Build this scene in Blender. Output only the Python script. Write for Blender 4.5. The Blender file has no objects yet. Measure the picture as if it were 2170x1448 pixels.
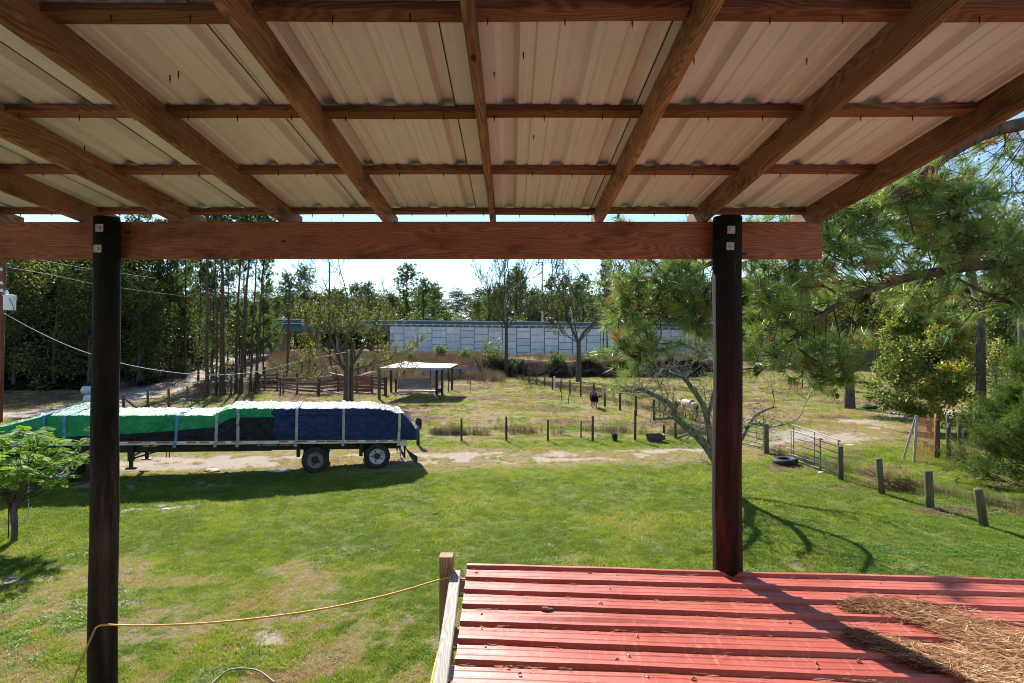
import bpy, math, random
import numpy as np
from mathutils import Vector, Matrix

# ---------------------------------------------------------------- camera, sky, sun, exposure
S = bpy.context.scene
COL = S.collection
EYE = 5.0
cam_d = bpy.data.cameras.new("camera")
cam = bpy.data.objects.new("camera", cam_d)
COL.objects.link(cam)
cam_d.sensor_width = 36.0
cam_d.lens = 20.0
cam_d.clip_start = 0.05
cam_d.clip_end = 4000
cam.location = (0, 0, EYE)
cam.rotation_euler = (math.radians(90), 0, 0)
S.camera = cam

SUN_EL, SUN_AZ = 38.0, -20.0          # azimuth measured from +Y towards +X
W = bpy.data.worlds.new("World")
S.world = W
W.use_nodes = True
nt = W.node_tree
sky = nt.nodes.new("ShaderNodeTexSky")
sky.sky_type = 'NISHITA'
sky.sun_disc = False
sky.sun_elevation = math.radians(SUN_EL)
sky.sun_rotation = math.radians(SUN_AZ)
sky.air_density = 1.0
sky.dust_density = 0.0
sky.ozone_density = 3.0
bg = nt.nodes["Background"]
nt.links.new(sky.outputs[0], bg.inputs[0])
bg.inputs[1].default_value = 0.085

sl = bpy.data.lights.new("sun", 'SUN')
sl.energy = 4.9
sl.angle = math.radians(0.55)
sl.color = (1.0, 0.95, 0.86)
so = bpy.data.objects.new("sun", sl)
COL.objects.link(so)
_a, _e = math.radians(SUN_AZ), math.radians(SUN_EL)
sdir = Vector((math.sin(_a) * math.cos(_e), math.cos(_a) * math.cos(_e), math.sin(_e)))
so.rotation_euler = sdir.to_track_quat('Z', 'Y').to_euler()
so.location = (-20, 60, 60)

S.view_settings.view_transform = 'Standard'
S.view_settings.look = 'None'
S.view_settings.gamma = 1.0
S.view_settings.exposure = 1.27
S.cycles.filter_width = 1.0
S.cycles.max_bounces = 8
S.cycles.diffuse_bounces = 5
S.cycles.transparent_max_bounces = 8

R = random.Random(7)
RN = np.random.default_rng(11)
F = 1205.6


def P(px, py, d):
    """A point at depth d (metres in front of the viewer)."""
    return Vector(((px - 1085) / F * d, d, EYE - (py - 724) / F * d))


# ---------------------------------------------------------------- noise and terrain
def _hash(ix, iy, seed):
    n = (ix.astype(np.int64) * 374761393 + iy.astype(np.int64) * 668265263 + seed * 974634777) & 0x7fffffff
    n = ((n ^ (n >> 13)) * 1274126177) & 0x7fffffff
    return ((n ^ (n >> 16)) & 0xffff) / 65535.0


def vnoise(x, y, seed=0):
    x = np.asarray(x, float); y = np.asarray(y, float)
    x0 = np.floor(x); y0 = np.floor(y)
    fx = x - x0; fy = y - y0
    fx = fx * fx * (3 - 2 * fx); fy = fy * fy * (3 - 2 * fy)
    a = _hash(x0, y0, seed); b = _hash(x0 + 1, y0, seed)
    c = _hash(x0, y0 + 1, seed); d = _hash(x0 + 1, y0 + 1, seed)
    return (a * (1 - fx) + b * fx) * (1 - fy) + (c * (1 - fx) + d * fx) * fy


def fbm(x, y, seed=0, oct=4):
    s = 0; a = 0.5
    for i in range(oct):
        s = s + a * vnoise(np.asarray(x) * 2 ** i, np.asarray(y) * 2 ** i, seed + i * 7)
        a *= 0.5
    return s / (1 - 0.5 ** oct)


def smooth(a, b, x):
    t = np.clip((np.asarray(x, float) - a) / (b - a), 0, 1)
    return t * t * (3 - 2 * t)


def zf(x, y):
    x = np.asarray(x, float); y = np.asarray(y, float)
    z = 0.10 * (fbm(x / 7, y / 7, 3) - 0.5) * smooth(4, 12, y) + 0.35 * (fbm(x / 22, y / 22, 5) - 0.5) * smooth(32, 55, y)
    z = z + 0.03 * (fbm(x / 0.9, y / 0.9, 9) - 0.5)
    z = z + 0.16 * smooth(-9, -16, x) * np.exp(-((y - 20) / 7) ** 2)
    ratio = x / np.maximum(y, 1)
    Hb = 2.2 - 1.5 * smooth(0.30, 0.45, ratio)
    edge = 79 + 5 * (fbm(x / 6, 0 * x + 3.3, 21) - 0.5)
    cliff = smooth(0, 2.6, y - edge) * (0.85 + 0.3 * fbm(x / 2.5, y / 2.5, 31) * (1 - smooth(0, 12, y - edge)))
    gentle = smooth(60, 105, y)
    k = smooth(-9, -1, x) * (1 - smooth(0.30, 0.42, ratio))
    z = z + Hb * (gentle * (1 - k) + cliff * k)
    z = z + 0.5 * smooth(105, 135, y) * smooth(-10, -25, x)
    return z


def gp(px, py):
    """Where the view through this spot of the photograph meets the ground."""
    d = np.concatenate([np.arange(5, 60, 0.05), np.arange(60, 170, 0.2)])
    X = (px - 1085) / F * d
    Z = EYE - (py - 724) / F * d
    hit = np.nonzero(Z <= zf(X, d))[0]
    i = hit[0] if len(hit) else len(d) - 1
    return Vector((X[i], d[i], float(zf(X[i], d[i]))))


def on(x, y, dz=0.0):
    return Vector((x, y, float(zf(x, y)) + dz))


def seg_dist(x, y, pts):
    best = np.full(np.shape(x), 1e9)
    for (ax, ay), (bx, by) in zip(pts[:-1], pts[1:]):
        dx, dy = bx - ax, by - ay
        t = np.clip(((x - ax) * dx + (y - ay) * dy) / (dx * dx + dy * dy), 0, 1)
        best = np.minimum(best, np.hypot(x - ax - t * dx, y - ay - t * dy))
    return best


TRACK = [(-30, 19.0), (-19, 21), (-15, 22.6), (-9.7, 24), (-3.7, 24.4), (3, 25), (8.7, 26.3), (14, 28.5), (22, 33)]
ROAD = [(-60, 30), (-40, 36), (-32.7, 40), (-33.5, 47), (-35.5, 56), (-39, 68), (-43, 85), (-50, 108)]


def masks(x, y):
    """bare soil, dry grass, leaf litter - 0..1 each"""
    n1 = fbm(x / 2.2, y / 1.4, 41, 5); n2 = fbm(x / 6, y / 4, 43, 5); n3 = fbm(x / 0.7, y / 0.6, 47, 4)
    td = seg_dist(x, y, TRACK)
    w = 1.7 - 0.9 * smooth(2, 12, x)
    bare = (1 - smooth(w * 0.35, w * 1.35, td + 2.2 * (n1 - 0.5))) * smooth(0.43, 0.56, n3 * .5 + n1 * .5 + 0.05 * (x < -1))
    rd = seg_dist(x, y, ROAD)
    bare = np.maximum(bare, (1 - smooth(1.6, 3.0, rd + 1.6 * (n1 - 0.5))))
    # worn patches of the near lawn
    for (cx, cy, r) in ((-4.2, 9.6, 0.75), (-3.2, 10.5, 0.5), (-1.3, 8.4, 0.8), (-7.5, 8.6, 0.6), (-10.4, 12.0, .45), (-8.6, 13.1, .35), (-11.2, 16.8, .4), (-10.0, 17.3, 1.0), (9.9, 11.7, 0.2), (-13.8, 19.4, 2.2), (-16.5, 18.4, 2.4), (-10.6, 19.9, 1.6), (-20, 18, 2.5)):
        bare = np.maximum(bare, (1 - smooth(r * .1, r * 1.15, np.hypot(x - cx, (y - cy) * 1.8) + 1.1 * (n3 - 0.5))) * smooth(.42, .60, fbm(x / .22, y / .22, 49, 4)))
    # trodden soil in the field to the right
    for (cx, cy, r) in ((16, 30, 3.0), (28, 38, 4.0), (31, 41, 3), (22, 35.5, 2.2)):
        bare = np.maximum(bare, .75 * (1 - smooth(r * .3, r * 1.1, np.hypot(x - cx, y - cy) + 3.0 * (n1 - 0.5))))
    dry = smooth(0.50, 0.66, n2 * 0.3 + n1 * 0.3 + n3 * .4) * (0.7 + 0.3 * smooth(27, 34, y))
    dry = dry * (1 - .75 * smooth(12.5, 14.5, y) * smooth(23.5, 21.5, y))
    dry = np.maximum(dry, smooth(27.5, 30.5, y) * smooth(0.40, 0.53, n1 * .35 + n3 * .65) * 0.95)
    near = (1 - smooth(9.8, 12.6, y + 1.5 * (n1 - .5))) * smooth(1.5, -1.0, x)
    dry = np.maximum(dry, near * smooth(0.41, 0.56, n3 * .35 + n1 * .2 + .45 * fbm(x / .25, y / .25, 51, 3)) * .85)
    dry = np.maximum(dry, 0.75 * (1 - smooth(1.2, 4.2, td + 2 * (n1 - .5))))
    lush = (1 - smooth(0.4, 2.2, np.abs(y - 27.6 - 0.05 * x) + 1.0 * (n1 - .5))) * smooth(-3, 3, x) * smooth(13, 8, x)
    dry = dry * (1 - lush); bare = bare * (1 - lush)
    litter = smooth(-14, -20, x) * smooth(37, 43, y) * smooth(0.36, 0.5, n1) * smooth(0, 2.0, rd - 2.0)
    litter = np.maximum(litter, smooth(2.2, 0.0, np.abs(y - 53)) * (x < -12) * (x > -30) * smooth(.35, .55, n1))
    right = smooth(8.0, 9.5, x - (y - 15.5) * -0.72 * 0 - (25.5 - y) * 0.28) * (y < 40)
    litter = np.maximum(litter, right * smooth(0.50, 0.62, n1 * .6 + n3 * .4) * 0.9 * (y < 26))
    ratio = x / np.maximum(y, 1)
    edge = 79 + 5 * (fbm(x / 6, 0 * x + 3.3, 21) - 0.5)
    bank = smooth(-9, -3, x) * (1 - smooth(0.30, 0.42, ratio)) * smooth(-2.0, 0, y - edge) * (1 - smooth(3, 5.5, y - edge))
    litter = np.maximum(litter, smooth(31, 36, y) * smooth(.54, .64, fbm(x / 3, y / 2.2, 57, 5)) * .8)
    litter = np.maximum(litter, smooth(55, 62, y) * smooth(0.62, .5, n1) * (x < -2) * .9)
    litter = np.maximum(litter, smooth(84, 90, y) * smooth(0.45, .3, n2))
    dry = np.maximum(dry, smooth(80, 86, y) * .8)
    return np.clip(bare, 0, 1), np.clip(dry, 0, 1), np.clip(litter, 0, 1), np.clip(bank, 0, 1)


# ---------------------------------------------------------------- objects
def setp(o, label=None, cat=None, group=None, kind=None):
    if label: o['label'] = label
    if cat: o['category'] = cat
    if group: o['group'] = group
    if kind: o['kind'] = kind
    return o


def wm(o):
    M = o.matrix_basis.copy()
    while o.parent is not None:
        o = o.parent; M = o.matrix_basis @ M
    return M


I4 = Matrix()


def obj(name, me, m=None, parent=None, loc=None, mw=None):
    o = bpy.data.objects.new(name, me)
    COL.objects.link(o)
    if m is not None and not me.materials:
        for q in (m if isinstance(m, (list, tuple)) else (m,)):
            me.materials.append(q)
    if parent is not None:
        o.parent = parent
    if mw is not None:
        o.matrix_basis = mw if parent is None else wm(parent).inverted() @ mw
    elif loc is not None:
        o.location = loc
    return o


def thing(name, label, cat, loc=(0, 0, 0), rz=0.0, group=None):
    o = bpy.data.objects.new(name, None)
    COL.objects.link(o)
    o.empty_display_size = 0.2
    o.location = loc
    o.rotation_euler = (0, 0, rz)
    return setp(o, label, cat, group)


def dup(root, loc, rz=0.0, sc=None, label=None):
    r = root.copy(); COL.objects.link(r)
    r.location = loc; r.rotation_euler = (0, 0, rz)
    if sc is not None: r.scale = sc if isinstance(sc, (tuple, list)) else (sc, sc, sc)
    if label: r['label'] = label
    for ch in list(root.children):
        c = ch.copy(); COL.objects.link(c); c.parent = r
        for g in list(ch.children):
            d = g.copy(); COL.objects.link(d); d.parent = c
    return r


class MB:
    def __init__(s): s.v = []; s.f = []; s.m = []

    def add(s, vs, fs, mi=0):
        b = len(s.v)
        s.v += [tuple(v) for v in vs]
        s.f += [tuple(b + i for i in f) for f in fs]
        s.m += [mi] * len(fs)

    def box(s, x0, y0, z0, x1, y1, z1, mi=0):
        v = [(x0, y0, z0), (x1, y0, z0), (x1, y1, z0), (x0, y1, z0), (x0, y0, z1), (x1, y0, z1), (x1, y1, z1), (x0, y1, z1)]
        s.add(v, [(3, 2, 1, 0), (4, 5, 6, 7), (0, 1, 5, 4), (1, 2, 6, 5), (2, 3, 7, 6), (3, 0, 4, 7)], mi)

    def bar(s, p0, p1, w, h, mi=0, up=(0, 0, 1)):
        p0 = Vector(p0); p1 = Vector(p1)
        x = (p1 - p0).normalized()
        y = Vector(up).cross(x)
        if y.length < 1e-4: y = Vector((0, 1, 0)).cross(x)
        y.normalize(); z = x.cross(y)
        v = []
        for p in (p0, p1):
            for a, b in ((-1, -1), (1, -1), (1, 1), (-1, 1)):
                v.append(p + y * (a * w / 2) + z * (b * h / 2))
        s.add(v, [(3, 2, 1, 0), (4, 5, 6, 7), (0, 1, 5, 4), (1, 2, 6, 5), (2, 3, 7, 6), (3, 0, 4, 7)], mi)

    def tube(s, pts, rad, n=6, mi=0, cap=True):
        pts = [Vector(p) for p in pts]
        if not isinstance(rad, (list, tuple)): rad = [rad] * len(pts)
        b = len(s.v)
        ref = None
        for i, p in enumerate(pts):
            a = pts[max(i - 1, 0)]; c = pts[min(i + 1, len(pts) - 1)]
            t = (c - a)
            t = t.normalized() if t.length > 1e-9 else Vector((0, 0, 1))
            if ref is None:
                ref = Vector((1, 0, 0)) if abs(t.x) < 0.8 else Vector((0, 1, 0))
            u = (ref - t * ref.dot(t))
            u = u.normalized() if u.length > 1e-6 else t.orthogonal().normalized()
            w = t.cross(u); ref = u
            for k in range(n):
                an = 2 * math.pi * k / n
                s.v.append(tuple(p + (u * math.cos(an) + w * math.sin(an)) * rad[i]))
        for i in range(len(pts) - 1):
            for k in range(n):
                k2 = (k + 1) % n
                s.f.append((b + i * n + k, b + i * n + k2, b + (i + 1) * n + k2, b + (i + 1) * n + k)); s.m.append(mi)
        if cap:
            s.f.append(tuple(b + k for k in reversed(range(n)))); s.m.append(mi)
            e = b + (len(pts) - 1) * n
            s.f.append(tuple(e + k for k in range(n))); s.m.append(mi)

    def lathe(s, prof, c, axis, n=24, mi=0):
        """prof: (along axis, radius)"""
        axis = Vector(axis).normalized(); u = axis.orthogonal().normalized(); w = axis.cross(u); c = Vector(c)
        b = len(s.v)
        for a, r in prof:
            for k in range(n):
                an = 2 * math.pi * k / n
                s.v.append(tuple(c + axis * a + (u * math.cos(an) + w * math.sin(an)) * r))
        for i in range(len(prof) - 1):
            for k in range(n):
                k2 = (k + 1) % n
                s.f.append((b + i * n + k, b + i * n + k2, b + (i + 1) * n + k2, b + (i + 1) * n + k)); s.m.append(mi)

    def mesh(s, name, mats=None, smooth_=False):
        me = bpy.data.meshes.new(name)
        me.from_pydata(s.v, [], s.f)
        if mats is not None:
            for q in (mats if isinstance(mats, (list, tuple)) else (mats,)): me.materials.append(q)
        me.polygons.foreach_set('material_index', s.m)
        if smooth_: me.polygons.foreach_set('use_smooth', [True] * len(s.f))
        me.update()
        return me

    def obj(s, name, mats, parent=None, smooth_=False, **k):
        return obj(name, s.mesh(name, mats, smooth_), None, parent, **k)


def np_mesh(name, V, Fc, mats=None, tint=None, smooth_=False):
    V = np.asarray(V, np.float32).reshape(-1, 3); Fc = np.asarray(Fc, np.int32)
    K = Fc.shape[1]
    me = bpy.data.meshes.new(name)
    me.vertices.add(len(V)); me.vertices.foreach_set('co', V.ravel())
    me.loops.add(Fc.size); me.loops.foreach_set('vertex_index', Fc.ravel())
    me.polygons.add(len(Fc)); me.polygons.foreach_set('loop_start', np.arange(0, Fc.size, K, dtype=np.int32))
    if mats is not None:
        for q in (mats if isinstance(mats, (list, tuple)) else (mats,)): me.materials.append(q)
    if smooth_: me.polygons.foreach_set('use_smooth', np.ones(len(Fc), bool))
    me.update(calc_edges=True)
    if tint is not None:
        a = me.attributes.new('tint', 'FLOAT', 'FACE')
        a.data.foreach_set('value', np.asarray(tint, np.float32))
    return me


# ---------------------------------------------------------------- materials
class NT:
    def __init__(s, name):
        s.m = bpy.data.materials.new(name); s.m.use_nodes = True
        s.t = s.m.node_tree; s.b = s.t.nodes["Principled BSDF"]; s.out = s.t.nodes["Material Output"]

    def n(s, typ, **k):
        q = s.t.nodes.new(typ)
        for a, b in k.items(): setattr(q, a, b)
        return q

    def l(s, a, b): s.t.links.new(a, b)

    def ramp(s, fac, stops, interp='LINEAR'):
        r = s.n("ShaderNodeValToRGB"); r.color_ramp.interpolation = interp
        e = r.color_ramp.elements
        while len(e) < len(stops): e.new(0.5)
        for q, (p, c) in zip(e, stops):
            q.position = p; q.color = (*c, 1) if len(c) == 3 else c
        s.l(fac, r.inputs[0]); return r.outputs[0]

    def noise(s, vec, scale, detail=5, rough=.6, dist=0):
        q = s.n("ShaderNodeTexNoise"); q.inputs['Scale'].default_value = scale
        q.inputs['Detail'].default_value = detail; q.inputs['Roughness'].default_value = rough
        q.inputs['Distortion'].default_value = dist
        if vec is not None: s.l(vec, q.inputs['Vector'])
        return q.outputs[0]

    def coord(s, kind='Object', scale=(1, 1, 1), rnd=True):
        tc = s.n("ShaderNodeTexCoord")
        v = tc.outputs[kind]
        mp = s.n("ShaderNodeMapping"); mp.inputs['Scale'].default_value = scale
        s.l(v, mp.inputs[0])
        if rnd:
            oi = s.n("ShaderNodeObjectInfo")
            mu = s.n("ShaderNodeMath", operation='MULTIPLY'); mu.inputs[1].default_value = 37.0
            s.l(oi.outputs['Random'], mu.inputs[0])
            s.l(mu.outputs[0], mp.inputs['Location'])
        return mp.outputs[0]

    def mix(s, fac, a, b, blend='MIX'):
        q = s.n("ShaderNodeMix", data_type='RGBA', blend_type=blend)
        for i, val in ((0, fac), (6, a), (7, b)):
            if hasattr(val, 'links') or hasattr(val, 'is_output'): s.l(val, q.inputs[i])
            else: q.inputs[i].default_value = (val if i == 0 else (*val, 1))
        return q.outputs[2]

    def math(s, op, a, b=None):
        q = s.n("ShaderNodeMath", operation=op)
        for i, val in enumerate((a, b)):
            if val is None: continue
            if hasattr(val, 'is_output'): s.l(val, q.inputs[i])
            else: q.inputs[i].default_value = val
        return q.outputs[0]

    def vary(s, c, amt):
        oi = s.n("ShaderNodeObjectInfo")
        return s.mix(1.0, c, s.ramp(oi.outputs['Random'], [(0, (1 - amt,) * 3), (1, (1 + amt,) * 3)]), 'MULTIPLY')

    def bump(s, h, strength=.3, dist=.02):
        q = s.n("ShaderNodeBump"); q.inputs['Strength'].default_value = strength; q.inputs['Distance'].default_value = dist
        s.l(h, q.inputs['Height']); s.l(q.outputs[0], s.b.inputs['Normal']); return q

    def fin(s, col, rough=.8, spec=.3, metal=0.0):
        if hasattr(col, 'is_output'): s.l(col, s.b.inputs['Base Color'])
        else: s.b.inputs['Base Color'].default_value = (*col, 1)
        if hasattr(rough, 'is_output'): s.l(rough, s.b.inputs['Roughness'])
        else: s.b.inputs['Roughness'].default_value = rough
        s.b.inputs['Specular IOR Level'].default_value = spec
        s.b.inputs['Metallic'].default_value = metal
        return s.m


def plain(name, c1, c2, sc=3.0, rough=.7, spec=.3, metal=0, bump=.15, bd=.01, scale=(1, 1, 1), lo=.35, hi=.65, var=0.0):
    q = NT(name); v = q.coord('Object', scale)
    n = q.noise(v, sc, 7, .65)
    c = q.ramp(n, [(lo, c1), (hi, c2)])
    if var: c = q.vary(c, var)
    if bump: q.bump(q.noise(v, sc * 6, 4), bump, bd)
    return q.fin(c, rough, spec, metal)


def lumber_mat(name, light, dark, stain, ring=34, stain_amt=.5, rough=.75):
    """sawn pine: grain runs along the board's own x axis, knots and stains"""
    q = NT(name)
    v = q.coord('Object', (0.16, 1, 1))
    d = q.noise(v, 3.0, 3, .5)
    vv = q.n("ShaderNodeVectorMath", operation='MULTIPLY_ADD')
    q.l(d, vv.inputs[0]); vv.inputs[1].default_value = (.35, .35, .35); q.l(v, vv.inputs[2])
    w = q.n("ShaderNodeTexWave", wave_type='RINGS', rings_direction='X')
    w.inputs['Scale'].default_value = ring; w.inputs['Distortion'].default_value = 2.2
    w.inputs['Detail'].default_value = 3; w.inputs['Detail Scale'].default_value = 1.5
    q.l(vv.outputs[0], w.inputs['Vector'])
    fine = q.noise(q.coord('Object', (1.2, 60, 60)), 3, 4, .7)
    g = q.math('ADD', q.math('MULTIPLY', w.outputs['Fac'], .42), q.math('MULTIPLY', fine, .65))
    col = q.ramp(g, [(.22, dark), (.8, light)])
    blot = q.noise(q.coord('Object', (1.0, 2.5, 2.5)), 1.6, 6, .65)
    sm = q.ramp(blot, [(.50, (0, 0, 0)), (.66, (1, 1, 1))])
    col = q.mix(q.math('MULTIPLY', sm, stain_amt), col, stain)
    vo = q.n("ShaderNodeTexVoronoi"); vo.inputs['Scale'].default_value = 1.6
    q.l(q.coord('Object', (1, 2.2, 2.2)), vo.inputs['Vector'])
    kn = q.ramp(vo.outputs['Distance'], [(.03, (1, 1, 1)), (.055, (0, 0, 0))])
    col = q.mix(kn, col, tuple(c * .22 for c in dark))
    col = q.vary(col, .22)
    q.bump(g, .25, .003)
    return q.fin(col, rough, .25)


def leaf_mat(name, stops, trans=.35, rough=.55, spec=.25, attr='GEOMETRY'):
    q = NT(name)
    at = q.n("ShaderNodeAttribute"); at.attribute_name = 'tint'; at.attribute_type = attr
    oi = q.n("ShaderNodeObjectInfo")
    f = q.math('ADD', at.outputs['Fac'], q.math('MULTIPLY', q.math('SUBTRACT', oi.outputs['Random'], .5), .16))
    c = q.ramp(f, stops)
    q.fin(c, rough, spec)
    tr = q.n("ShaderNodeBsdfTranslucent")
    c2 = q.mix(1.0, c, (1.25, 1.25, .75), 'MULTIPLY')
    q.l(c2, tr.inputs[0])
    mx = q.n("ShaderNodeMixShader"); mx.inputs[0].default_value = trans
    q.l(q.b.outputs[0], mx.inputs[1]); q.l(tr.outputs[0], mx.inputs[2]); q.l(mx.outputs[0], q.out.inputs[0])
    return q.m


def bark_mat(name, c1, c2, sc=6):
    q = NT(name); v = q.coord('Object', (1, 1, .28), rnd=False)
    n = q.noise(v, sc, 6, .7, .6)
    c = q.ramp(n, [(.35, c1), (.62, c2)])
    q.bump(q.noise(v, sc * 2.2, 4, .7), .8, .03)
    return q.fin(c, .9, .1)
# ---------------------------------------------------------------- shared materials
MAT = {}
MAT['rafter'] = lumber_mat('rafter_wood', (.33, .18, .095), (.13, .060, .030), (.045, .026, .016), 20, .8)
MAT['purlin'] = lumber_mat('purlin_wood', (.25, .115, .065), (.10, .038, .020), (.07, .04, .025), 26, .5)
MAT['beam'] = lumber_mat('beam_wood', (.34, .135, .070), (.17, .060, .030), (.06, .024, .014), 22, .7)
MAT['yardwood'] = lumber_mat('treated_wood', (.33, .22, .12), (.15, .09, .05), (.10, .08, .06), 22, .5)
MAT['greywood'] = lumber_mat('weathered_grey_wood', (.48, .45, .41), (.26, .23, .20), (.2, .18, .15), 24, .3)
MAT['corral'] = lumber_mat('corral_board_wood', (.20, .125, .085), (.085, .05, .035), (.05, .035, .03), 16, .5)
MAT['postwood'] = plain('fence_post_wood', (.07, .062, .036), (.15, .135, .085), 5, .9, .1, scale=(1, 1, .2))
MAT['darkpost'] = plain('dark_post_wood', (.045, .032, .024), (.10, .075, .055), 5, .9, .1, scale=(1, 1, .2))
MAT['wire'] = plain('galvanised_wire', (.08, .08, .08), (.13, .13, .13), 5, .7, .2, .0, 0)
MAT['palewire'] = plain('pale_cable_jacket', (.26, .26, .26), (.36, .36, .36), 5, .6, .3, .0, 0)
MAT['steel'] = plain('galvanised_steel', (.10, .11, .115), (.19, .20, .205), 4, .55, .4, .3, .1)
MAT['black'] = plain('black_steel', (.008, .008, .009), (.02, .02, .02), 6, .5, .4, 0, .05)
MAT['rubber'] = plain('tyre_rubber', (.012, .012, .013), (.035, .034, .033), 9, .75, .3, 0, .3)
MAT['screw'] = plain('screw_steel', (.03, .025, .02), (.06, .05, .04), 8, .5, .5, .5, 0)
MAT['bark_pine'] = bark_mat('pine_bark', (.035, .024, .018), (.12, .082, .058), 7)
MAT['bark_grey'] = bark_mat('grey_bark', (.045, .036, .028), (.13, .11, .09), 8)
MAT['bark_pale'] = bark_mat('pale_lichened_bark', (.055, .05, .036), (.25, .245, .19), 11)
MAT['twig'] = bark_mat('twig_bark', (.06, .045, .032), (.13, .10, .075), 12)

leafG = [(0, (.03, .055, .02)), (.45, (.075, .115, .035)), (.8, (.14, .18, .05)), (1, (.22, .22, .06))]
MAT['leaf_dark'] = leaf_mat('dark_leaves', [(0, (.03, .048, .016)), (.5, (.09, .12, .034)), (.82, (.21, .22, .06)), (1, (.36, .30, .08))], .45)
MAT['leaf_mid'] = leaf_mat('green_leaves', leafG, .36)
MAT['leaf_yellow'] = leaf_mat('yellowing_leaves', [(0, (.035, .05, .012)), (.4, (.13, .16, .03)), (.75, (.25, .25, .05)), (1, (.38, .27, .05))], .42)
MAT['leaf_gum'] = leaf_mat('turning_leaves', [(0, (.05, .09, .02)), (.5, (.17, .22, .045)), (.8, (.38, .34, .06)), (1, (.52, .30, .05))], .45, .42, .45)
MAT['leaf_bright'] = leaf_mat('bright_leaves', [(0, (.10, .20, .02)), (.5, (.20, .35, .025)), (1, (.32, .44, .05))], .5, .6, .15)
MAT['leaf_shrub'] = leaf_mat('shrub_leaves', [(0, (.05, .085, .025)), (.5, (.11, .16, .045)), (1, (.22, .25, .08))], .38)
MAT['needles'] = leaf_mat('pine_needles_green', [(0, (.05, .085, .02)), (.3, (.10, .175, .04)), (.7, (.25, .35, .085)), (.9, (.34, .38, .13)), (.93, (.24, .11, .04)), (1, (.30, .15, .06))], .38, .36, .5)
MAT['needles_far'] = leaf_mat('pine_needles_far', [(0, (.04, .07, .024)), (.5, (.095, .15, .042)), (1, (.18, .23, .065))], .45)
MAT['cedar'] = leaf_mat('cedar_foliage', [(0, (.03, .055, .014)), (.5, (.09, .145, .025)), (1, (.19, .25, .045))], .36)
MAT['weed'] = leaf_mat('dead_weed_stalks', [(0, (.09, .05, .035)), (.5, (.20, .13, .085)), (1, (.33, .25, .15))], .25, .8, .1)
MAT['deadneedle'] = leaf_mat('fallen_needles', [(0, (.15, .055, .02)), (.45, (.38, .19, .08)), (1, (.78, .58, .36))], .1, .5, .3)


# ---------------------------------------------------------------- ground sheet, driveway
def ground_mat():
    q = NT('ground_soil_and_turf')
    at = q.n("ShaderNodeAttribute"); at.attribute_name = 'cover'
    sp = q.n("ShaderNodeSeparateColor"); q.l(at.outputs['Color'], sp.inputs[0])
    v = q.coord('Object', (1, 1, 1), rnd=False)
    n1 = q.noise(v, 1.3, 9, .68); n2 = q.noise(v, 14, 6, .7); n3 = q.noise(v, 55, 4, .7)
    g = q.ramp(n1, [(.3, (.10, .14, .03)), (.5, (.16, .19, .045)), (.7, (.22, .20, .065))])
    g = q.mix(q.ramp(n3, [(.42, (0, 0, 0)), (.62, (1, 1, 1))]), g, (.07, .085, .02))
    dr = q.ramp(n2, [(.3, (.15, .095, .06)), (.5, (.25, .175, .115)), (.72, (.24, .22, .10))])
    so_ = q.ramp(n2, [(.3, (.24, .185, .145)), (.55, (.36, .30, .245)), (.75, (.46, .40, .34))])
    li = q.ramp(n3, [(.35, (.055, .032, .02)), (.5, (.14, .08, .052)), (.66, (.25, .165, .11))])
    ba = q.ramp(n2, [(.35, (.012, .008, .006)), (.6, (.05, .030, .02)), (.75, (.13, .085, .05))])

    def edge(ch):
        return q.ramp(q.math('ADD', ch, q.math('MULTIPLY', q.math('SUBTRACT', n2, .5), .9)), [(.38, (0, 0, 0)), (.58, (1, 1, 1))])
    c = q.mix(edge(sp.outputs[1]), g, dr)
    c = q.mix(edge(sp.outputs[2]), c, li)
    c = q.mix(edge(sp.outputs[0]), c, so_)
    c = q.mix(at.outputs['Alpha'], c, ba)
    q.bump(q.math('ADD', n2, q.math('MULTIPLY', n3, .5)), .9, .05)
    return q.fin(c, .95, .1)


def axis(fine0, fine1, step, out, grow=1.09):
    a = list(np.arange(fine0, fine1, step))
    s = step; x = a[-1]
    while x < out:
        s *= grow; x += s; a.append(x)
    return a


ys = [-30, -12, -4, 0, 2, 3.5, 4.8, 6] + axis(6.6, 30, .13, 1500, 1.022)
xr = axis(0.07, 13, .13, 900, 1.035)
xs = [-t for t in reversed(xr)] + xr
XX, YY = np.meshgrid(xs, ys)
ZZ = zf(XX, YY)
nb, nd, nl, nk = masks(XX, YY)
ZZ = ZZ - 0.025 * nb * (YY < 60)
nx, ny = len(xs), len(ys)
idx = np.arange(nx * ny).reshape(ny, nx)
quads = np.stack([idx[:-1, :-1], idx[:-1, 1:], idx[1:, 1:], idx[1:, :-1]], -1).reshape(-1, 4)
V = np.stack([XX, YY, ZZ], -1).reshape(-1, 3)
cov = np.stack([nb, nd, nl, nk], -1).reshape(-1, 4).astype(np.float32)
qc = V[quads].mean(1)
tdq = seg_dist(qc[:, 0], qc[:, 1], TRACK); rdq = seg_dist(qc[:, 0], qc[:, 1], ROAD)
bq = cov[quads, 0].mean(1)
is_track = (bq > .42) & (tdq < 4)
is_road = (bq > .42) & (rdq < 4.5) & ~is_track
GM = ground_mat()


def sheet(name, sel):
    qs = quads[sel]
    u, inv = np.unique(qs, return_inverse=True)
    me = np_mesh(name, V[u], inv.reshape(-1, 4), GM, smooth_=True)
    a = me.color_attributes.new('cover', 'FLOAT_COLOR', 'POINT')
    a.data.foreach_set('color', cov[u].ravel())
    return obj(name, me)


setp(sheet('ground', ~is_track & ~is_road), kind='structure')
setp(sheet('dirt_track', is_track), kind='structure')
setp(sheet('gravel_road', is_road), kind='structure')


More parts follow.
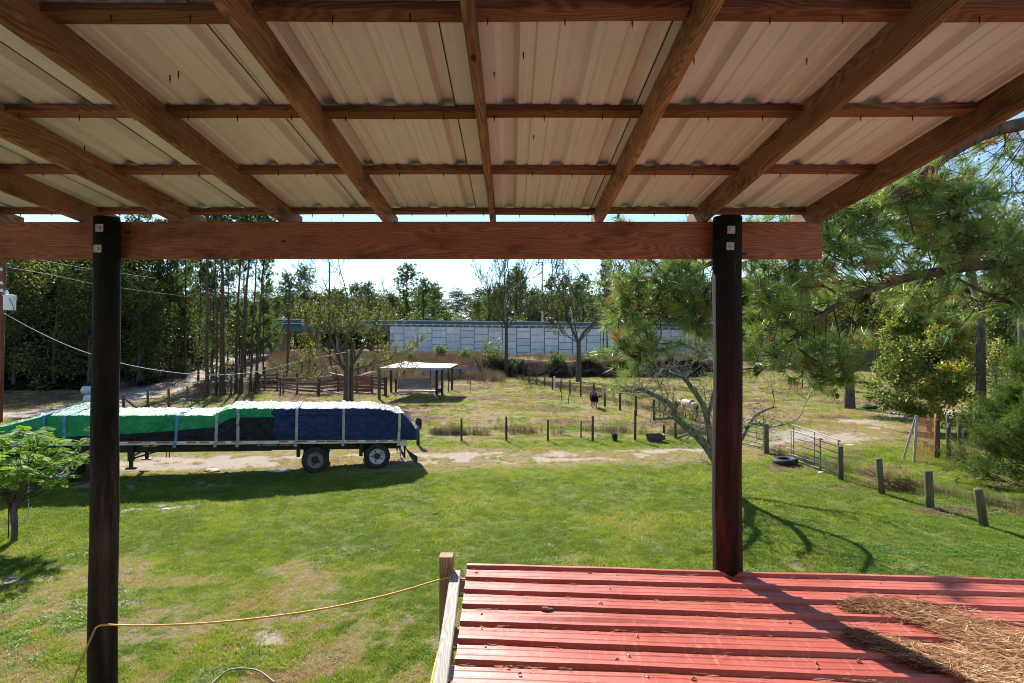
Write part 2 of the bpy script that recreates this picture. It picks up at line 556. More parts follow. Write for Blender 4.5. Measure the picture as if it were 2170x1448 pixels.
# ---------------------------------------------------------------- puddle on the track
def puddle(cx, cy, rx, ry, seed):
    m = MB(); vs = []
    for k in range(40):
        a = 2 * math.pi * k / 40
        r = .65 + .7 * float(fbm(math.cos(a) * 1.5 + 5, math.sin(a) * 1.5 + 5, seed))
        vs.append((cx + rx * r * math.cos(a), cy + ry * r * math.sin(a), 0))
    z = max(float(zf(x, y)) for x, y, _ in vs) - .022
    m.add([(x, y, z) for x, y, _ in vs], [tuple(range(40))])
    q = NT('muddy_water'); q.fin((.10, .07, .045), .03, .5)
    setp(m.obj('puddle', q.m), kind='structure')


pp = gp(566, 997)
puddle(pp.x, pp.y, .95, .28, 4)


# ---------------------------------------------------------------- scatter: countless small growth as one object each
def scatter(name, pts, scl, dry, variants, label=None):
    """geometry-node instancing of loose tufts on a cloud of points"""
    me = bpy.data.meshes.new(name)
    n = len(pts)
    me.vertices.add(n); me.vertices.foreach_set('co', np.asarray(pts, np.float32).ravel())
    for nm, val in (('scl', scl), ('tint', dry), ('rot', RN.uniform(0, 6.283, n))):
        a = me.attributes.new(nm, 'FLOAT', 'POINT'); a.data.foreach_set('value', np.asarray(val, np.float32))
    o = obj(name, me)
    setp(o, label, kind='stuff')
    col = bpy.data.collections.new(name + '_pieces')
    for v in variants:
        vo = bpy.data.objects.new(name + '_piece', v); col.objects.link(vo)
    g = bpy.data.node_groups.new(name + '_scatter', 'GeometryNodeTree')
    g.interface.new_socket('Geometry', in_out='INPUT', socket_type='NodeSocketGeometry')
    g.interface.new_socket('Geometry', in_out='OUTPUT', socket_type='NodeSocketGeometry')
    N = g.nodes.new; L = g.links.new
    gi = N('NodeGroupInput'); go = N('NodeGroupOutput')
    ci = N('GeometryNodeCollectionInfo'); ci.inputs['Collection'].default_value = col
    ci.inputs['Separate Children'].default_value = True; ci.inputs['Reset Children'].default_value = True
    ip = N('GeometryNodeInstanceOnPoints'); ip.inputs['Pick Instance'].default_value = True
    def attr(nm):
        a = N('GeometryNodeInputNamedAttribute'); a.data_type = 'FLOAT'; a.inputs['Name'].default_value = nm
        return a.outputs['Attribute']
    cx = N('ShaderNodeCombineXYZ'); L(attr('rot'), cx.inputs['Z'])
    ri = N('FunctionNodeRandomValue'); ri.data_type = 'INT'
    ri.inputs['Min'].default_value = 0 if 'Min' in ri.inputs else 0
    for i in ri.inputs:
        if i.type == 'INT' and i.name == 'Max': i.default_value = len(variants) - 1
        if i.type == 'INT' and i.name == 'Min': i.default_value = 0
    L(gi.outputs[0], ip.inputs['Points']); L(ci.outputs[0], ip.inputs['Instance'])
    L([q for q in ri.outputs if q.type == 'INT'][0], ip.inputs['Instance Index'])
    L(cx.outputs[0], ip.inputs['Rotation']); L(attr('scl'), ip.inputs['Scale'])
    L(ip.outputs[0], go.inputs[0])
    md = o.modifiers.new('scatter', 'NODES'); md.node_group = g
    return o


def inst_leaf(name, stops, trans=.35, rough=.7, spec=.1):
    return leaf_mat(name, stops, trans, rough, spec, attr='INSTANCER')


def blades(seed, n, h, spread, w, lean=.5, tri=True, m=None):
    r = np.random.default_rng(seed)
    b = np.stack([r.normal(0, spread, n), r.normal(0, spread, n), np.zeros(n)], 1)
    az = r.uniform(0, 6.283, n); ln = r.uniform(0, lean, n); hh = h * r.uniform(.5, 1.1, n)
    tip = b + np.stack([np.cos(az) * ln * hh, np.sin(az) * ln * hh, hh * np.sqrt(np.maximum(0.1, 1 - ln ** 2))], 1)
    pa = az + r.uniform(-1.5, 1.5, n) + 1.57
    s_ = np.stack([np.cos(pa), np.sin(pa), np.zeros(n)], 1) * w / 2
    V_ = np.concatenate([b - s_, b + s_, tip], 0)
    i = np.arange(n)
    return np_mesh('tuft', V_, np.stack([i, i + n, i + 2 * n], 1), m)


def rosette(seed, n, size, m):
    r = np.random.default_rng(seed)
    az = r.uniform(0, 6.283, n); rad = r.uniform(.1, 1, n) * size; z = r.uniform(.15, .7, n) * size * .5
    c = np.stack([np.cos(az) * rad, np.sin(az) * rad, z], 1)
    L_ = size * r.uniform(.28, .5, n)
    a = np.stack([np.cos(az), np.sin(az), r.uniform(-.5, .6, n)], 1) * L_[:, None]
    b = np.stack([-np.sin(az), np.cos(az), r.uniform(-.4, .4, n)], 1) * (L_ * .5)[:, None]
    V_ = np.concatenate([c - a * .5, c + b * .5, c + a * .5, c - b * .5], 0); i = np.arange(n)
    return np_mesh('rosette', V_, np.stack([i, i + n, i + 2 * n, i + 3 * n], 1), m)


GRASS = inst_leaf('grass_blades', [(0, (.12, .19, .03)), (.3, (.23, .30, .045)), (.55, (.36, .37, .09)), (.75, (.36, .28, .14)), (1, (.36, .23, .15))], .42)
# lawn and field: points thin out with distance as the pieces grow
n = 215000
d = np.exp(RN.uniform(math.log(7.2), math.log(96), n))
x = d * RN.uniform(-.98, .98, n)
nb_, nd_, nl_, nk_ = masks(x, d)
gd = fbm(x / .45, d / .45, 61, 3)
keep = (nb_ < RN.uniform(.1, .8, n)) & (nk_ < .3) & (gd > RN.uniform(.1, .52, n)) & (nl_ < RN.uniform(.3, 1.1, n))
keep &= (nd_ * .45 < RN.uniform(0, 1, n))
x, d, nd_, nl_ = x[keep], d[keep], nd_[keep], nl_[keep]
n = len(x)
g1 = fbm(x / 1.6, d / 1.6, 71, 4)
tint = np.clip(.02 + .9 * (g1 - .34) + .50 * nd_ + .3 * nl_ + RN.normal(0, .15, n) + .5 * (fbm(x / .35, d / .35, 73, 3) - .5) + .12 * smooth(30, 40, d), 0, 1)
sc = (0.62 + 0.75 * g1) * (1 + np.clip((d - 12) / 26, 0, 2.6)) * (1 - .30 * nd_) * RN.uniform(.7, 1.3, n)
pts = np.stack([x, d, zf(x, d) - .005], 1)
scatter('grass', pts, sc, tint, [blades(i, 22, .062, .055, .011, .9, m=GRASS) for i in range(5)] + [rosette(9, 16, .09, GRASS)],
        'short green and straw coloured grass of the lawn and pasture')

# taller clover-like ground cover on the right and in the dry corner of the lawn
n = 26000
d = np.exp(RN.uniform(math.log(7.5), math.log(22), n)); x = d * RN.uniform(-.95, .98, n)
gc = fbm(x / 1.1, d / .9, 81, 4)
right = smooth(.30, .62, x / d)
keep = (gc > .66 - .22 * right) & (RN.uniform(0, 1, n) < .4 + .6 * right)
x, d = x[keep], d[keep]
CLOV = inst_leaf('broad_leaved_weeds', [(0, (.07, .16, .022)), (.5, (.13, .25, .035)), (1, (.22, .34, .07))], .38, .55, .25)
scatter('ground_cover', np.stack([x, d, zf(x, d)], 1), RN.uniform(.7, 1.5, len(x)), np.clip(RN.normal(.45, .22, len(x)), 0, 1),
        [rosette(20 + i, 18, .085, CLOV) for i in range(4)], 'low broad leaved weeds among the lawn grass')

# dead tall weeds: behind the corral, along the cross fence, along the bank
WEED = inst_leaf('dry_weed_stalks', [(0, (.06, .042, .034)), (.4, (.15, .105, .082)), (.75, (.26, .20, .14)), (1, (.18, .22, .07))], .25, .85, .1)


def stalks(seed, n, h, spread, m):
    r = np.random.default_rng(seed)
    b = np.stack([r.normal(0, spread, n), r.normal(0, spread, n), np.zeros(n)], 1)
    ln = r.normal(0, .10, (n, 2)); hh = h * r.uniform(.55, 1.1, n)
    tip = b + np.stack([ln[:, 0] * hh, ln[:, 1] * hh, hh], 1)
    pa = r.uniform(0, 6.28, n); s_ = np.stack([np.cos(pa), np.sin(pa), 0 * pa], 1) * .012
    Vs = [b - s_, b + s_, tip]; T = [np.stack([np.arange(n), np.arange(n) + n, np.arange(n) + 2 * n], 1)]
    base = 3 * n; k = n * 9
    t = r.uniform(.25, 1, k); j = r.integers(0, n, k)
    c = b[j] * (1 - t[:, None]) + tip[j] * t[:, None] + r.normal(0, .05, (k, 3)) * t[:, None]
    a = r.normal(0, 1, (k, 3)); a /= np.linalg.norm(a, axis=1)[:, None]; e = np.cross(a, r.normal(0, 1, (k, 3)))
    e /= np.linalg.norm(e, axis=1)[:, None]
    Vs += [c - a * .05, c + e * .022, c + a * .05]
    i = np.arange(k) + base
    T.append(np.stack([i, i + k, i + 2 * k], 1))
    return np_mesh('stalks', np.concatenate(Vs), np.concatenate(T), m)


WV = [stalks(40 + i, 9, 1.0, .22, WEED) for i in range(4)]
P_ = []; Sx = []; Tt = []
n = 9000; xx = RN.uniform(-42, -1, n); yy = RN.uniform(60, 108, n)
k = (fbm(xx / 5, yy / 5, 91) > .42 - .004 * (yy - 60)) & (xx > -.43 * yy) & (xx < 2 + (yy < 82) * 40 - (yy > 75) * 3)
P_.append(np.stack([xx, yy, zf(xx, yy)], 1)[k]); Sx.append((RN.uniform(.7, 1.4, n))[k]); Tt.append(np.clip(RN.normal(.35, .2, n), 0, 1)[k])
n = 1900; xx = RN.uniform(-5, 12.5, n); yy = 30.4 + RN.gamma(1.4, .55, n) - .0 * xx
k = (fbm(xx / 1.6, yy / 1.6, 93) > .46) & (RN.uniform(0, 1, n) < .75)
P_.append(np.stack([xx, yy, zf(xx, yy)], 1)[k]); Sx.append(RN.uniform(.25, .55, n)[k]); Tt.append(np.clip(RN.normal(.5, .25, n), 0, 1)[k])
n = 2600; xx = RN.uniform(-3, 42, n); yy = 82 + 5 * (fbm(xx / 6, 0 * xx + 3.3, 21) - 0.5) + RN.uniform(-1.5, 30, n)
k = (fbm(xx / 3, yy / 3, 95) > .48) & (xx < yy * .36)
P_.append(np.stack([xx, yy, zf(xx, yy)], 1)[k]); Sx.append(RN.uniform(.5, 1.3, n)[k]); Tt.append(np.clip(RN.normal(.45, .25, n), 0, 1)[k])
t = RN.uniform(0, 1, 700); xx = 28.5 * t * 0 + (11.9 + (-9.6) * t) + RN.normal(.2, .5, 700) + 0; yy = 36 + 42 * t + RN.normal(0, .5, 700)
xx = 11.2 + (0.2 - 11.2) * t + RN.normal(.3, .45, 700)
P_.append(np.stack([xx, yy, zf(xx, yy)], 1)); Sx.append(RN.uniform(.2, .6, 700)); Tt.append(np.clip(RN.normal(.35, .2, 700), 0, 1))
n = 420; t = RN.uniform(0, 1, n); xx = 11.6 + (22 - 11.6) * 0 * t; xx = 11.3 + 4.0 * t + RN.normal(.25, .22, n); yy = 25.3 - 9.9 * t + RN.normal(.1, .22, n)
P_.append(np.stack([xx, yy, zf(xx, yy)], 1)); Sx.append(RN.uniform(.12, .45, n)); Tt.append(np.clip(RN.normal(.6, .3, n), 0, 1))
n = 2600; yy = RN.uniform(32, 78, n); xx = RN.uniform(-.28, .8, n) * yy
k = (fbm(xx / 1.8, yy / 1.8, 97, 4) > .56)
P_.append(np.stack([xx, yy, zf(xx, yy)], 1)[k]); Sx.append(RN.uniform(.12, .34, n)[k]); Tt.append(np.clip(RN.normal(.5, .25, n), 0, 1)[k])
n = 1500; xx = RN.uniform(-44, -26, n); yy = RN.uniform(57, 72, n)
k = (seg_dist(xx, yy, ROAD) > 3.4) & (xx < -.45 * yy)
P_.append(np.stack([xx, yy, zf(xx, yy)], 1)[k]); Sx.append(RN.uniform(.4, 1.0, n)[k]); Tt.append(np.clip(RN.normal(.3, .2, n), 0, 1)[k])
scatter('weeds', np.concatenate(P_), np.concatenate(Sx), np.concatenate(Tt), WV, 'tall dead brown weeds behind the corral, by the fences and on the bank')

# fallen leaves
LIT = inst_leaf('fallen_leaves', [(0, (.08, .045, .03)), (.5, (.19, .115, .075)), (1, (.34, .24, .16))], .15, .8, .2)
n = 60000
d = np.exp(RN.uniform(math.log(14), math.log(72), n)); x = d * RN.uniform(-.95, .95, n)
nb_, nd_, nl_, nk_ = masks(x, d)
k = (nl_ > RN.uniform(.15, .9, n)) | ((nd_ > .6) & (RN.uniform(0, 1, n) < .10) & (d > 26))
x, d = x[k], d[k]
scatter('leaf_litter', np.stack([x, d, zf(x, d) + .012], 1), (1 + np.clip((d - 15) / 22, 0, 2.4)) * RN.uniform(.7, 1.3, len(x)),
        np.clip(RN.normal(.5, .25, len(x)), 0, 1), [rosette(60 + i, 9, .10, LIT) for i in range(4)], 'brown fallen leaves scattered on bare soil')
# ---------------------------------------------------------------- porch roof: posts, beam, rafters, purlins, ribbed sheets
def lumber(name, p0, p1, w, h, m, parent, up=(0, 0, 1), warp=.004, bev=.006, seed=0, segs=None):
    """a sawn board with eased edges; its own x axis runs along its length"""
    p0 = Vector(p0); p1 = Vector(p1); Lg = (p1 - p0).length
    x = (p1 - p0).normalized(); y = Vector(up).cross(x).normalized(); z = x.cross(y)
    M = Matrix((x, y, z)).transposed().to_4x4(); M.translation = (p0 + p1) / 2
    r = random.Random(seed + int(Lg * 1000))
    n = segs or max(2, int(Lg / .35))
    a, b = w / 2, h / 2; e = min(bev, a * .4, b * .4)
    prof = [(-a + e, -b), (a - e, -b), (a, -b + e), (a, b - e), (a - e, b), (-a + e, b), (-a, b - e), (-a, -b + e)]
    mb = MB(); ph = r.uniform(0, 6); vs = []
    for i in range(n + 1):
        t = i / n
        oy = warp * math.sin(ph + t * 5) + r.uniform(-1, 1) * warp * .25; oz = warp * math.cos(ph + t * 4) + r.uniform(-1, 1) * warp * .25
        for (u, v) in prof: vs.append(((t - .5) * Lg, u + oy, v + oz))
    fs = [(i * 8 + k, i * 8 + (k + 1) % 8, i * 8 + 8 + (k + 1) % 8, i * 8 + 8 + k) for i in range(n) for k in range(8)]
    fs += [tuple(reversed(range(8))), tuple(n * 8 + k for k in range(8))]
    mb.add(vs, [tuple(reversed(f)) for f in fs])
    return obj(name, mb.mesh(name, m), None, parent, mw=M)


def sheet_mat(name, c1, c2, rough, spec, dirt, spots=None):
    q = NT(name)
    v = q.coord('Object', (1, 1, 1))
    n = q.noise(v, 1.1, 8, .7)
    c = q.ramp(n, [(.35, c1), (.68, c2)])
    st = q.noise(q.coord('Object', (8, .7, 8)), 3.0, 5, .7)
    c = q.mix(q.ramp(st, [(.56, (0, 0, 0)), (.78, (dirt[3],) * 3)]), c, dirt[:3])
    sp = q.noise(v, 90, 2, .6)
    c = q.mix(q.ramp(sp, [(.70, (0, 0, 0)), (.76, (.7, .7, .7))]), c, spots or tuple(k * .3 for k in c1))
    rr = q.ramp(n, [(.3, (rough - .08,) * 3), (.7, (rough + .12,) * 3)])
    q.bump(q.noise(v, 5, 3), .12, .02)
    return q.fin(c, rr, spec)


MAT['ceil'] = sheet_mat('cream_underside_of_sheet', (.61, .615, .63), (.71, .715, .73), .40, .5, (.35, .31, .26, .35))
MAT['red'] = sheet_mat('red_painted_sheet', (.35, .073, .050), (.43, .112, .078), .38, .5, (.52, .27, .23, .7), (.62, .45, .40))
porch = thing('porch_roof', 'open porch roof of cream ribbed metal on brown rafters, carried by two dark round posts', 'porch roof', (1.79, 4.72, 0))
SL = .082


def ztop(d): return 1.152 - SL * (d - 4.8) + EYE          # underside of purlins


RX = [-5.43, -4.53, -3.64, -2.855, -1.957, -1.076, -.170, .746, 1.642, 2.598]
for i, X in enumerate(RX):
    y0, y1 = -2.6, 5.26
    zc = lambda d: ztop(d) + .038 - .09
    rw = .040 if i else .04
    top = .5 * 0
    tilt = [.0, .02, -.01, .012, -.006, .008, -.004, .01, -.012, .0][i]
    lumber('rafter', (X + tilt, y0, zc(y0) + SL * 0), (X, y1, zc(y1)), rw, .178, MAT['rafter'], porch, warp=.006, seed=i)
# beam (doubled plank) bolted behind the posts
lumber('beam', (-7.0, 4.84, EYE + .856), (2.617, 4.84, EYE + .856), .078, .310, MAT['beam'], porch, warp=.003, seed=99)
# purlins: short pieces set between the rafters, each a board
PD = [4.99 + .045, 4.075, 3.215, 2.365, 1.50, .62, -.28, -1.2]
for j, d in enumerate(PD):
    for i in range(len(RX) - 1):
        xa, xb = RX[i] + .021, RX[i + 1] - .021
        dd = d + R.uniform(-.012, .012)
        z = ztop(dd) + .019 + R.uniform(-.004, .003)
        lumber('purlin', (xa, dd, z), (xb, dd + R.uniform(-.01, .01), z), .089, .037, MAT['purlin'], porch, up=(0, SL, 1), warp=.0015, bev=.003, seed=i + j * 20, segs=3)
# sheets with ribs
def ribbed(x0, width, pitch, nrib, off, hrib, wb, wt, minor, y0, y1, zfun, flange=.02, ny=14, sag=.0, shear=0.0, thick=.0):
    """cross profile along x, run along y"""
    prof = [(x0, 0.0)]
    for k in range(nrib):
        c = x0 + off + k * pitch
        if k > 0 or True:
            prev = prof[-1][0]
        prof += [(c - wb / 2, 0), (c - wt / 2, hrib), (c + wt / 2, hrib), (c + wb / 2, 0)]
        nx_ = c + pitch if k < nrib - 1 else x0 + width + (off if off < .1 else 0)
        for f in minor:
            cc = c + f * pitch
            if cc < x0 + width - .03:
                prof += [(cc - .022, 0), (cc - .012, .007), (cc + .012, .007), (cc + .022, 0)]
    prof += [(x0 + width + flange, 0)]
    prof = sorted(set(prof), key=lambda q: q[0])
    ysn = np.linspace(y0, y1, ny)
    vs = []
    for j, yv in enumerate(ysn):
        for (px_, pz) in prof:
            vs.append((px_ + shear * (yv - y0), yv, zfun(yv) + pz + sag * math.sin(j * 2.1 + px_ * 3)))
    k = len(prof)
    fs = [(j * k + i, j * k + i + 1, (j + 1) * k + i + 1, (j + 1) * k + i) for j in range(ny - 1) for i in range(k - 1)]
    return vs, fs


scr = MB(); scr.tube([(0, 0, .012), (0, 0, -.012), (0, 0, -.03)], [.004, .0035, .0012], 5)
screw_me = scr.mesh('screw', MAT['screw'])
for s in range(-5, 3):
    x0 = -.321 + 1.01 * s
    w_ = 1.01
    if x0 + w_ > 2.70: w_ = 2.70 - x0
    dz = .0035 * (s % 2)
    vs, fs = ribbed(x0, w_, .3367, 3, .300, .034, .115, .060, (.34, .64), -2.7, 5.12, lambda d: ztop(d) + .0395 + dz, flange=.012, sag=.0012)
    m = MB(); m.add(vs, fs)
    me = m.mesh('roof_sheet', MAT['ceil'])
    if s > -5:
        tp_ = MB(); tp_.bar((x0 + .004, -2.6, ztop(-2.6) + .0375), (x0 + .004, 5.1, ztop(5.1) + .0375), .006, .002); tp_.obj('lap_shadow_strip', MAT['black'], porch, mw=I4)  # thin black strip stands in for the shadow line at the lap
    sh = obj('roof_sheet', me, None, porch, mw=I4)
    md = sh.modifiers.new('thickness', 'SOLIDIFY'); md.thickness = .0015; md.offset = 1
    for j in range(3):
        for i in range(2):
            dx = x0 + R.uniform(.1, .9) * w_; dy = 1.9 + j * 1.0 + R.uniform(-.35, .35)
            if R.random() < .55:
                sc_ = obj('screw', screw_me, None, sh, mw=Matrix.Translation((dx, dy, ztop(dy) + .039)))
# purlin screws
for d in PD[:4]:
    xx_ = -4.9
    while xx_ < 2.5:
        if min(abs(xx_ - q) for q in RX) > .05:
            obj('screw', screw_me, None, porch, mw=Matrix.Translation((xx_, d + R.uniform(-.02, .03), ztop(d) - .004)))
        xx_ += .30 + R.uniform(-.03, .03)

# round posts
def post_mat(a=(.006, .004, .003), b=(.022, .013, .009), c3=(.095, .055, .040)):
    q = NT('creosoted_pole')
    v = q.coord('Object', (1, 1, .12), rnd=False)
    n = q.noise(v, 9, 8, .7); n2 = q.noise(q.coord('Object', (1, 1, .3), rnd=False), 3, 4)
    c = q.ramp(n, [(.38, a), (.52, b), (.70, c3)])
    sx = q.n("ShaderNodeSeparateXYZ"); tc = q.n("ShaderNodeTexCoord"); q.l(tc.outputs['Object'], sx.inputs[0])
    h = q.ramp(q.math('ADD', q.math('MULTIPLY', sx.outputs[2], .1), q.math('MULTIPLY', n2, .12)), [(.46, (0, 0, 0)), (.60, (1, 1, 1))])
    c = q.mix(h, c, (.004, .0035, .0035))
    ck = q.noise(q.coord('Object', (1, 1, .05), rnd=False), 34, 6, .75)
    c = q.mix(q.ramp(ck, [(.60, (0, 0, 0)), (.72, (.8, .8, .8))]), c, (.07, .05, .04))
    q.bump(q.math('ADD', n, ck), 1.0, .03)
    return q.fin(c, .75, .2)


pm = post_mat()
pm_red = post_mat((.010, .003, .003), (.035, .009, .006), (.11, .028, .018))
plate = plain('rusty_square_washer', (.20, .16, .13), (.40, .35, .30), 20, .55, .4, .4)


def round_post(xt, yt, rt, xb, yb, rb, ztp, m, seed, washers):
    r = random.Random(seed); pts = []; rads = []
    for i in range(26):
        t = i / 25; z = ztp * (1 - t)
        pts.append((xt + (xb - xt) * t + .004 * math.sin(i * .9 + seed), yt + (yb - yt) * t, z)); rads.append((rt + (rb - rt) * t) * (1 + r.uniform(-.01, .012)))
    mb = MB(); mb.tube(pts, rads, 20)
    p = mb.obj('post', m, porch, True, mw=I4)
    for (wx, wy) in washers:
        q = P(wx, wy, 4.60); b = MB(); s_ = .031
        yy_ = q.y
        b.box(q.x - s_, yy_, q.z - s_, q.x + s_, yy_ + .006, q.z + s_)
        w = b.obj('washer_plate', plate, p, mw=I4)
        b = MB(); b.lathe([(0, .0), (0, .012), (.012, .012), (.012, 0)], (q.x, yy_ + .001, q.z), (0, -1, 0), 6)
        b.obj('bolt', plate, p, mw=I4)
    return p


round_post(1.788, 4.72, .114, 1.775, 4.70, .120, EYE + 1.03, pm_red, 3, [(1550, 487), (1548, 522)])
round_post(-3.357, 4.72, .094, -3.378, 4.66, .112, EYE + 1.025, pm, 5, [(210, 483), (206, 527)])
# the house wall and deck the porch roof belongs to
hw = thing('house_wall', 'pale plank wall of the house at the back of the porch', 'wall', (0, -2.0, 0))
hwm = plain('brown_siding', (.50, .50, .49), (.58, .58, .57), 3, .8)
for k in range(26):
    z0 = .25 * k; lumber('plank', (-9, -2.0, z0 + .125), (9, -2.0, z0 + .125), .03, .245, hwm, hw, segs=2)
deck = thing('porch_deck', 'raised timber deck under the porch roof', 'deck', (0, 0, 3.3))
for k in range(24): lumber('plank', (-6, -1.9 + k * .145, 3.33), (3, -1.9 + k * .145, 3.33), .138, .035, MAT['yardwood'], deck, segs=2, seed=k)
# ---------------------------------------------------------------- lower red roof
red = thing('red_metal_roof', 'red painted ribbed metal roof in front of the right porch post', 'roof', (-.378, 4.80, 3.1))
ang = math.atan2(-.31, 4.42)
U = Vector((math.cos(ang), math.sin(ang), 0)); Vv = Vector((-math.sin(ang), math.cos(ang), 0))
RM = Matrix((U, Vv, Vector((0, 0, 1)))).transposed().to_4x4(); RM.translation = Vector((-.378, 4.80, 3.1))


def red_sheet(v0, v1, ribs, x1, dz, shear, x0=0.0, lift=None):
    prof = [(v0, 0)]
    for rb in ribs:
        prof += [(rb - .032, 0), (rb - .016, .026), (rb + .014, .026), (rb + .030, 0)]
        for f in (.35, .64):
            cc = rb - f * .2315
            if cc > v1 + .02: prof += [(cc - .012, 0), (cc - .004, .0028), (cc + .004, .0028), (cc + .012, 0)]
    prof += [(v1, 0)]
    prof = sorted(set(prof), key=lambda q: -q[0])
    us = np.linspace(x0, x1, 60); vs = []
    for uu in us:
        for (pv, pz) in prof:
            wob = .0025 * math.sin(uu * 2.3 + pv * 9) + .0015 * math.sin(uu * 7 + pv * 21)
            lf = (lift(uu, pv) if lift else 0)
            su = (uu + (v0 * 0 - pv) * shear * (1 if uu < x1 * .5 else 0))
            vs.append((su, pv, pz + wob + dz + lf))
    k = len(prof)
    fs = [(j * k + i, j * k + i + 1, (j + 1) * k + i + 1, (j + 1) * k + i) for j in range(59) for i in range(k - 1)]
    m = MB(); m.add(vs, [tuple(reversed(f)) for f in fs])
    o = obj('red_sheet', m.mesh('red_sheet', MAT['red'], True), None, red, mw=RM)
    for p in o.data.polygons: p.use_smooth = False
    md = o.modifiers.new('t', 'SOLIDIFY'); md.thickness = .0012
    return o


ps = .2315
sh1 = red_sheet(.012, -ps * 3.9, [-.022 - ps * k for k in range(4)], 6.3, .004, .10)
sh2 = red_sheet(-ps * 3.75, -ps * 7.95, [-.03 - ps * k for k in range(4, 8)], 6.3, 0, .10, lift=lambda u, v: .017 * math.exp(-((v + ps * 3.75) / .04) ** 2) * (1 + math.sin(u * 1.7)) * .7)
sh3 = red_sheet(-ps * 7.85, -ps * 12, [-.03 - ps * k for k in range(8, 12)], 6.3, .004, .10)
# roofing screws
rs = MB(); rs.lathe([(0, .0085), (.003, .0085), (.004, .005), (.010, .004), (.010, 0)], (0, 0, 0), (0, 0, 1), 8)
rsm = rs.mesh('screw', plain('roofing_screw_head', (.25, .22, .2), (.45, .42, .4), 9, .4, .5, .5))
for k in range(12):
    for u in (.12, 1.15, 2.2, 3.3, 4.3):
        if R.random() < .55:
            sh = (sh1, sh2, sh3)[min(2, k // 4)]
            obj('screw', rsm, None, sh, mw=RM @ Matrix.Translation((u + R.uniform(-.1, .1) + .02 * k, -.03 - ps * k - .085 + R.uniform(-.02, .02), .006)))
# timbers showing under the left edge
for (px0, py0, px1, d, z) in ((958, 1218, 1000, 4.60, .0), (945, 1322, 990, 3.80, .0), (932, 1436, 975, 3.19, 0)):
    q = P(px0, py0, d)
    lumber('roof_joist', (q.x, d, 3.1 - .012 - .075), (2.8, d - .07 * 2.9, 3.1 - .012 - .075), .04, .145, MAT['yardwood'], red, seed=int(d * 10), segs=8)
# far fascia and supports of the red roof
lumber('fascia_board', (-.36, 4.765, 2.99), (5.9, 4.33, 2.99), .035, .12, MAT['yardwood'], red, seed=5, segs=10)
for u in (1.5, 3.3, 5.1):
    a = RM @ Vector((u, -.12, -.19)); lumber('support_post', (a.x, a.y, 0), (a.x, a.y, 3.1 - .175), .09, .09, MAT['yardwood'], red, up=(0, 1, 0), seed=int(u * 7))

# ---------------------------------------------------------------- stair post with a level rail
rail = thing('stair_railing', 'square brown timber stair post carrying a pale flat handrail left of the red roof', 'railing', (-.53, 4.6, 0))
pst = lumber('post', (-.531, 4.60, 0.0), (-.531, 4.60, 3.275), .106, .106, MAT['yardwood'], rail, up=(0, 1, 0), warp=.002, seed=2)
lumber('handrail', (-.455, 4.62, 3.122), (-.375, 2.55, 3.105), .082, .038, MAT['greywood'], rail, warp=.003, seed=4)
lumber('lower_rail', (-.49, 4.50, 2.45), (-.41, 2.55, 2.40), .09, .038, MAT['greywood'], rail, warp=.003, seed=6)
lumber('post', (-.46, 2.62, 0.0), (-.46, 2.62, 3.07), .09, .09, MAT['yardwood'], rail, up=(0, 1, 0), warp=.002, seed=8)

# yellow cord
def catmull(pts, n=8):
    pts = [Vector(p) for p in pts]; out = []
    for i in range(len(pts) - 1):
        p0 = pts[max(i - 1, 0)]; p1 = pts[i]; p2 = pts[i + 1]; p3 = pts[min(i + 2, len(pts) - 1)]
        for k in range(n):
            t = k / n
            out.append(.5 * ((2 * p1) + (p2 - p0) * t + (2 * p0 - 5 * p1 + 4 * p2 - p3) * t * t + (3 * p1 - p0 - 3 * p2 + p3) * t ** 3))
    out.append(pts[-1]); return out


ym = plain('yellow_cord_jacket', (.50, .25, .035), (.62, .36, .06), 12, .5, .4)
c = MB()
c.tube(catmull([P(100, 1560, 3.9), P(152, 1448, 4.15), P(196, 1345, 4.46), P(206, 1329, 4.50), P(222, 1324.5, 4.49), P(250, 1325, 4.52), P(300, 1326, 4.55), P(420, 1322, 4.56), P(560, 1309, 4.57),
                P(700, 1288, 4.57), P(830, 1259, 4.56), P(925, 1231, 4.54), P(950, 1224, 4.52), P(962, 1222, 4.50), P(963, 1240, 4.42), P(952, 1290, 4.15), P(938, 1350, 3.75), P(922, 1410, 3.38), P(912, 1460, 3.05)], 8), .0075, 6)
setp(c.obj('extension_cord', ym, smooth_=True), 'yellow cord tied from the left porch post to the stair post and along its handrail', 'cord')
hm = plain('hose_rubber', (.10, .085, .05), (.2, .17, .10), 8, .5, .4)
c = MB(); g0 = [gp(px, py) for px, py in ((448, 1456), (462, 1443), (485, 1433), (515, 1428), (545, 1432), (566, 1441), (582, 1453))]
c.tube(catmull([v + Vector((0, 0, .035 + (.03 if 1 < i < 5 else 0))) for i, v in enumerate(g0)], 6), .013, 7)
setp(c.obj('garden_hose', hm, smooth_=True), 'dark garden hose curving over the lawn at the bottom edge', 'hose')

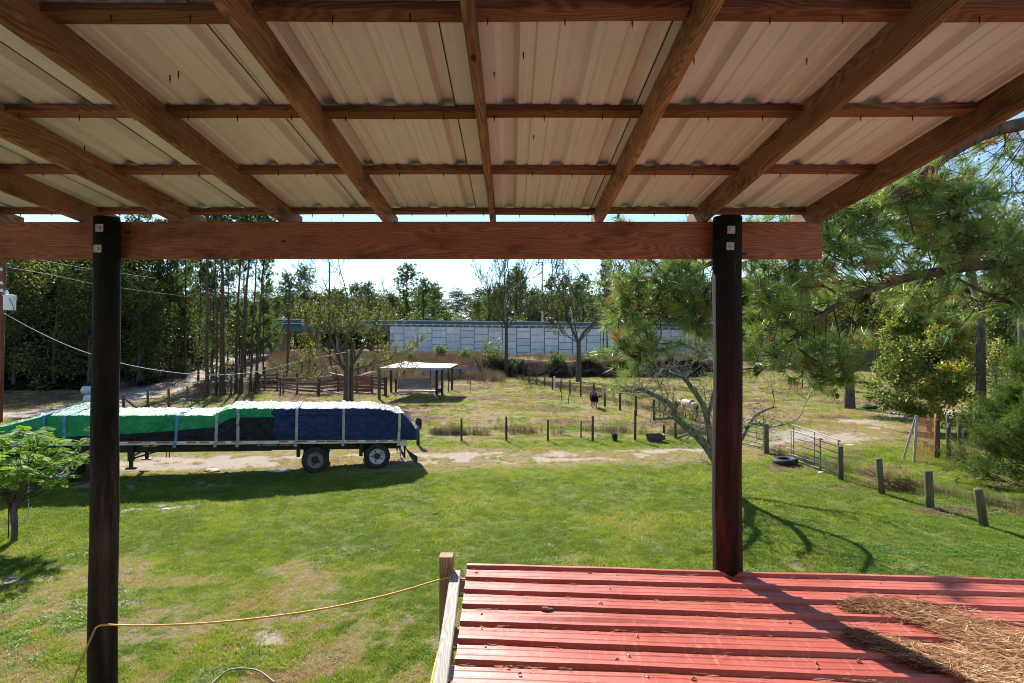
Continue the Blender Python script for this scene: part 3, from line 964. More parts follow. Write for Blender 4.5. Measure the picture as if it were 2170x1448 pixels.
# fallen pine needles heaped on the red roof
def needle_heap():
    r = RN; n = 14000
    # heap follows two drifts which meet at the lower right
    def lane(pts, k):
        t = r.uniform(0, len(pts) - 1.001, k); i = t.astype(int); f = (t - i)[:, None]
        A = np.array(pts, float); return A[i] * (1 - f) + A[i + 1] * f
    upx = [(1805, 1288, 20, .3), (1860, 1292, 34, .4), (1950, 1305, 36, .6), (2040, 1345, 66, .8), (2120, 1390, 95, 1), (2200, 1420, 110, 1)]
    lox = [(1815, 1347, 12, .3), (1880, 1378, 24, .5), (1960, 1402, 36, .8), (2040, 1422, 52, 1), (2120, 1450, 62, 1), (2200, 1500, 70, 1)]
    Q = np.concatenate([lane(upx, n // 2), lane(lox, n // 2)])
    px_ = Q[:, 0] + r.normal(0, 12, n); py_ = Q[:, 1] + np.clip(r.normal(0, .36, n), -.8, .8) * Q[:, 2] * .75
    d_ = 1.9 * F / (py_ - 724); X_ = (px_ - 1085) / F * d_
    hgt = .05 * Q[:, 3] * r.uniform(0, 1, n) ** 1.0
    az = ang + .0 + r.normal(-.38, .5, n) + (r.uniform(0, 1, n) < .2) * r.uniform(-1.5, 1.5, n)
    L_ = r.uniform(.07, .17, n); el = r.normal(0, .16, n)
    dv = np.stack([np.cos(az) * np.cos(el), np.sin(az) * np.cos(el), np.sin(el)], 1)
    c_ = np.stack([X_, d_, 3.1 + .012 + hgt], 1)
    nrm = np.stack([-np.sin(az), np.cos(az), r.normal(0, .6, n)], 1); nrm /= np.linalg.norm(nrm, axis=1)[:, None]
    w = .0016
    bow = np.stack([r.normal(0, .012, n), r.normal(0, .012, n), np.abs(r.normal(0, .010, n))], 1)
    a = c_ - dv * L_[:, None] / 2; b = c_ + dv * L_[:, None] / 2; mid = c_ + bow
    for q in (a, b, mid): q[:, 2] = np.maximum(q[:, 2], 3.1 + .008)
    V_ = np.concatenate([a - nrm * w, a + nrm * w, mid + nrm * w, mid - nrm * w, b + nrm * w * .6, b - nrm * w * .6])
    i = np.arange(n); Fc = np.concatenate([np.stack([i, i + n, i + 2 * n, i + 3 * n], 1), np.stack([i + 3 * n, i + 2 * n, i + 4 * n, i + 5 * n], 1)])
    t = np.clip(.15 + .75 * hgt / .05 * r.uniform(.4, 1.2, n) + r.normal(0, .12, n), 0, 1)  # tint paints shade low in the heap and pale highlights on top
    setp(obj('pine_needle_heap', np_mesh('pine_needle_heap', V_, Fc, MAT['deadneedle'], np.concatenate([t, t]))), 'heap of fallen brown pine needles on the right end of the red roof', kind='stuff')
    # thin strays
    n = 420; r2 = RN
    uu = r2.uniform(0, 4.5, n); vv = -.03 - ps * r2.integers(0, 8, n) - .03 - np.abs(r2.normal(0, .03, n))
    az = r2.normal(0, .35, n); L_ = r2.uniform(.04, .13, n)
    W_ = np.array(RM.to_3x3()); c_ = (W_ @ np.stack([uu, vv, 0 * uu + .012])).T + np.array(RM.translation)
    az = az + ang; dv = np.stack([np.cos(az), np.sin(az), 0 * az], 1); nv = np.stack([-np.sin(az), np.cos(az), 0 * az], 1)
    V_ = np.concatenate([c_ - dv * L_[:, None] / 2 - nv * .0011, c_ + dv * L_[:, None] / 2 - nv * .0011, c_ + dv * L_[:, None] / 2 + nv * .0011, c_ - dv * L_[:, None] / 2 + nv * .0011])
    i = np.arange(n)
    setp(obj('loose_needles', np_mesh('loose_needles', V_, np.stack([i, i + n, i + 2 * n, i + 3 * n], 1), MAT['deadneedle'], r2.uniform(0, .8, n))), 'single dry pine needles lying along the ribs of the red roof', kind='stuff')


needle_heap()
# a curled piece of bark and small twigs on the roof
def roof_pt(px, py, dz=.012): 
    d_ = 1.9 * F / (py - 724); return Vector(((px - 1085) / F * d_, d_, 3.1 + dz))


bm_ = plain('loose_bark', (.10, .06, .04), (.30, .24, .2), 12, .85, .1, bump=.6)
b = MB(); a0, a1 = roof_pt(1146, 1297), roof_pt(1179, 1296)
pts_ = [a0.lerp(a1, t) + Vector((0, .006 * math.sin(t * 9), .006 + .004 * math.sin(t * 6))) for t in [k / 6 for k in range(7)]]
b.tube(pts_, [.002, .010, .013, .010, .012, .008, .002], 6)
setp(b.obj('bark_piece', bm_), 'small curled strip of bark in a groove of the red roof', 'bark')
tm = MB()
for (x_, y_) in ((1250, 1217), (1010, 1217), (1273, 1282), (1308, 1402), (1078, 1418), (1102, 1432), (1470, 1442), (1820, 1405), (1735, 1423)):
    p_ = roof_pt(x_, y_, .008); L_ = R.uniform(.008, .016)
    tm.tube([p_ - Vector((L_, .003, 0)), p_ + Vector((0, .003, .008)), p_ + Vector((L_, -.004, .002))], [.004, .007, .003], 5)
setp(tm.obj('roof_debris', bm_), 'bits of twig and cone scale scattered on the red roof', kind='stuff')
# ---------------------------------------------------------------- flatbed trailer with a tarped load
TO = Vector((-4.2, 22.6, 0)); TU = Vector((-.9565, -.2917, 0)); TV = Vector((-.2917, .9565, 0))


def T(s, v, z):
    """along the trailer from its rear, across away from the viewer, up"""
    q = TO + TU * s + TV * v; return Vector((q.x, q.y, z))


def zr(s): return .95 + .0435 * s + .02
TRL = 14.7
MAT['frame'] = plain('dirty_black_frame', (.006, .006, .006), (.022, .020, .018), 4, .6, .35)
MAT['siderail'] = plain('scuffed_aluminium_rail', (.30, .33, .33), (.58, .60, .55), 3, .45, .5, .35, .2, scale=(1, 1, 1))
trailer = thing('flatbed_trailer', 'long black flatbed trailer with aluminium side rails, parked on the dirt track', 'trailer', tuple(T(3, 1.2, 0)))


def tbox(mb, s0, s1, v0, v1, za, zb, mi=0):
    """box in trailer space, za/zb relative to the rail underside line"""
    vs = [T(s0, v0, zr(s0) + za), T(s1, v0, zr(s1) + za), T(s1, v1, zr(s1) + za), T(s0, v1, zr(s0) + za),
          T(s0, v0, zr(s0) + zb), T(s1, v0, zr(s1) + zb), T(s1, v1, zr(s1) + zb), T(s0, v1, zr(s0) + zb)]
    mb.add(vs, [(0, 1, 2, 3), (7, 6, 5, 4), (4, 5, 1, 0), (5, 6, 2, 1), (6, 7, 3, 2), (7, 4, 0, 3)], mi)


m = MB(); tbox(m, 0, TRL, .03, 2.55, .045, .10); m.obj('deck', MAT['greywood'], trailer, mw=I4)
for v0 in (0, 2.55):
    m = MB(); tbox(m, 0, TRL, v0, v0 + .04, 0, .125); tbox(m, 0, TRL, v0 - .012 if v0 == 0 else v0 + .04, v0 if v0 == 0 else v0 + .052, .085, .125); m.obj('side_rail', MAT['siderail'], trailer, mw=I4)
for v0 in (.42, 1.95):
    m = MB()
    tbox(m, .15, TRL - .2, v0, v0 + .14, -.03, 0); tbox(m, .15, TRL - .2, v0 + .05, v0 + .08, -.30, -.03); tbox(m, 5.0, TRL - 1.5, v0, v0 + .14, -.33, -.30)
    tbox(m, 1, 5.0, v0, v0 + .14, -.30, -.28)
    m.obj('main_beam', MAT['frame'], trailer, mw=I4)
m = MB()
s = .5
while s < TRL:
    tbox(m, s, s + .06, .05, 2.5, -.07, 0.045); s += .6
setp(m.obj('cross_member', MAT['frame'], trailer, mw=I4), kind='stuff')
# reflective tape and lamps on the rail, each a piece
mr = plain('red_reflector', (.45, .015, .012), (.6, .03, .02), 9, .35, .5); mw_ = plain('white_reflector', (.6, .6, .58), (.75, .75, .72), 9, .35, .5)
for px in (185, 285, 345, 404, 432, 466, 500, 600, 637, 678, 703, 745, 785, 810, 840):
    k = (px - 1085) / F
    d_ = (22.28 + .305 * 5.27) / (1 - .305 * k)
    s_ = (TO.y - d_) / .2917
    L_ = .42 if px % 2 else .32
    m = MB(); tbox(m, s_ - L_ / 2, s_ + L_ / 2, -.018, -.0125, .070, .112); m.obj('reflector', mr, trailer, mw=I4)
    m = MB(); tbox(m, s_ + L_ / 2 + .01, s_ + L_ / 2 + .2, -.0175, -.0125, .070, .112); m.obj('reflector', mw_, trailer, mw=I4)
# oval maker's plate
m = MB(); cs = 8.98; ring = []
for k in range(28):
    a = 2 * math.pi * k / 28; ring.append((math.cos(a) * .25, math.sin(a) * .058))
vs = [T(cs - u, -.030 + .34, zr(cs) - .065 + w) for u, w in ring] + [T(cs - u, -.025 + .34, zr(cs) - .065 + w) for u, w in ring]
m.add(vs, [tuple(range(28)), tuple(reversed(range(28, 56)))] + [((k + 1) % 28, k, k + 28, (k + 1) % 28 + 28) for k in range(28)])
ov = m.obj('maker_plate', plain('cream_yellow_plate', (.50, .36, .14), (.58, .44, .2), 6, .5, .4), trailer, mw=I4)
fc = bpy.data.curves.new('maker_lettering', 'FONT'); fc.body = 'FONTAINE'; fc.size = .085; fc.align_x = 'CENTER'; fc.align_y = 'CENTER'; fc.extrude = .001; fc.space_character = 1.0
fc.materials.append(MAT['black'])
TR = Matrix((-TU, Vector((0, 0, 1)), -TV)).transposed().to_4x4()
tm_ = TR.copy(); tm_.translation = T(cs, .306, zr(cs) - .065); tm_ = tm_ @ Matrix.Diagonal((1.0, 1.0, 1, 1))
_t = bpy.data.objects.new('t', fc); COL.objects.link(_t); bpy.context.view_layer.update()
fm = bpy.data.meshes.new_from_object(_t.evaluated_get(bpy.context.evaluated_depsgraph_get())); bpy.data.objects.remove(_t)
if not fm.materials: fm.materials.append(MAT['black'])
fo = bpy.data.objects.new('lettering', fm); COL.objects.link(fo); fo.parent = ov; fo.matrix_basis = wm(ov).inverted() @ tm_


def wheel(c, axis, name='wheel', rim_m=None, parent=None, R0=.50, dual=True, dish='out', muddy=False):
    """tyre tread, steel rim with hand holes, hub; axis points towards the viewer"""
    axis = Vector(axis).normalized()
    m = MB(); w = .25
    prof = [(0, .30), (-.012, .315), (0.0, .36), (.004, .42), (-.008, R0 - .035), (-.03, R0 - .008), (-.055, R0)]
    k = 9
    for i in range(k):
        a0 = -.055 - (w - .11) * (i + .0) / k; a1 = a0 - (w - .11) / k
        prof += [(a0 - .002, R0), (a0 - .004, R0 - (.012 if i % 2 else 0)), (a1, R0 - (.012 if i % 2 else 0))]
    prof += [(-w + .03, R0 - .008), (-w + .008, R0 - .035), (-w, .42), (-w, .36), (-w + .01, .30)]
    m.lathe(prof, c, axis, 48)
    if dual: m.lathe([(a - w - .06, r) for a, r in prof], c, axis, 40)
    root = m.obj(name, MAT['rubber'], parent, True, mw=I4)
    m = MB()
    m.lathe([(-.012, .312), (.0, .302), (-.005, .290), (-.05, .283), (-.075, .275), (-.115, .25)] + ([(-.125, .235), (-.12, .13), (-.09, .12)] if dish == 'out' else [(-.125, .235), (-.075, .2), (-.05, .13), (-.04, .12)]), c, axis, 40)
    rim = m.obj('rim', rim_m or MAT['rim'], root, True, mw=I4)
    m = MB(); u = axis.orthogonal().normalized(); v = axis.cross(u)
    off = -.119 if dish == 'out' else -.10
    for k in range(5 if not muddy else 2):
        a = 2 * math.pi * k / 5 + .5; cc = Vector(c) + (u * math.cos(a) + v * math.sin(a)) * .195 + axis * (off)
        m.lathe([(0, .034), (.003, .034), (.003, 0)], cc, axis, 12)
    setp(m.obj('hand_hole', MAT['black'], root, mw=I4), kind='stuff')
    m = MB()
    for k in range(10):
        a = 2 * math.pi * k / 10; cc = Vector(c) + (u * math.cos(a) + v * math.sin(a)) * .142 + axis * (-.115)
        m.lathe([(0, .014), (.03, .013), (.03, 0)], cc, axis, 6)
    setp(m.obj('lug_nut', MAT['rimdark'] if muddy else MAT['screw'], root, mw=I4), kind='stuff')
    m = MB(); m.lathe([(-.12, .105), (-.05, .10), (-.02, .085), (.0, .06), (.005, 0)], c, axis, 20)
    m.obj('hub', MAT['rimdark'], root, True, mw=I4)
    return root


MAT['rim'] = plain('white_painted_rim', (.36, .38, .40), (.62, .63, .64), 6, .5, .4, 0)
MAT['rimrust'] = plain('muddy_steel_rim', (.13, .11, .09), (.30, .27, .23), 6, .7, .3, 0)
MAT['rimdark'] = plain('greasy_hub', (.02, .014, .011), (.06, .04, .03), 8, .6, .3, 0)
MAT['chrome'] = plain('polished_rim', (.55, .57, .6), (.72, .74, .76), 5, .22, .5, .9, .05)
for s_, rm, mud in ((1.12, MAT['rim'], False), (3.42, MAT['rimrust'], True)):
    for v_ in (0.02, 2.57):
        c_ = T(s_, v_, 0); z0 = float(zf(c_.x, c_.y)); c_.z = z0 + .49
        wheel(c_, -TV if v_ < 1 else TV, rim_m=rm, parent=trailer, muddy=mud)
    m = MB(); a_ = T(s_, .3, 0); b_ = T(s_, 2.3, 0); zz = float(zf(a_.x, a_.y)) + .49
    m.tube([(a_.x, a_.y, zz), (b_.x, b_.y, zz)], .065, 10)
    for v_ in (.5, 2.0): tbox(m, s_ - .45, s_ + .45, v_ - .05, v_ + .05, -.42, -.3)
    m.obj('axle', MAT['frame'], trailer, mw=I4)
# hangers, steel brackets behind the wheels, air tank
for s_ in (4.05, 1.75):
    m = MB(); tbox(m, s_ - .08, s_ + .05, .12, .34, -.52, -.03); m.obj('hanger', MAT['frame'], trailer, mw=I4)
m = MB(); tbox(m, 4.2, 5.5, .32, .38, -.13, -.06); m.obj('tool_rack', MAT['rimrust'], trailer, mw=I4)
# landing gear
for v_ in (.35, 2.1):
    m = MB(); s_ = 9.62
    tbox(m, s_ - .09, s_ + .09, v_, v_ + .16, -.62, -.05); tbox(m, s_ - .055, s_ + .055, v_ + .03, v_ + .13, -.88, -.6); tbox(m, s_ - .16, s_ + .16, v_ - .02, v_ + .2, -.92, -.88)
    m.bar(T(s_ - .05, v_ + .1, zr(s_) - .55), T(s_ - 1.0, v_ + .1, zr(s_) - .28), .05, .05)
    m.obj('landing_leg', MAT['frame'], trailer, mw=I4)
m = MB(); m.bar(T(9.62, .5, zr(9.6) - .5), T(9.62, 2.1, zr(9.6) - .5), .05, .05); m.obj('brace', MAT['frame'], trailer, mw=I4)
for s_ in (8.5, 8.4):
    m = MB(); m.bar(T(s_, .35, zr(s_) - .3), T(s_, .35, zr(s_) - .52), .02, .02); m.obj('hanging_chain', MAT['frame'], trailer, mw=I4)
# rear bumper, lamps, torn mud flaps
m = MB(); tbox(m, -.02, .05, .2, 2.4, -.24, 0); tbox(m, .0, .06, .3, .38, -.62, -.2); tbox(m, .0, .06, 2.2, 2.28, -.62, -.2); tbox(m, 0, .06, .3, 2.3, -.66, -.58)
m.obj('rear_bumper', MAT['frame'], trailer, mw=I4)
m = MB(); tbox(m, -.04, .3, -.01, .03, -.12, .10); m.obj('corner_plate', MAT['siderail'], trailer, mw=I4)


def flap(s_, v_, curl, mat_, top=-.2, L=.72, w=.5):
    m = MB(); vs = []
    for i in range(9):
        t = i / 8
        for j in range(4):
            vs.append(T(s_ - curl * t * t - .02 * math.sin(j * 1.5 + t * 4), v_ + w * j / 3 * (1 - .35 * t), zr(s_) + top - L * t * (1 - .12 * j)))
    m.add(vs, [(i * 4 + j, i * 4 + j + 1, i * 4 + 5 + j, i * 4 + 4 + j) for i in range(8) for j in range(3)])
    o = m.obj('mud_flap', mat_, trailer, mw=I4)
    md = o.modifiers.new('t', 'SOLIDIFY'); md.thickness = .012


flap(.25, .1, .05, plain('pale_flap', (.2, .2, .2), (.5, .5, .5), 5, .6), -.02, .66, .35)
flap(.02, .05, .48, MAT['rubber'], -.1, .82, .42)
flap(.25, 1.9, .10, MAT['rubber'], -.1, .7, .45)

# ------------------------------------------------ load under tarpaulins
load = thing('tarped_load', 'long strapped load under green, black and blue tarpaulins on the flatbed trailer', 'load', tuple(T(6, 1.2, 1.3)))
S0, S1 = -.38, 14.5
GB = 4.96


def h_top(s):
    a = 1.36 + .0 * s                      # rear block height above the rail line
    z_rear = 2.35 + .033 * (s - .95) - zr(s); z_front = 2.29 + .038 * (s - 6.8) - zr(s)
    t = float(smooth(6.35, 7.0, s))
    h = z_rear * (1 - t) + z_front * t
    if s < 1.2: h -= (1.2 - s) * .20 + max(0, .15 - s) ** 1.5 * 1.3
    if s > 12.0: h -= (s - 12.0) * .30
    return max(h, .2)


def tarp_section(s):
    """closed-ish cross profile: near hem -> top -> far hem; list of (v, z above rail line)"""
    h = h_top(s); inset = 0.02
    if s < 0: inset += .0
    n1, n2 = 30, 16; pr = []; gg = gb(s)
    for i in range(n1 + 1):
        t = gg * i / 17 if i <= 17 else gg + (1 - gg) * (i - 17) / 13; pr.append((inset + .02 + .05 * t ** 2, .105 + (h - .105) * t))
    for i in range(1, n2): pr.append((.07 + 2.42 * i / n2, h + .035 * math.sin(math.pi * i / n2)))
    for i in range(n1 + 1):
        i = 30 - i; t = gg * i / 17 if i <= 17 else gg + (1 - gg) * (i - 17) / 13; pr.append((2.56 - inset - .05 * t, .105 + (h - .105) * t))
    return pr


def gb(s):
    return float(np.interp(s, [4.9, 6.2, 6.4, 6.9, 8.2, 9.8, 11.3, 13.6], [.74, .74, .68, .56, .42, .30, .22, .12]))


ss = [S0 + i * .04 for i in range(int((S1 - S0) / .04) + 1)]
NP = len(tarp_section(1.0))
TV_ = np.zeros((len(ss), NP, 3))
for i, s in enumerate(ss):
    for j, (v, z) in enumerate(tarp_section(s)):
        TV_[i, j] = (s, v, z)
sA, jA = TV_[:, :, 0], np.arange(NP)[None, :].repeat(len(ss), 0)
per = TV_[:, :, 2] + np.where(jA > 30, TV_[:, :, 1], 0)
# wrinkles: diagonal folds pulled down from the straps
fold = np.zeros_like(sA)
for (sx, dirn, f) in ((.6, 1, 5), (2.2, -1, 4), (4.4, 1, 6), (5.9, -1, 5), (8.2, 1, 3), (10.5, -1, 4)):
    ph = (sA - sx) * f + dirn * per * f * 1.2 + 2.5 * fbm(sA * .8, per, 5)
    fold += np.exp(-((sA - sx) / 1.1) ** 2) * np.abs(np.sin(ph + 3 * fbm(sA * 1.7, per * 1.7, 55))) ** 5 * .045
fold += (fbm(sA * 2.3, per * 2.1, 13, 5) - .5) * .05 + (np.abs(fbm(sA * .9 + per * .8, per * 3.0, 23, 4) - .5) < .02) * .012
q1 = fbm(sA * 1.5 + per * 1.3, per * 1.1 - sA * .4, 71, 3); q2 = fbm(sA * 2.6 - per * 2.0, per * 1.6 + sA * .7, 73, 3)
fold += (np.clip(1 - np.abs(q1 - .5) * 20, 0, 1) ** 1.5 * .085 + np.clip(1 - np.abs(q2 - .5) * 20, 0, 1) ** 1.5 * .065) * (.4 + .6 * fbm(sA * .6, per, 75))
rear = smooth(1.0, -.3, sA); fold += rear * (fbm(sA * 3, per * 3, 17, 4) - .5) * .22
side = (jA <= 30); far = (jA >= 46)
TV_[:, :, 1] += np.where(side, -fold, np.where(far, fold, 0)) * smooth(.1, .35, TV_[:, :, 2])
TV_[:, :, 2] += np.where(~side & ~far, fold * .9, 0)
# seams of the timber stack underneath
TV_[:, :, 1] += np.where(side, .02 * np.exp(-((TV_[:, :, 2] - .62 * (sA < 6)) / .02) ** 2), 0)
TV_[:, :, 2] += .22 * np.exp(-((sA - 11.55) / .38) ** 2) * smooth(1.2, 2.2, TV_[:, :, 1]) * (~side & ~far)
# pull the rear end in and the front down to a wedge
TV_[:, :, 1] = 1.28 + (TV_[:, :, 1] - 1.28) * (1 - .22 * smooth(.3, -.38, sA)[:, :] * smooth(.5, 1.3, TV_[:, :, 2]))


def tarp_mat(name, c1, c2, rough=.42):
    q = NT(name); v = q.coord('Object', (1, 1, 1), rnd=False)
    n = q.noise(v, 2.2, 8, .7, .5)
    c = q.ramp(n, [(.3, c1), (.62, c2)])
    dust = q.noise(v, 7, 6, .7, 1.0)
    c = q.mix(q.ramp(dust, [(.55, (0, 0, 0)), (.8, (.12, .12, .12))]), c, (.25, .24, .22))
    q.bump(q.math('ADD', q.noise(v, 3.2, 4, .55, 2.2), q.math('MULTIPLY', q.noise(v, 9, 5, .6, 1.2), .5)), .9, .09)
    return q.fin(c, .5, .25)


MAT['tgreen'] = tarp_mat('green_tarpaulin', (.008, .17, .055), (.022, .30, .10))
MAT['tblack'] = tarp_mat('black_tarpaulin', (.005, .006, .010), (.012, .015, .022))
MAT['tblue'] = tarp_mat('blue_tarpaulin', (.008, .018, .062), (.018, .038, .115))


def T3(s, v, z): return T(s, v, zr(s) + z)


groups = {'green': ([], []), 'black': ([], []), 'blue': ([], [])}
for i in range(len(ss) - 1):
    for j in range(NP - 1):
        s = (ss[i] + ss[i + 1]) / 2
        jj = j if j < 31 else (NP - 2 - j)
        if s < GB - .12 * (1 - min(jj, 30) / 30) - .04 * math.sin(jj * .5): k = 'blue'
        elif jj < 17: k = 'black'
        else: k = 'green'
        groups[k][1].append((i * NP + j, (i + 1) * NP + j, (i + 1) * NP + j + 1, i * NP + j + 1))
flat = TV_.reshape(-1, 3).copy()
WT = np.array([T3(*p) for p in flat])
for k in groups:
    fa = np.array(groups[k][1]); u, inv = np.unique(fa, return_inverse=True)
    Vn = WT[u].copy()
    if k == 'green':
        Vn += np.array(-TV) * .006 * 1.0; Vn[:, 2] += .006
    me = np_mesh(k + '_tarpaulin', Vn, inv.reshape(-1, 4), MAT['t' + k], smooth_=True)
    obj(k + '_tarpaulin', me, None, load, mw=I4)
# end caps
for (i, k) in ((0, 'blue'), (len(ss) - 1, 'green')):
    ring = [tuple(WT[i * NP + j]) for j in range(NP)]
    m = MB(); c_ = sum((Vector(v) for v in ring), Vector()) / NP + (-TU * .18 if i == 0 else TU * .2)
    mid = [Vector(v).lerp(c_, .25) + (-TU * .14 if i == 0 else TU * .1) + Vector((0, 0, .03 * math.sin(q * 2))) for q, v in enumerate(ring)]
    m.add(ring + mid + [c_], [(j, j + 1, NP + j + 1, NP + j) for j in range(NP - 1)] + [(NP + j, NP + j + 1, 2 * NP) for j in range(NP - 1)])
    m.obj(k + '_tarpaulin_end', MAT['t' + k], load, True, mw=I4)
# a fold where the black sheet bunches at the step, and grommet line on the blue sheet
m = MB(); hp = []
for s in np.arange(.9, 4.8, .06):
    i = int((s - S0) / .04); a = WT[i * NP + 20]; hp.append(Vector(a) - TV * .012)
m.tube(hp, .013, 5)
m.obj('tarp_hem', MAT['tblack'], load, mw=I4)
# straps
sb = plain('blue_webbing', (.05, .16, .30), (.10, .26, .42), 12, .7, .2); sg = plain('grey_webbing', (.24, .25, .26), (.38, .39, .38), 12, .7, .2); sy = plain('faded_yellow_webbing', (.36, .38, .24), (.50, .50, .36), 12, .7, .2)
for (px, lean, mt) in ((97, .16, sb), (143, .18, sb), (379, .14, sb), (461, .08, sg), (503, .0, sg), (631, .08, sg), (728, .02, sg), (850, .12, sy)):
    k = (px - 1085) / F; d_ = (22.28 + .305 * 5.27) / (1 - .305 * k); s_ = (TO.y - d_) / .2917
    m = MB(); vs = []
    js = list(range(NP)); w = .05
    path = []
    for j in js:
        fz = min(1, max(0, WT[0][2] * 0 + (TV_[0, j, 2]) / 1.3)) if j < 31 else 1
        so_ = s_ + lean * (1 - fz)
        i = min(len(ss) - 2, max(0, int((so_ - S0) / .04)))
        loc = np.max(np.stack([TV_[max(0, min(len(ss) - 1, i + q)), j] for q in (-1, 0, 1, 2)]) * np.array([0, -1, 1]), axis=0)
        v_ = -loc[1] if j <= 30 else (max(TV_[i, j, 1], 0)); z_ = loc[2]
        nrm = (-.018, 0) if j < 30 else ((0, .018) if j < 46 else (.018, 0))
        path.append((so_, v_ + nrm[0], z_ + nrm[1]))
    path = [(path[0][0] + .03, -.03, -.14), (path[0][0] + .02, -.03, .1)] + path + [(path[-1][0], 2.62, -.1)]
    for (a, v_, z_) in path: vs += [T3(a - w, v_, z_), T3(a + w, v_, z_)]
    m.add(vs, [(2 * q, 2 * q + 1, 2 * q + 3, 2 * q + 2) for q in range(len(path) - 1)])
    o = m.obj('strap', mt, load, mw=I4); md = o.modifiers.new('t', 'SOLIDIFY'); md.thickness = .006; md.offset = 0
    m = MB(); a = path[0][0]
    vs = [T3(a - .06, -.04, -.16), T3(a + .06, -.04, -.16), T3(a + .06, -.04, -.10), T3(a - .06, -.04, -.10)]
    m.bar(T3(a - .08, -.02, -.13), T3(a + .08, -.02, -.13), .06, .07); m.obj('strap_winch', MAT['frame'], trailer, mw=I4)

# ------------------------------------------------ tractor unit, mostly outside the picture
truck = thing('semi_truck', 'rear of a dark semi truck with polished rims under the left end of the trailer', 'truck', tuple(T(13, 1.2, 0)))
for s_ in (11.62, 12.98):
    for v_ in (.02, 2.55):
        c_ = T(s_, v_, 0); c_.z = float(zf(c_.x, c_.y)) + .50
        wheel(c_, -TV if v_ < 1 else TV, rim_m=MAT['chrome'], parent=truck, R0=.51)
m = MB()
for v_ in (.8, 1.7): tbox(m, 10.8, 19.5, v_, v_ + .1, -.75, -.45)
tbox(m, 11.5, 13.2, .6, 2.0, -.45, -.36); m.obj('chassis', MAT['frame'], truck, mw=I4)
for v_ in (-.02, 2.1):
    m = MB(); vs = []
    for i in range(7):
        for j in range(3): vs.append(T(10.85 - .05 * i / 6, v_ + .55 * j / 2, zr(10.8) - .50 - .72 * i / 6))
    m.add(vs, [(i * 3 + j, i * 3 + j + 1, i * 3 + 4 + j, i * 3 + 3 + j) for i in range(6) for j in range(2)])
    o = m.obj('mud_flap', MAT['rubber'], truck, mw=I4); md = o.modifiers.new('t', 'SOLIDIFY'); md.thickness = .012
paint = plain('dark_blue_truck_paint', (.01, .02, .06), (.014, .03, .08), 3, .3, .5)
m = MB()
for (a, b_, z0, z1, v0, v1) in ((14.9, 16.6, -.5, 2.3, .1, 2.45), (16.6, 17.6, -.5, 1.6, .15, 2.4), (17.6, 19.4, -.4, .85, .3, 2.25)):
    tbox(m, a, b_, v0, v1, z0, z1)
cabm = m.mesh('cab', paint); cabo = obj('cab', cabm, None, truck, mw=I4); bv = cabo.modifiers.new('b', 'BEVEL'); bv.width = .12; bv.segments = 3
m = MB(); tbox(m, 16.7, 17.4, .13, .15, .6, 1.35); m.obj('door_window', MAT['black'], truck, mw=I4)
c_ = T(18.6, .1, 0); c_.z = float(zf(c_.x, c_.y)) + .5; wheel(c_, -TV, rim_m=MAT['chrome'], parent=truck, dual=False)
# ---------------------------------------------------------------- trees
def unit(v):
    v = np.asarray(v, float); return v / np.maximum(np.linalg.norm(v, axis=-1, keepdims=True), 1e-9)


def leaf_cards(C, size, seed, asp=.5, droop=.0, flat=.0):
    """rhombic leaves around the given centres"""
    r = np.random.default_rng(seed); n = len(C)
    a = unit(r.normal(0, 1, (n, 3)) * np.array([1, 1, 1 - flat]) + np.array([0, 0, -droop]))
    nrm = unit(r.normal(0, 1, (n, 3)) * np.array([1 - flat, 1 - flat, 1]))
    b = unit(np.cross(a, nrm)); s = np.asarray(size) * r.uniform(.6, 1.25, n)
    s = s[:, None]
    V_ = np.concatenate([C - a * s * .5, C + b * s * asp * .5, C + a * s * .5, C - b * s * asp * .5])
    i = np.arange(n)
    return V_, np.stack([i, i + n, i + 2 * n, i + 3 * n], 1)


def tufts(C, D, n, length, width, seed, spread=.75):
    """needle tufts: centres C, shoot directions D, n needles each"""
    r = np.random.default_rng(seed); k = len(C)
    Cn = np.repeat(C, n, 0); Dn = np.repeat(unit(D), n, 0)
    along = r.uniform(-.5, .35, (k * n, 1)) * length * .9
    rad = unit(np.cross(Dn, r.normal(0, 1, (k * n, 3))))
    f = r.uniform(.25, 1.0, (k * n, 1)) * spread
    dr = unit(Dn * (1 - f * .5) + rad * f * 1.3)
    L_ = length * r.uniform(.6, 1.1, (k * n, 1))
    b = Cn + Dn * along; tip = b + dr * L_ + np.array([0, 0, -1]) * L_ * r.uniform(0, .16, (k * n, 1))
    sd = unit(np.cross(dr, r.normal(0, 1, (k * n, 3)))) * width / 2
    V_ = np.concatenate([b - sd, b + sd, tip]); i = np.arange(k * n)
    t = np.repeat(r.normal(.42, .16, k), n) + r.normal(0, .12, k * n)
    t = np.clip(t, 0, .86)
    br = np.repeat(r.uniform(0, 1, k) < .06, n)
    t[br] = r.uniform(.92, 1, br.sum())
    return V_, np.stack([i, i + k * n, i + 2 * k * n], 1), t


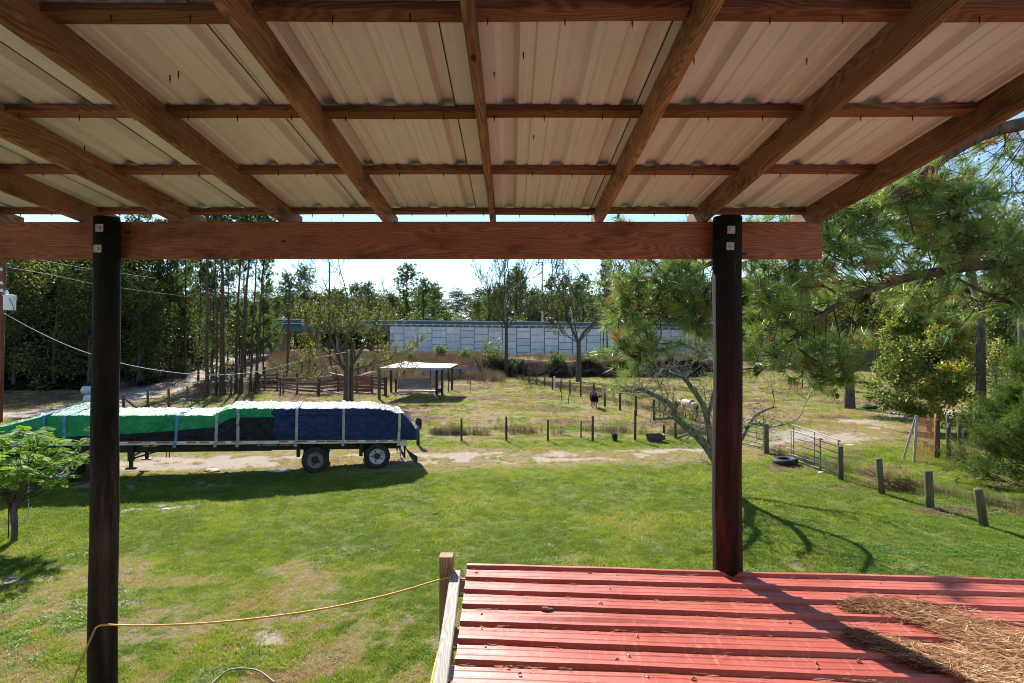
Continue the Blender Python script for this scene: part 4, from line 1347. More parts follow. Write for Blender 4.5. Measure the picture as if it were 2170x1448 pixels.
class Tree:
    def __init__(s, seed): s.r = random.Random(seed); s.lines = []; s.tips = []; s.dirs = []

    def grow(s, p, d, L, r0, lev, maxlev, nseg=5, wob=.18, up=.08, kids=(3, 5), ratio=.62, ang=(25, 60), start=.3, rtip=.35):
        r = s.r; p = Vector(p); d = Vector(d).normalized(); pts = [p.copy()]; rad = [r0]
        for i in range(nseg):
            d = (d + Vector((r.gauss(0, wob), r.gauss(0, wob), r.gauss(0, wob) + up))).normalized()
            p = p + d * (L / nseg); pts.append(p.copy()); rad.append(r0 * (1 - (1 - rtip) * (i + 1) / nseg))
        s.lines.append((pts, rad, lev))
        if lev >= maxlev:
            for i in range(1, len(pts)):
                s.tips.append(pts[i]); s.dirs.append(d.copy())
            return
        for k in range(r.randint(*kids)):
            t = start + (1 - start) * (k + r.random()) / kids[1]
            t = min(t, .98); f = t * nseg; i = min(int(f), nseg - 1); q = pts[i].lerp(pts[i + 1], f - i)
            ax = (pts[i + 1] - pts[i]).normalized(); az = r.uniform(0, 6.283); an = math.radians(r.uniform(*ang))
            u = ax.orthogonal().normalized(); w = ax.cross(u)
            dd = ax * math.cos(an) + (u * math.cos(az) + w * math.sin(az)) * math.sin(an)
            s.grow(q, dd, L * ratio * r.uniform(.7, 1.15) * (1 - .35 * t), rad[i] * .62, lev + 1, maxlev, max(3, nseg - 1), wob, up, kids, ratio, ang, .2, rtip)
        if lev > 0 or True:
            s.grow(pts[-1], d, L * ratio * .8, rad[-1], lev + 1, maxlev, max(3, nseg - 1), wob, up, kids, ratio, ang, .2, rtip)

    def mb(s, sides=(9, 6, 4, 3, 3), minr=.0, floor=0.0):
        m = MB()
        for pts, rad, lev in s.lines:
            if max(rad) < minr: continue
            rad = [max(q, floor) for q in rad]
            m.tube(pts, rad, sides[min(lev, len(sides) - 1)], cap=False)
        return m


def tips_arr(t): return np.array([tuple(v) for v in t.tips]), np.array([tuple(v) for v in t.dirs])


def jitter(C, per, rad, seed):
    r = np.random.default_rng(seed); Cn = np.repeat(C, per, 0)
    return Cn + r.normal(0, 1, Cn.shape) * rad


def clump_tint(C, seed, sc=1.0, base=.45, amp=1.0):
    return np.clip(base + amp * (fbm(C[:, 0] / sc + C[:, 2] / sc * .7, C[:, 1] / sc + C[:, 2] / sc * .6, seed, 3) - .5) + np.random.default_rng(seed).normal(0, .13, len(C)), 0, 1)


# ---- dense broadleaf forest tree
def forest_tree(seed, H=14):
    t = Tree(seed); r = t.r
    p = Vector((0, 0, 0)); pts = [p]; rad = [.17]
    for i in range(10):
        p = p + Vector((r.gauss(0, .10), r.gauss(0, .10), H / 10)); pts.append(p); rad.append(.17 * (1 - .85 * (i + 1) / 10))
    t.lines.append((pts, rad, 0))
    for k in range(60):
        z = r.uniform(.06, .98) * H; i = min(int(z / H * 10), 9); q = pts[i].lerp(pts[i + 1], z / H * 10 - i)
        az = r.uniform(0, 6.28); L_ = (2.6 if z < H * .75 else 1.7) * r.uniform(.6, 1.1)
        t.grow(q, (math.cos(az), math.sin(az), .35), L_, .05, 2, 3, 4, .2, .05, (3, 4), .55)
    C, D = tips_arr(t)
    Cn = jitter(C, 6, .36, seed)
    V_, Fc = leaf_cards(Cn, .27, seed, .65)
    tr = t.mb((8, 6, 4, 3), .016).mesh('trunk', MAT['bark_grey'], True)
    cr = np_mesh('crown', V_, Fc, MAT['leaf_dark'], clump_tint(Cn, seed, 1.4, .42, 1.2))
    return tr, cr


# ---- tall straight pine
def tall_pine(seed, H=21, low=.38, lean=(0, 0), rb=.21, needles=MAT['needles_far'], dens=1.0, tuft=.30):
    t = Tree(seed); r = t.r; pts = []; rad = []
    for i in range(15):
        f = i / 14; pts.append(Vector((lean[0] * f * H + r.gauss(0, .04), lean[1] * f * H + r.gauss(0, .04), f * H))); rad.append(rb * (1 - .86 * f) + (.06 if i == 0 else 0))
    t.lines.append((pts, rad, 0))
    C = []; D = []
    n = int(56 * dens)
    for k in range(n):
        f = low + (1 - low) * (k + r.random()) / n; i = min(int(f * 14), 13); q = pts[i].lerp(pts[i + 1], f * 14 - i)
        az = r.uniform(0, 6.28); L_ = (1 - f) * 3.0 + .9; L_ *= r.uniform(.5, 1.15)
        if f < low + .12 and r.random() < .5: L_ *= .6
        t.grow(q, (math.cos(az), math.sin(az), r.uniform(.0, .5)), L_, .035 + .03 * (1 - f), 2, 3, 4, .16, .07, (3, 4), .48, (30, 65), .35)
    C, D = tips_arr(t)
    C = C[RN.uniform(0, 1, len(C)) < .9]
    Cn = jitter(C, 2, .16, seed); Dn = np.random.default_rng(seed).normal(0, .6, Cn.shape) + np.array([0, 0, .7])
    V_, Fc, tt = tufts(Cn, Dn, 13, tuft, .055, seed, .9)
    tt = np.clip(tt + .25 * (np.repeat(clump_tint(Cn, seed, 1.2, .5, 1.3), 13) - .5), 0, 1)
    return t.mb((10, 6, 3, 3), .014).mesh('trunk', MAT['bark_pine'], True), np_mesh('crown', V_, Fc, needles, tt)


def put(name, label, cat, trunk, crown, loc, rz=0.0, sc=1.0, group=None, cname='crown'):
    t = thing(name, label, cat, loc, rz, group); t.scale = (sc, sc, sc) if not isinstance(sc, tuple) else sc
    obj('trunk', trunk, None, t)
    if crown is not None: obj(cname, crown, None, t)
    return t


# forest wall on the left
FT = [forest_tree(s, h) for s, h in ((101, 15), (102, 13.5), (103, 16), (104, 12))]
k = 0
for row, (d0, step) in enumerate(((60, 3.6), (65.5, 4.2), (71, 4.6), (78, 5.2))):
    x = -d0 * .96
    while x < (-24 if row < 1 else (-27 if row == 1 else -25)) - (0 if row else 9):
        y = d0 + R.uniform(-1.6, 1.6) + max(0, (x + 42)) * .35
        rdx = float(seg_dist(np.array([x]), np.array([y]), ROAD)[0])
        if rdx > 3.4:
            tr, cr = FT[k % 4]
            put('forest_tree', 'dark leafy tree in the dense wood along the gravel road at the left', 'tree', tr, cr, on(x, y, -.05), R.uniform(0, 6.28), R.uniform(.85, 1.2), 'trees of the dark wood at the left')
            k += 1
        x += step * R.uniform(.7, 1.25)
        if x > -.56 * d0: break
# bushy young pines filling the gaps behind the stand
BP = [tall_pine(221, 9, .06, rb=.12, dens=1.2, tuft=.36), tall_pine(222, 11, .10, rb=.13, dens=1.2, tuft=.36)]
for i in range(34):
    px = 250 + i * 7.6 + R.uniform(-8, 8); d_ = R.uniform(84, 112) - (8 if px < 400 else 0); x = (px - 1085) / F * d_
    if float(seg_dist(np.array([x]), np.array([d_]), ROAD)[0]) < 4: continue
    put('young_pine', 'bushy young pine filling the background behind the stand of trunks', 'pine tree', BP[i % 2][0], BP[i % 2][1], on(x, d_, -.1), R.uniform(0, 6.28), R.uniform(.75, 1.25), 'young pines behind the stand')
for (px, d_, sc) in ((528, 96, 1.0), (552, 104, 1.15), (574, 112, .9), (508, 88, 1.0)):
    x = (px - 1085) / F * d_
    put('young_pine', 'bushy young pine filling the background behind the stand of trunks', 'pine tree', BP[0][0], BP[0][1], on(x, d_, -.1), R.uniform(0, 6.28), sc, 'young pines behind the stand')
# the deep wood behind, one dark mass of foliage
n = 20000; yy = RN.uniform(66, 100, n); xx = RN.uniform(-1.02, -.62, n) * yy; zz = RN.uniform(0, 1, n) ** .9 * (15 + 4 * fbm(xx / 7, yy / 7, 131))
kk = (seg_dist(xx, yy, ROAD) > 4.5) & (fbm(xx / 3.5 + zz / 3, yy / 3.5 + zz / 4, 133) > .40) & ((xx < -.66 * yy) | (zz < 9))
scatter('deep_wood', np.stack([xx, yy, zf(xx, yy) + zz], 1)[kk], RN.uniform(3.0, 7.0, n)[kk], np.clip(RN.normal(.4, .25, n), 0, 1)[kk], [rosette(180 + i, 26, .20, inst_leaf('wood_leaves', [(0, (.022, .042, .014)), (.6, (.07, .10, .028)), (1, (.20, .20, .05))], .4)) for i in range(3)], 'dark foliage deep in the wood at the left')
# pines with bushy lower limbs at the edge of the wood
TP = [tall_pine(201, 22, .30), tall_pine(202, 20, .36, (.02, 0)), tall_pine(203, 23, .22, (-.01, .01), .24), tall_pine(204, 19, .58, (.03, .0), .16, dens=.7)]
for i, (px, py, v, sc) in enumerate(((268, 822, 2, .95), (300, 812, 0, .9), (332, 808, 1, 1.0), (372, 806, 2, .85), (352, 795, 3, 1.1), (392, 790, 1, .8))):
    g = gp(px, py)
    put('pine_tree', 'bushy green pine at the right end of the dark wood, behind the dirt road', 'pine tree', TP[v][0], TP[v][1], on(g.x, g.y + 2, -.05), R.uniform(0, 6.28), sc, 'bushy pines along the far side of the dirt road')
# the stand of bare-stemmed pines left of the corral
stand = [(438, 842, .30, (.006, 0), 'slim straight pine trunk at the left end of the stand, wire round its foot'),
         (459, 838, .17, (-.004, 0), 'thin pine trunk just left of the thickest trunk of the stand'),
         (471, 838, .46, (.000, 0), 'thickest pine trunk of the stand beside the corral'),
         (497, 834, .26, (.045, 0), 'leaning pine trunk just right of the thickest trunk of the stand'),
         (509, 835, .32, (.062, 0), 'pine trunk leaning right, in the middle of the right half of the stand'),
         (530, 830, .22, (.045, 0), 'slender leaning pine trunk, second from the corral fence'),
         (540, 828, .27, (.070, 0), 'leaning pine trunk right beside the left end of the corral fence')]
for i, (px, py, w_, ln, lb) in enumerate(stand):
    g = gp(px, py); tr, cr = tall_pine(300 + i, 19 + 2.5 * R.random(), .56 + .1 * R.random(), ln, w_ / 2 * 1.15, dens=.6)
    put('pine_tree', lb, 'pine tree', tr, cr, g + Vector((0, 0, -.05)), 0)
for (px, py, v, sc) in ((420, 815, 3, 1.0), (448, 812, 3, .9), (482, 806, 3, .95), (520, 805, 3, 1.05), (558, 800, 3, .95)):
    g = gp(px, py)
    put('pine_tree', 'thin pine standing behind the stand of trunks beside the corral', 'pine tree', TP[v][0], TP[v][1], g, R.uniform(0, 6.28), (sc * .75, sc * .75, sc), 'thin pines behind the stand')

# far tree line beyond the overpass
def far_hard(seed, H=13):
    t = Tree(seed)
    t.grow((0, 0, 0), (0, 0, 1), H * .42, .22, 0, 3, 4, .10, .10, (4, 5), .62, (20, 50), .35)
    C, D = tips_arr(t); C = C[::2]
    Cn = jitter(C, 10, .75, seed); V_, Fc = leaf_cards(Cn, .46, seed, .75)
    return t.mb((6, 4, 3, 3), .04).mesh('trunk', MAT['bark_grey'], True), np_mesh('crown', V_, Fc, MAT['leaf_mid'], clump_tint(Cn, seed, 3, .5, 1.0))


def far_pine(seed, H=19):
    t = Tree(seed); r = t.r
    t.lines.append(([Vector((0, 0, 0)), Vector((.1, 0, H * .5)), Vector((0, .1, H))], [.24, .17, .05], 0))
    C = []
    for k in range(60):
        f = r.uniform(.42, 1) ** .8; az = r.uniform(0, 6.28); L_ = max(.5, 3.3 * (1 - abs(f - .82) / .34)) * r.uniform(.35, 1)
        q = Vector((0, 0, f * H)); e = q + Vector((math.cos(az) * L_, math.sin(az) * L_, L_ * .35)); t.lines.append(([q, e], [.07, .02], 2)); C += [q.lerp(e, .6), e]
    C = np.array([tuple(v) for v in C]); Cn = jitter(C, 3, .38, seed)
    V_, Fc, tt = tufts(Cn, np.random.default_rng(seed).normal(0, 1, Cn.shape) + np.array([0, 0, .5]), 18, .55, .13, seed, 1.0)
    return t.mb((6, 4, 3), .0).mesh('trunk', MAT['bark_pine'], True), np_mesh('crown', V_, Fc, MAT['needles_far'], np.clip(tt + .1, 0, 1))


FP = [far_pine(401, 19), far_pine(402, 21), far_pine(403, 17)]; FH = [far_hard(411, 15), far_hard(412, 12), far_hard(413, 17)]
for row, d0 in enumerate((152, 168, 186)):
    x = -62 - row * 12
    while x < 150:
        y = d0 + R.uniform(-6, 6)
        prof = 1.0 + .10 * math.sin(x * .11 + row) + .06 * math.sin(x * .37)
        if -34 < x < 10: prof *= 1.06
        isp = R.random() < .55
        tr, cr = R.choice(FP if isp else FH)
        put('far_pine' if isp else 'far_tree', 'distant pine in the tree line beyond the overpass' if isp else 'distant leafy tree in the tree line beyond the overpass', 'pine tree' if isp else 'tree',
            tr, cr, on(x, y, -.2), R.uniform(0, 6.28), prof * R.uniform(.80, 1.12) * (1.0 if row < 2 else 1.08), 'pines of the far tree line' if isp else 'leafy trees of the far tree line')
        x += R.uniform(3.0, 5.2)
# the wood far behind, one mass
n = 70000; yy = RN.uniform(196, 225, n); xx = RN.uniform(-1.0, 1.0, n) * yy; hh = 15.5 + 9 * fbm(xx / 8, yy / 30, 141); zz = RN.uniform(0, 1, n) * hh
kk = fbm(xx / 5 + zz / 5, yy / 6 + zz / 6, 143) > .36
scatter('far_wood', np.stack([xx, yy, 2 + zz], 1)[kk], RN.uniform(4.5, 9, n)[kk], np.clip(RN.normal(.5, .22, n), 0, 1)[kk], [rosette(190 + i, 22, .22, inst_leaf('far_wood_leaves', [(0, (.04, .065, .03)), (.6, (.085, .115, .045)), (1, (.15, .17, .06))], .3, .9, .0)) for i in range(3)], 'far-off wood on the horizon beyond the overpass')
# green mass behind the right-hand pasture
n = 30000; yy = RN.uniform(104, 121, n); xx = RN.uniform(.37, 1.0, n) * yy; hh = 11 + 9 * fbm(xx / 7, yy / 20, 151); zz = RN.uniform(.0, 1, n) * hh
kk = (fbm(xx / 4 + zz / 4, yy / 5 + zz / 5, 153) > .38) & ((xx / yy < .58) | (xx / yy > .69) | (zz > 6)) & ((zz > 5) | (xx / yy > .7))
scatter('pasture_wood', np.stack([xx, yy, .6 + zz], 1)[kk], RN.uniform(3.5, 7, n)[kk], np.clip(RN.normal(.5, .25, n), 0, 1)[kk], [rosette(200 + i, 24, .22, inst_leaf('pasture_wood_leaves', [(0, (.03, .055, .015)), (.6, (.08, .12, .03)), (1, (.18, .19, .05))], .38)) for i in range(3)], 'leafy wood along the far side of the right-hand pasture')
# trees seen through the underpass and at the right, in front of the wall
UH = [far_hard(421, 9), far_hard(422, 10.5)]
for i in range(13):
    x = -64 + i * 3.3 + R.uniform(-1, 1); y = 138 + R.uniform(-4, 5)
    tr, cr = R.choice(UH)
    put('roadside_tree', 'leafy tree seen under and beside the bridge', 'tree', tr, cr, on(x, y, -.1), R.uniform(0, 6.28), R.uniform(.7, 1.0), 'leafy trees behind the bridge')
for (px, py, v, sc) in ((1600, 772, 0, 1.0), (1655, 776, 1, 1.1), (1700, 800, 0, .8), (1745, 780, 2, .9), (2060, 790, 0, 1.1), (1935, 776, 2, 1.1), (1960, 800, 1, 1.0), (2010, 790, 0, 1.0), (2120, 800, 2, 1.0), (2165, 788, 1, 1.1), (2215, 810, 0, 1.0)):
    g = gp(px, py); tr, cr = FH[v]
    put('field_edge_tree', 'green tree at the far edge of the right-hand pasture', 'tree', tr, cr, g, R.uniform(0, 6.28), sc * .9, 'green trees at the edge of the right-hand pasture')

# ---- the individual trees of the middle distance
def open_tree(seed, base, H, r0, levels=4, leaves=3, lsize=.16, mat=MAT['leaf_yellow'], spread=(22, 48), up=.06, forks=None, bark=MAT['bark_grey'], keep=1.0, first=.25, wob=.13, ratio=.66, jit=.16, lmaxz=None, tintb=.5, droop=.0, kids=(3, 4), floor=.0):
    t = Tree(seed); r = t.r
    if forks is None: t.grow((0, 0, 0), (0, 0, 1), H * .42, r0, 0, levels, 6, wob * .5, up, kids, ratio, spread, first, .5)
    else:
        zf_ = forks[0]; t.lines.append(([Vector((0, 0, -.1)), Vector((.02, 0, zf_ * .5)), Vector((0, 0, zf_))], [r0 * 1.35, r0, r0 * .9], 0))
        for (dx, dy, dz, L_, rr) in forks[1]:
            t.grow((0, 0, zf_ - .05), (dx, dy, dz), L_, rr, 1, levels, 6, wob, up, kids, ratio, spread, .2, .35)
    C, D = tips_arr(t)
    rr_ = np.random.default_rng(seed)
    C = C[rr_.uniform(0, 1, len(C)) < keep]
    if lmaxz is not None:
        pr = np.clip((lmaxz - C[:, 2]) / 2.5 + .5, .06, 1); C = C[rr_.uniform(0, 1, len(C)) < pr]
    Cn = jitter(C, leaves, jit, seed); V_, Fc = leaf_cards(Cn, lsize, seed, .62, droop)
    return t.mb((12, 8, 6, 4, 3, 3), .0, floor).mesh('trunk', bark, True), np_mesh('crown', V_, Fc, mat, clump_tint(Cn, seed, 1.5, tintb, .9))


g = gp(735, 850)
tr, cr = open_tree(501, g, 12, .25, 5, 2, .14, forks=(2.5, [(-.55, .1, .9, 5.6, .16), (.10, -.2, 1.1, 6.4, .15), (.70, .1, .8, 5.6, .16), (-.2, .4, 1.1, 5.6, .13), (1.0, -.2, .42, 4.2, .09), (-.95, -.2, .55, 4.0, .09)]), keep=.62, lmaxz=8.6, tintb=.62, up=.05, floor=.014)
put('yellowing_tree', 'wide half bare tree with yellowing leaves in front of the corral, forking low', 'tree', tr, cr, g)
g = gp(1073, 793)
tr, cr = open_tree(502, g, 17, .24, 5, 1, .19, forks=(6.2, [(-.22, .1, 1, 7.8, .17), (.25, .0, 1, 7.8, .16), (.05, .3, 1, 7.2, .13), (-.5, -.1, .9, 6.0, .10), (.5, .1, .9, 6.2, .11), (-.75, .2, .6, 4.2, .07), (.8, .2, .6, 3.6, .06)]), keep=.26, spread=(15, 36), up=.11, mat=MAT['leaf_mid'], floor=.017)
put('bare_tree', 'tall nearly bare tree with upright branches at the far end of the fence row', 'tree', tr, cr, g)
g = gp(1226, 810)
tr, cr = open_tree(503, g, 15, .29, 5, 2, .18, forks=(4.9, [(-.62, .1, 1, 7.6, .19), (.38, .0, 1.1, 8.0, .22), (-.2, .3, 1, 5.4, .10), (.75, .1, .8, 5.0, .09), (-.9, .1, .4, 4.2, .07)]), keep=.30, spread=(18, 42), up=.07, mat=MAT['leaf_yellow'], tintb=.35, floor=.017)
put('forked_tree', 'tall sparse tree forking in a wide V right of the upright bare tree', 'tree', tr, cr, g)
# slim trunks on the bank
for (px, py, px1, lb, v) in ((1278, 762, 1268, 'slim brown pine trunk on the bank, left of two others', 3), (1287, 764, 1296, 'slim pale pine trunk on the bank, the middle one of three', 1), (1322, 763, 1324, 'slim dark pine trunk on the bank, right of two others', 3)):
    g = gp(px, py); tr, cr = TP[v]
    put('bank_pine', lb, 'pine tree', tr, cr, g, R.uniform(0, 6), (.85, .85, .86))
# stub trees and broad trees on the right
g = gp(1800, 866)
tr, cr = open_tree(504, g, 10, .31, 5, 3, .20, forks=(3.6, [(-.6, .1, .9, 3.6, .22), (.45, -.1, 1, 3.8, .20), (.0, .4, 1.1, 3.6, .2), (.9, .2, .55, 3.0, .13), (-.95, -.2, .5, 2.8, .13)]), keep=.65, mat=MAT['leaf_yellow'], tintb=.28, jit=.22)
put('pasture_tree', 'thick trunked tree with light green leaves standing alone in the right-hand pasture', 'tree', tr, cr, g)
for (px, py, sc) in ((1700, 822, .42), (1854, 792, .75), (1901, 790, .8)):
    g = gp(px, py); tr, cr = TP[3]
    put('pasture_pine', {1700: 'short leafy tree behind the drooping pine bough', 1854: 'dark slim trunk in the pasture gap, left one of two', 1901: 'dark slim trunk in the pasture gap, right one of two'}[px], 'tree', tr, cr, g, R.uniform(0, 6), (sc, sc, sc * .9))
# sweet gum with turning leaves: leafy from low down
def gum(seed, H, W_, mat, n=9000, ls=.13, low=.28):
    t = Tree(seed); r = t.r; pts = [Vector((0, 0, H * i / 9)) + Vector((r.gauss(0, .05), r.gauss(0, .05), 0)) for i in range(10)]
    t.lines.append((pts, [.12 * (1 - .9 * i / 9) for i in range(10)], 0))
    for k in range(46):
        f = low + (1 - low) * (k + r.random()) / 46; q = Vector((0, 0, f * H)); az = r.uniform(0, 6.28)
        L_ = W_ * math.sin(math.pi * min(1, (f - low) / (1 - low) * .72 + .26)) * r.uniform(.6, 1.08)
        t.grow(q, (math.cos(az), math.sin(az), .25), L_, .028, 2, 3, 4, .15, .0, (3, 4), .5, (25, 55), .25)
    C, D = tips_arr(t); per = max(1, n // len(C)); Cn = jitter(C, per, .17, seed)
    V_, Fc = leaf_cards(Cn, ls, seed, .8, .25)
    return t.mb((8, 6, 4, 3), .006).mesh('trunk', MAT['bark_grey'], True), np_mesh('crown', V_, Fc, mat, clump_tint(Cn, seed, 1.0, .50, 1.3))


g = gp(2000, 918)
tr, cr = gum(601, 7.9, 2.35, MAT['leaf_gum'], 42000, .145, .08)
put('sweet_gum', 'dense small tree with green to orange turning leaves, at the wire fence on the right', 'tree', tr, cr, g + Vector((-.55, .3, 0)))
g = gp(2112, 905)
tr, cr = gum(602, 5.0, 1.3, MAT['leaf_gum'], 2200, .12, .10)
put('young_gum', 'thin young leafy tree right of the dark trunk behind the fence', 'tree', tr, cr, g)
g = gp(2078, 936)
tr, cr = open_tree(505, g, 15, .20, 5, 2, .16, forks=(7.0, [(-.45, .0, 1, 4.4, .2), (.4, .1, 1, 4.2, .2), (.0, .35, 1, 4.2, .17), (.9, 0, .5, 2.6, .1)]), keep=.32, mat=MAT['leaf_mid'], tintb=.6, spread=(20, 42), bark=MAT['bark_grey'])
put('tall_tree', 'tall tree with a thick dark trunk and thin upper leaves behind the right fence', 'tree', tr, cr, g)
g = gp(2165, 905)
tr, cr = open_tree(506, g, 15, .20, 5, 1, .14, forks=(6.5, [(-.55, .0, 1, 5.0, .14), (.3, .1, 1, 5.0, .14), (-.1, .3, 1, 4.4, .12)]), keep=.35, mat=MAT['leaf_gum'], spread=(18, 40), bark=MAT['bark_pale'])
put('tall_tree', 'tall pale stemmed tree with few leaves against the blue sky at the right edge', 'tree', tr, cr, g)

# ---- cedar at the right edge
def cedar(seed, H, W_, n):
    t = Tree(seed); r = t.r; rr = np.random.default_rng(seed)
    t.lines.append(([Vector((0, 0, H * i / 5)) for i in range(6)], [.09 * (1 - .9 * i / 5) for i in range(6)], 0))
    for k in range(90):
        f = r.uniform(.0, .97) ** 1.1; az = r.uniform(0, 6.28); L_ = W_ * (1 - f * .72) * r.uniform(.55, 1.05)
        t.grow((0, 0, f * H + .1), (math.cos(az), math.sin(az), .22), L_, .022, 2, 3, 4, .14, .04, (4, 5), .42, (20, 50), .25)
    C, D = tips_arr(t); per = max(1, n // len(C)); Cn = jitter(C, per, .075, seed)
    V_, Fc, tt = tufts(Cn, rr.normal(0, .7, Cn.shape) + np.repeat(D, per, 0), 7, .085, .014, seed, .6)
    return t.mb((8, 5, 3, 3), .006).mesh('trunk', MAT['bark_grey'], True), np_mesh('crown', V_, Fc, MAT['cedar'], np.clip(np.repeat(clump_tint(Cn, seed, .5, .5, 1.4), 7) + rr.normal(0, .1, len(Fc)), 0, 1))


tr, cr = cedar(611, 3.3, 2.7, 30000)
put('cedar_bush', 'dense green cedar spreading over the grass at the right edge', 'bush', tr, cr, on(17.3, 18.9))
tr2, cr2 = tr, cr
put('cedar_tree', 'tall green cedar behind the spreading one at the right edge', 'tree', tr2, cr2, on(23.6, 25.2), 1.9, (1.0, 1.0, 1.45))

# ---- shrubs by the wall, on the bank, behind the corral
def shrub(seed, H, W_, n, ls, mat):
    t = Tree(seed); r = t.r
    for k in range(9):
        az = r.uniform(0, 6.28); t.grow((0, 0, 0), (math.cos(az) * W_ / H, math.sin(az) * W_ / H, 1), H * .6, .03, 1, 3, 4, .16, .05, (3, 4), .55, (20, 50), .2)
    C, D = tips_arr(t); per = max(1, n // len(C)); Cn = jitter(C, per, .13 * W_, seed)
    V_, Fc = leaf_cards(Cn, ls, seed, .5)
    return t.mb((5, 4, 3, 3), .01).mesh('trunk', MAT['bark_grey'], True), np_mesh('crown', V_, Fc, mat, clump_tint(Cn, seed, .8, .5, 1))


SH = [shrub(701, 2.6, 1.3, 1600, .26, MAT['leaf_shrub']), shrub(702, 3.6, 1.7, 700, .28, MAT['leaf_shrub']), shrub(703, 2.0, 1.0, 800, .18, MAT['leaf_mid'])]
for (px, py, v, sc, lb) in ((930, 762, 0, 1.1, 'low bright green shrub against the pale wall, above the shed roof'), (985, 768, 0, .95, 'round pale green shrub beside the metal fence end'),
                            (1040, 778, 1, 1.3, 'loose tall green shrub left of the upright bare tree'), (1172, 782, 0, 1.0, 'light green shrub on the bank between the two tall trees'),
                            (1252, 775, 2, 1.3, 'small green shrub on the bank right of the forked tree'), (1350, 770, 1, .8, 'thin green shrub on the bank below the pine bough'),
                            (870, 768, 0, .7, 'low dull green shrub left of the bright one by the wall'), (1420, 772, 1, .9, 'loose green shrub on the bank right of the pine bough'),
                            (1480, 765, 1, 1.5, 'tall loose shrub before the wall, just left of the right porch post'), (620, 795, 2, 1.0, 'low green bush behind the left part of the corral'),
                            (585, 790, 2, .9, 'low green bush at the left end of the corral'), (770, 792, 1, .75, 'yellow green sapling behind the corral, right of the yellowing tree'), (1095, 792, 2, 1.1, 'green bush at the foot of the upright bare tree'),
                            (385, 800, 2, 1.5, 'light green bush at the edge of the wood by the dirt road')):
    g = gp(px, py); tr, cr = SH[v]
    put('shrub', lb, 'shrub', tr, cr, g, R.uniform(0, 6.28), sc)
# low growth at the foot of the forest
n = 5000; xx = RN.uniform(-75, -22, n); yy = 58 + RN.uniform(0, 9, n) + np.maximum(0, xx + 42) * .4
kk = (seg_dist(xx, yy, ROAD) > 3.6) & (fbm(xx / 4, yy / 4, 111) > .40)
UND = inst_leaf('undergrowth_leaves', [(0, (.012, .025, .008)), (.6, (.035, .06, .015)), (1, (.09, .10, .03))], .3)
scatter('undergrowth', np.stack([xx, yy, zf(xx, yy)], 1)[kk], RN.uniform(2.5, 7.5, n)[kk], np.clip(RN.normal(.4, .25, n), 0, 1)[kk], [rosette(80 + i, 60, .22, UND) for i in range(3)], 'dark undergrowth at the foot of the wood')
# root tangle and brush on the cut bank
n = 2600; xx = RN.uniform(-3, 38, n); yy = 79 + 5 * (fbm(xx / 6, 0 * xx + 3.3, 21) - .5) + RN.uniform(-.7, 2.6, n)
BR = inst_leaf('tangled_roots', [(0, (.012, .008, .006)), (.7, (.05, .032, .022)), (1, (.16, .12, .09))], .05, .9, .1)
kk = (fbm(xx / 2.2, yy / 2.2, 115) > .44) & (xx < yy * .40)
scatter('bank_roots', np.stack([xx, yy, zf(xx, yy)], 1)[kk], RN.uniform(.5, 1.7, n)[kk], np.clip(RN.gamma(1.5, .30, n), 0, 1)[kk], [blades(90 + i, 40, .42, .30, .035, .98, m=BR) for i in range(4)], 'dark tangle of roots and brush on the cut bank')


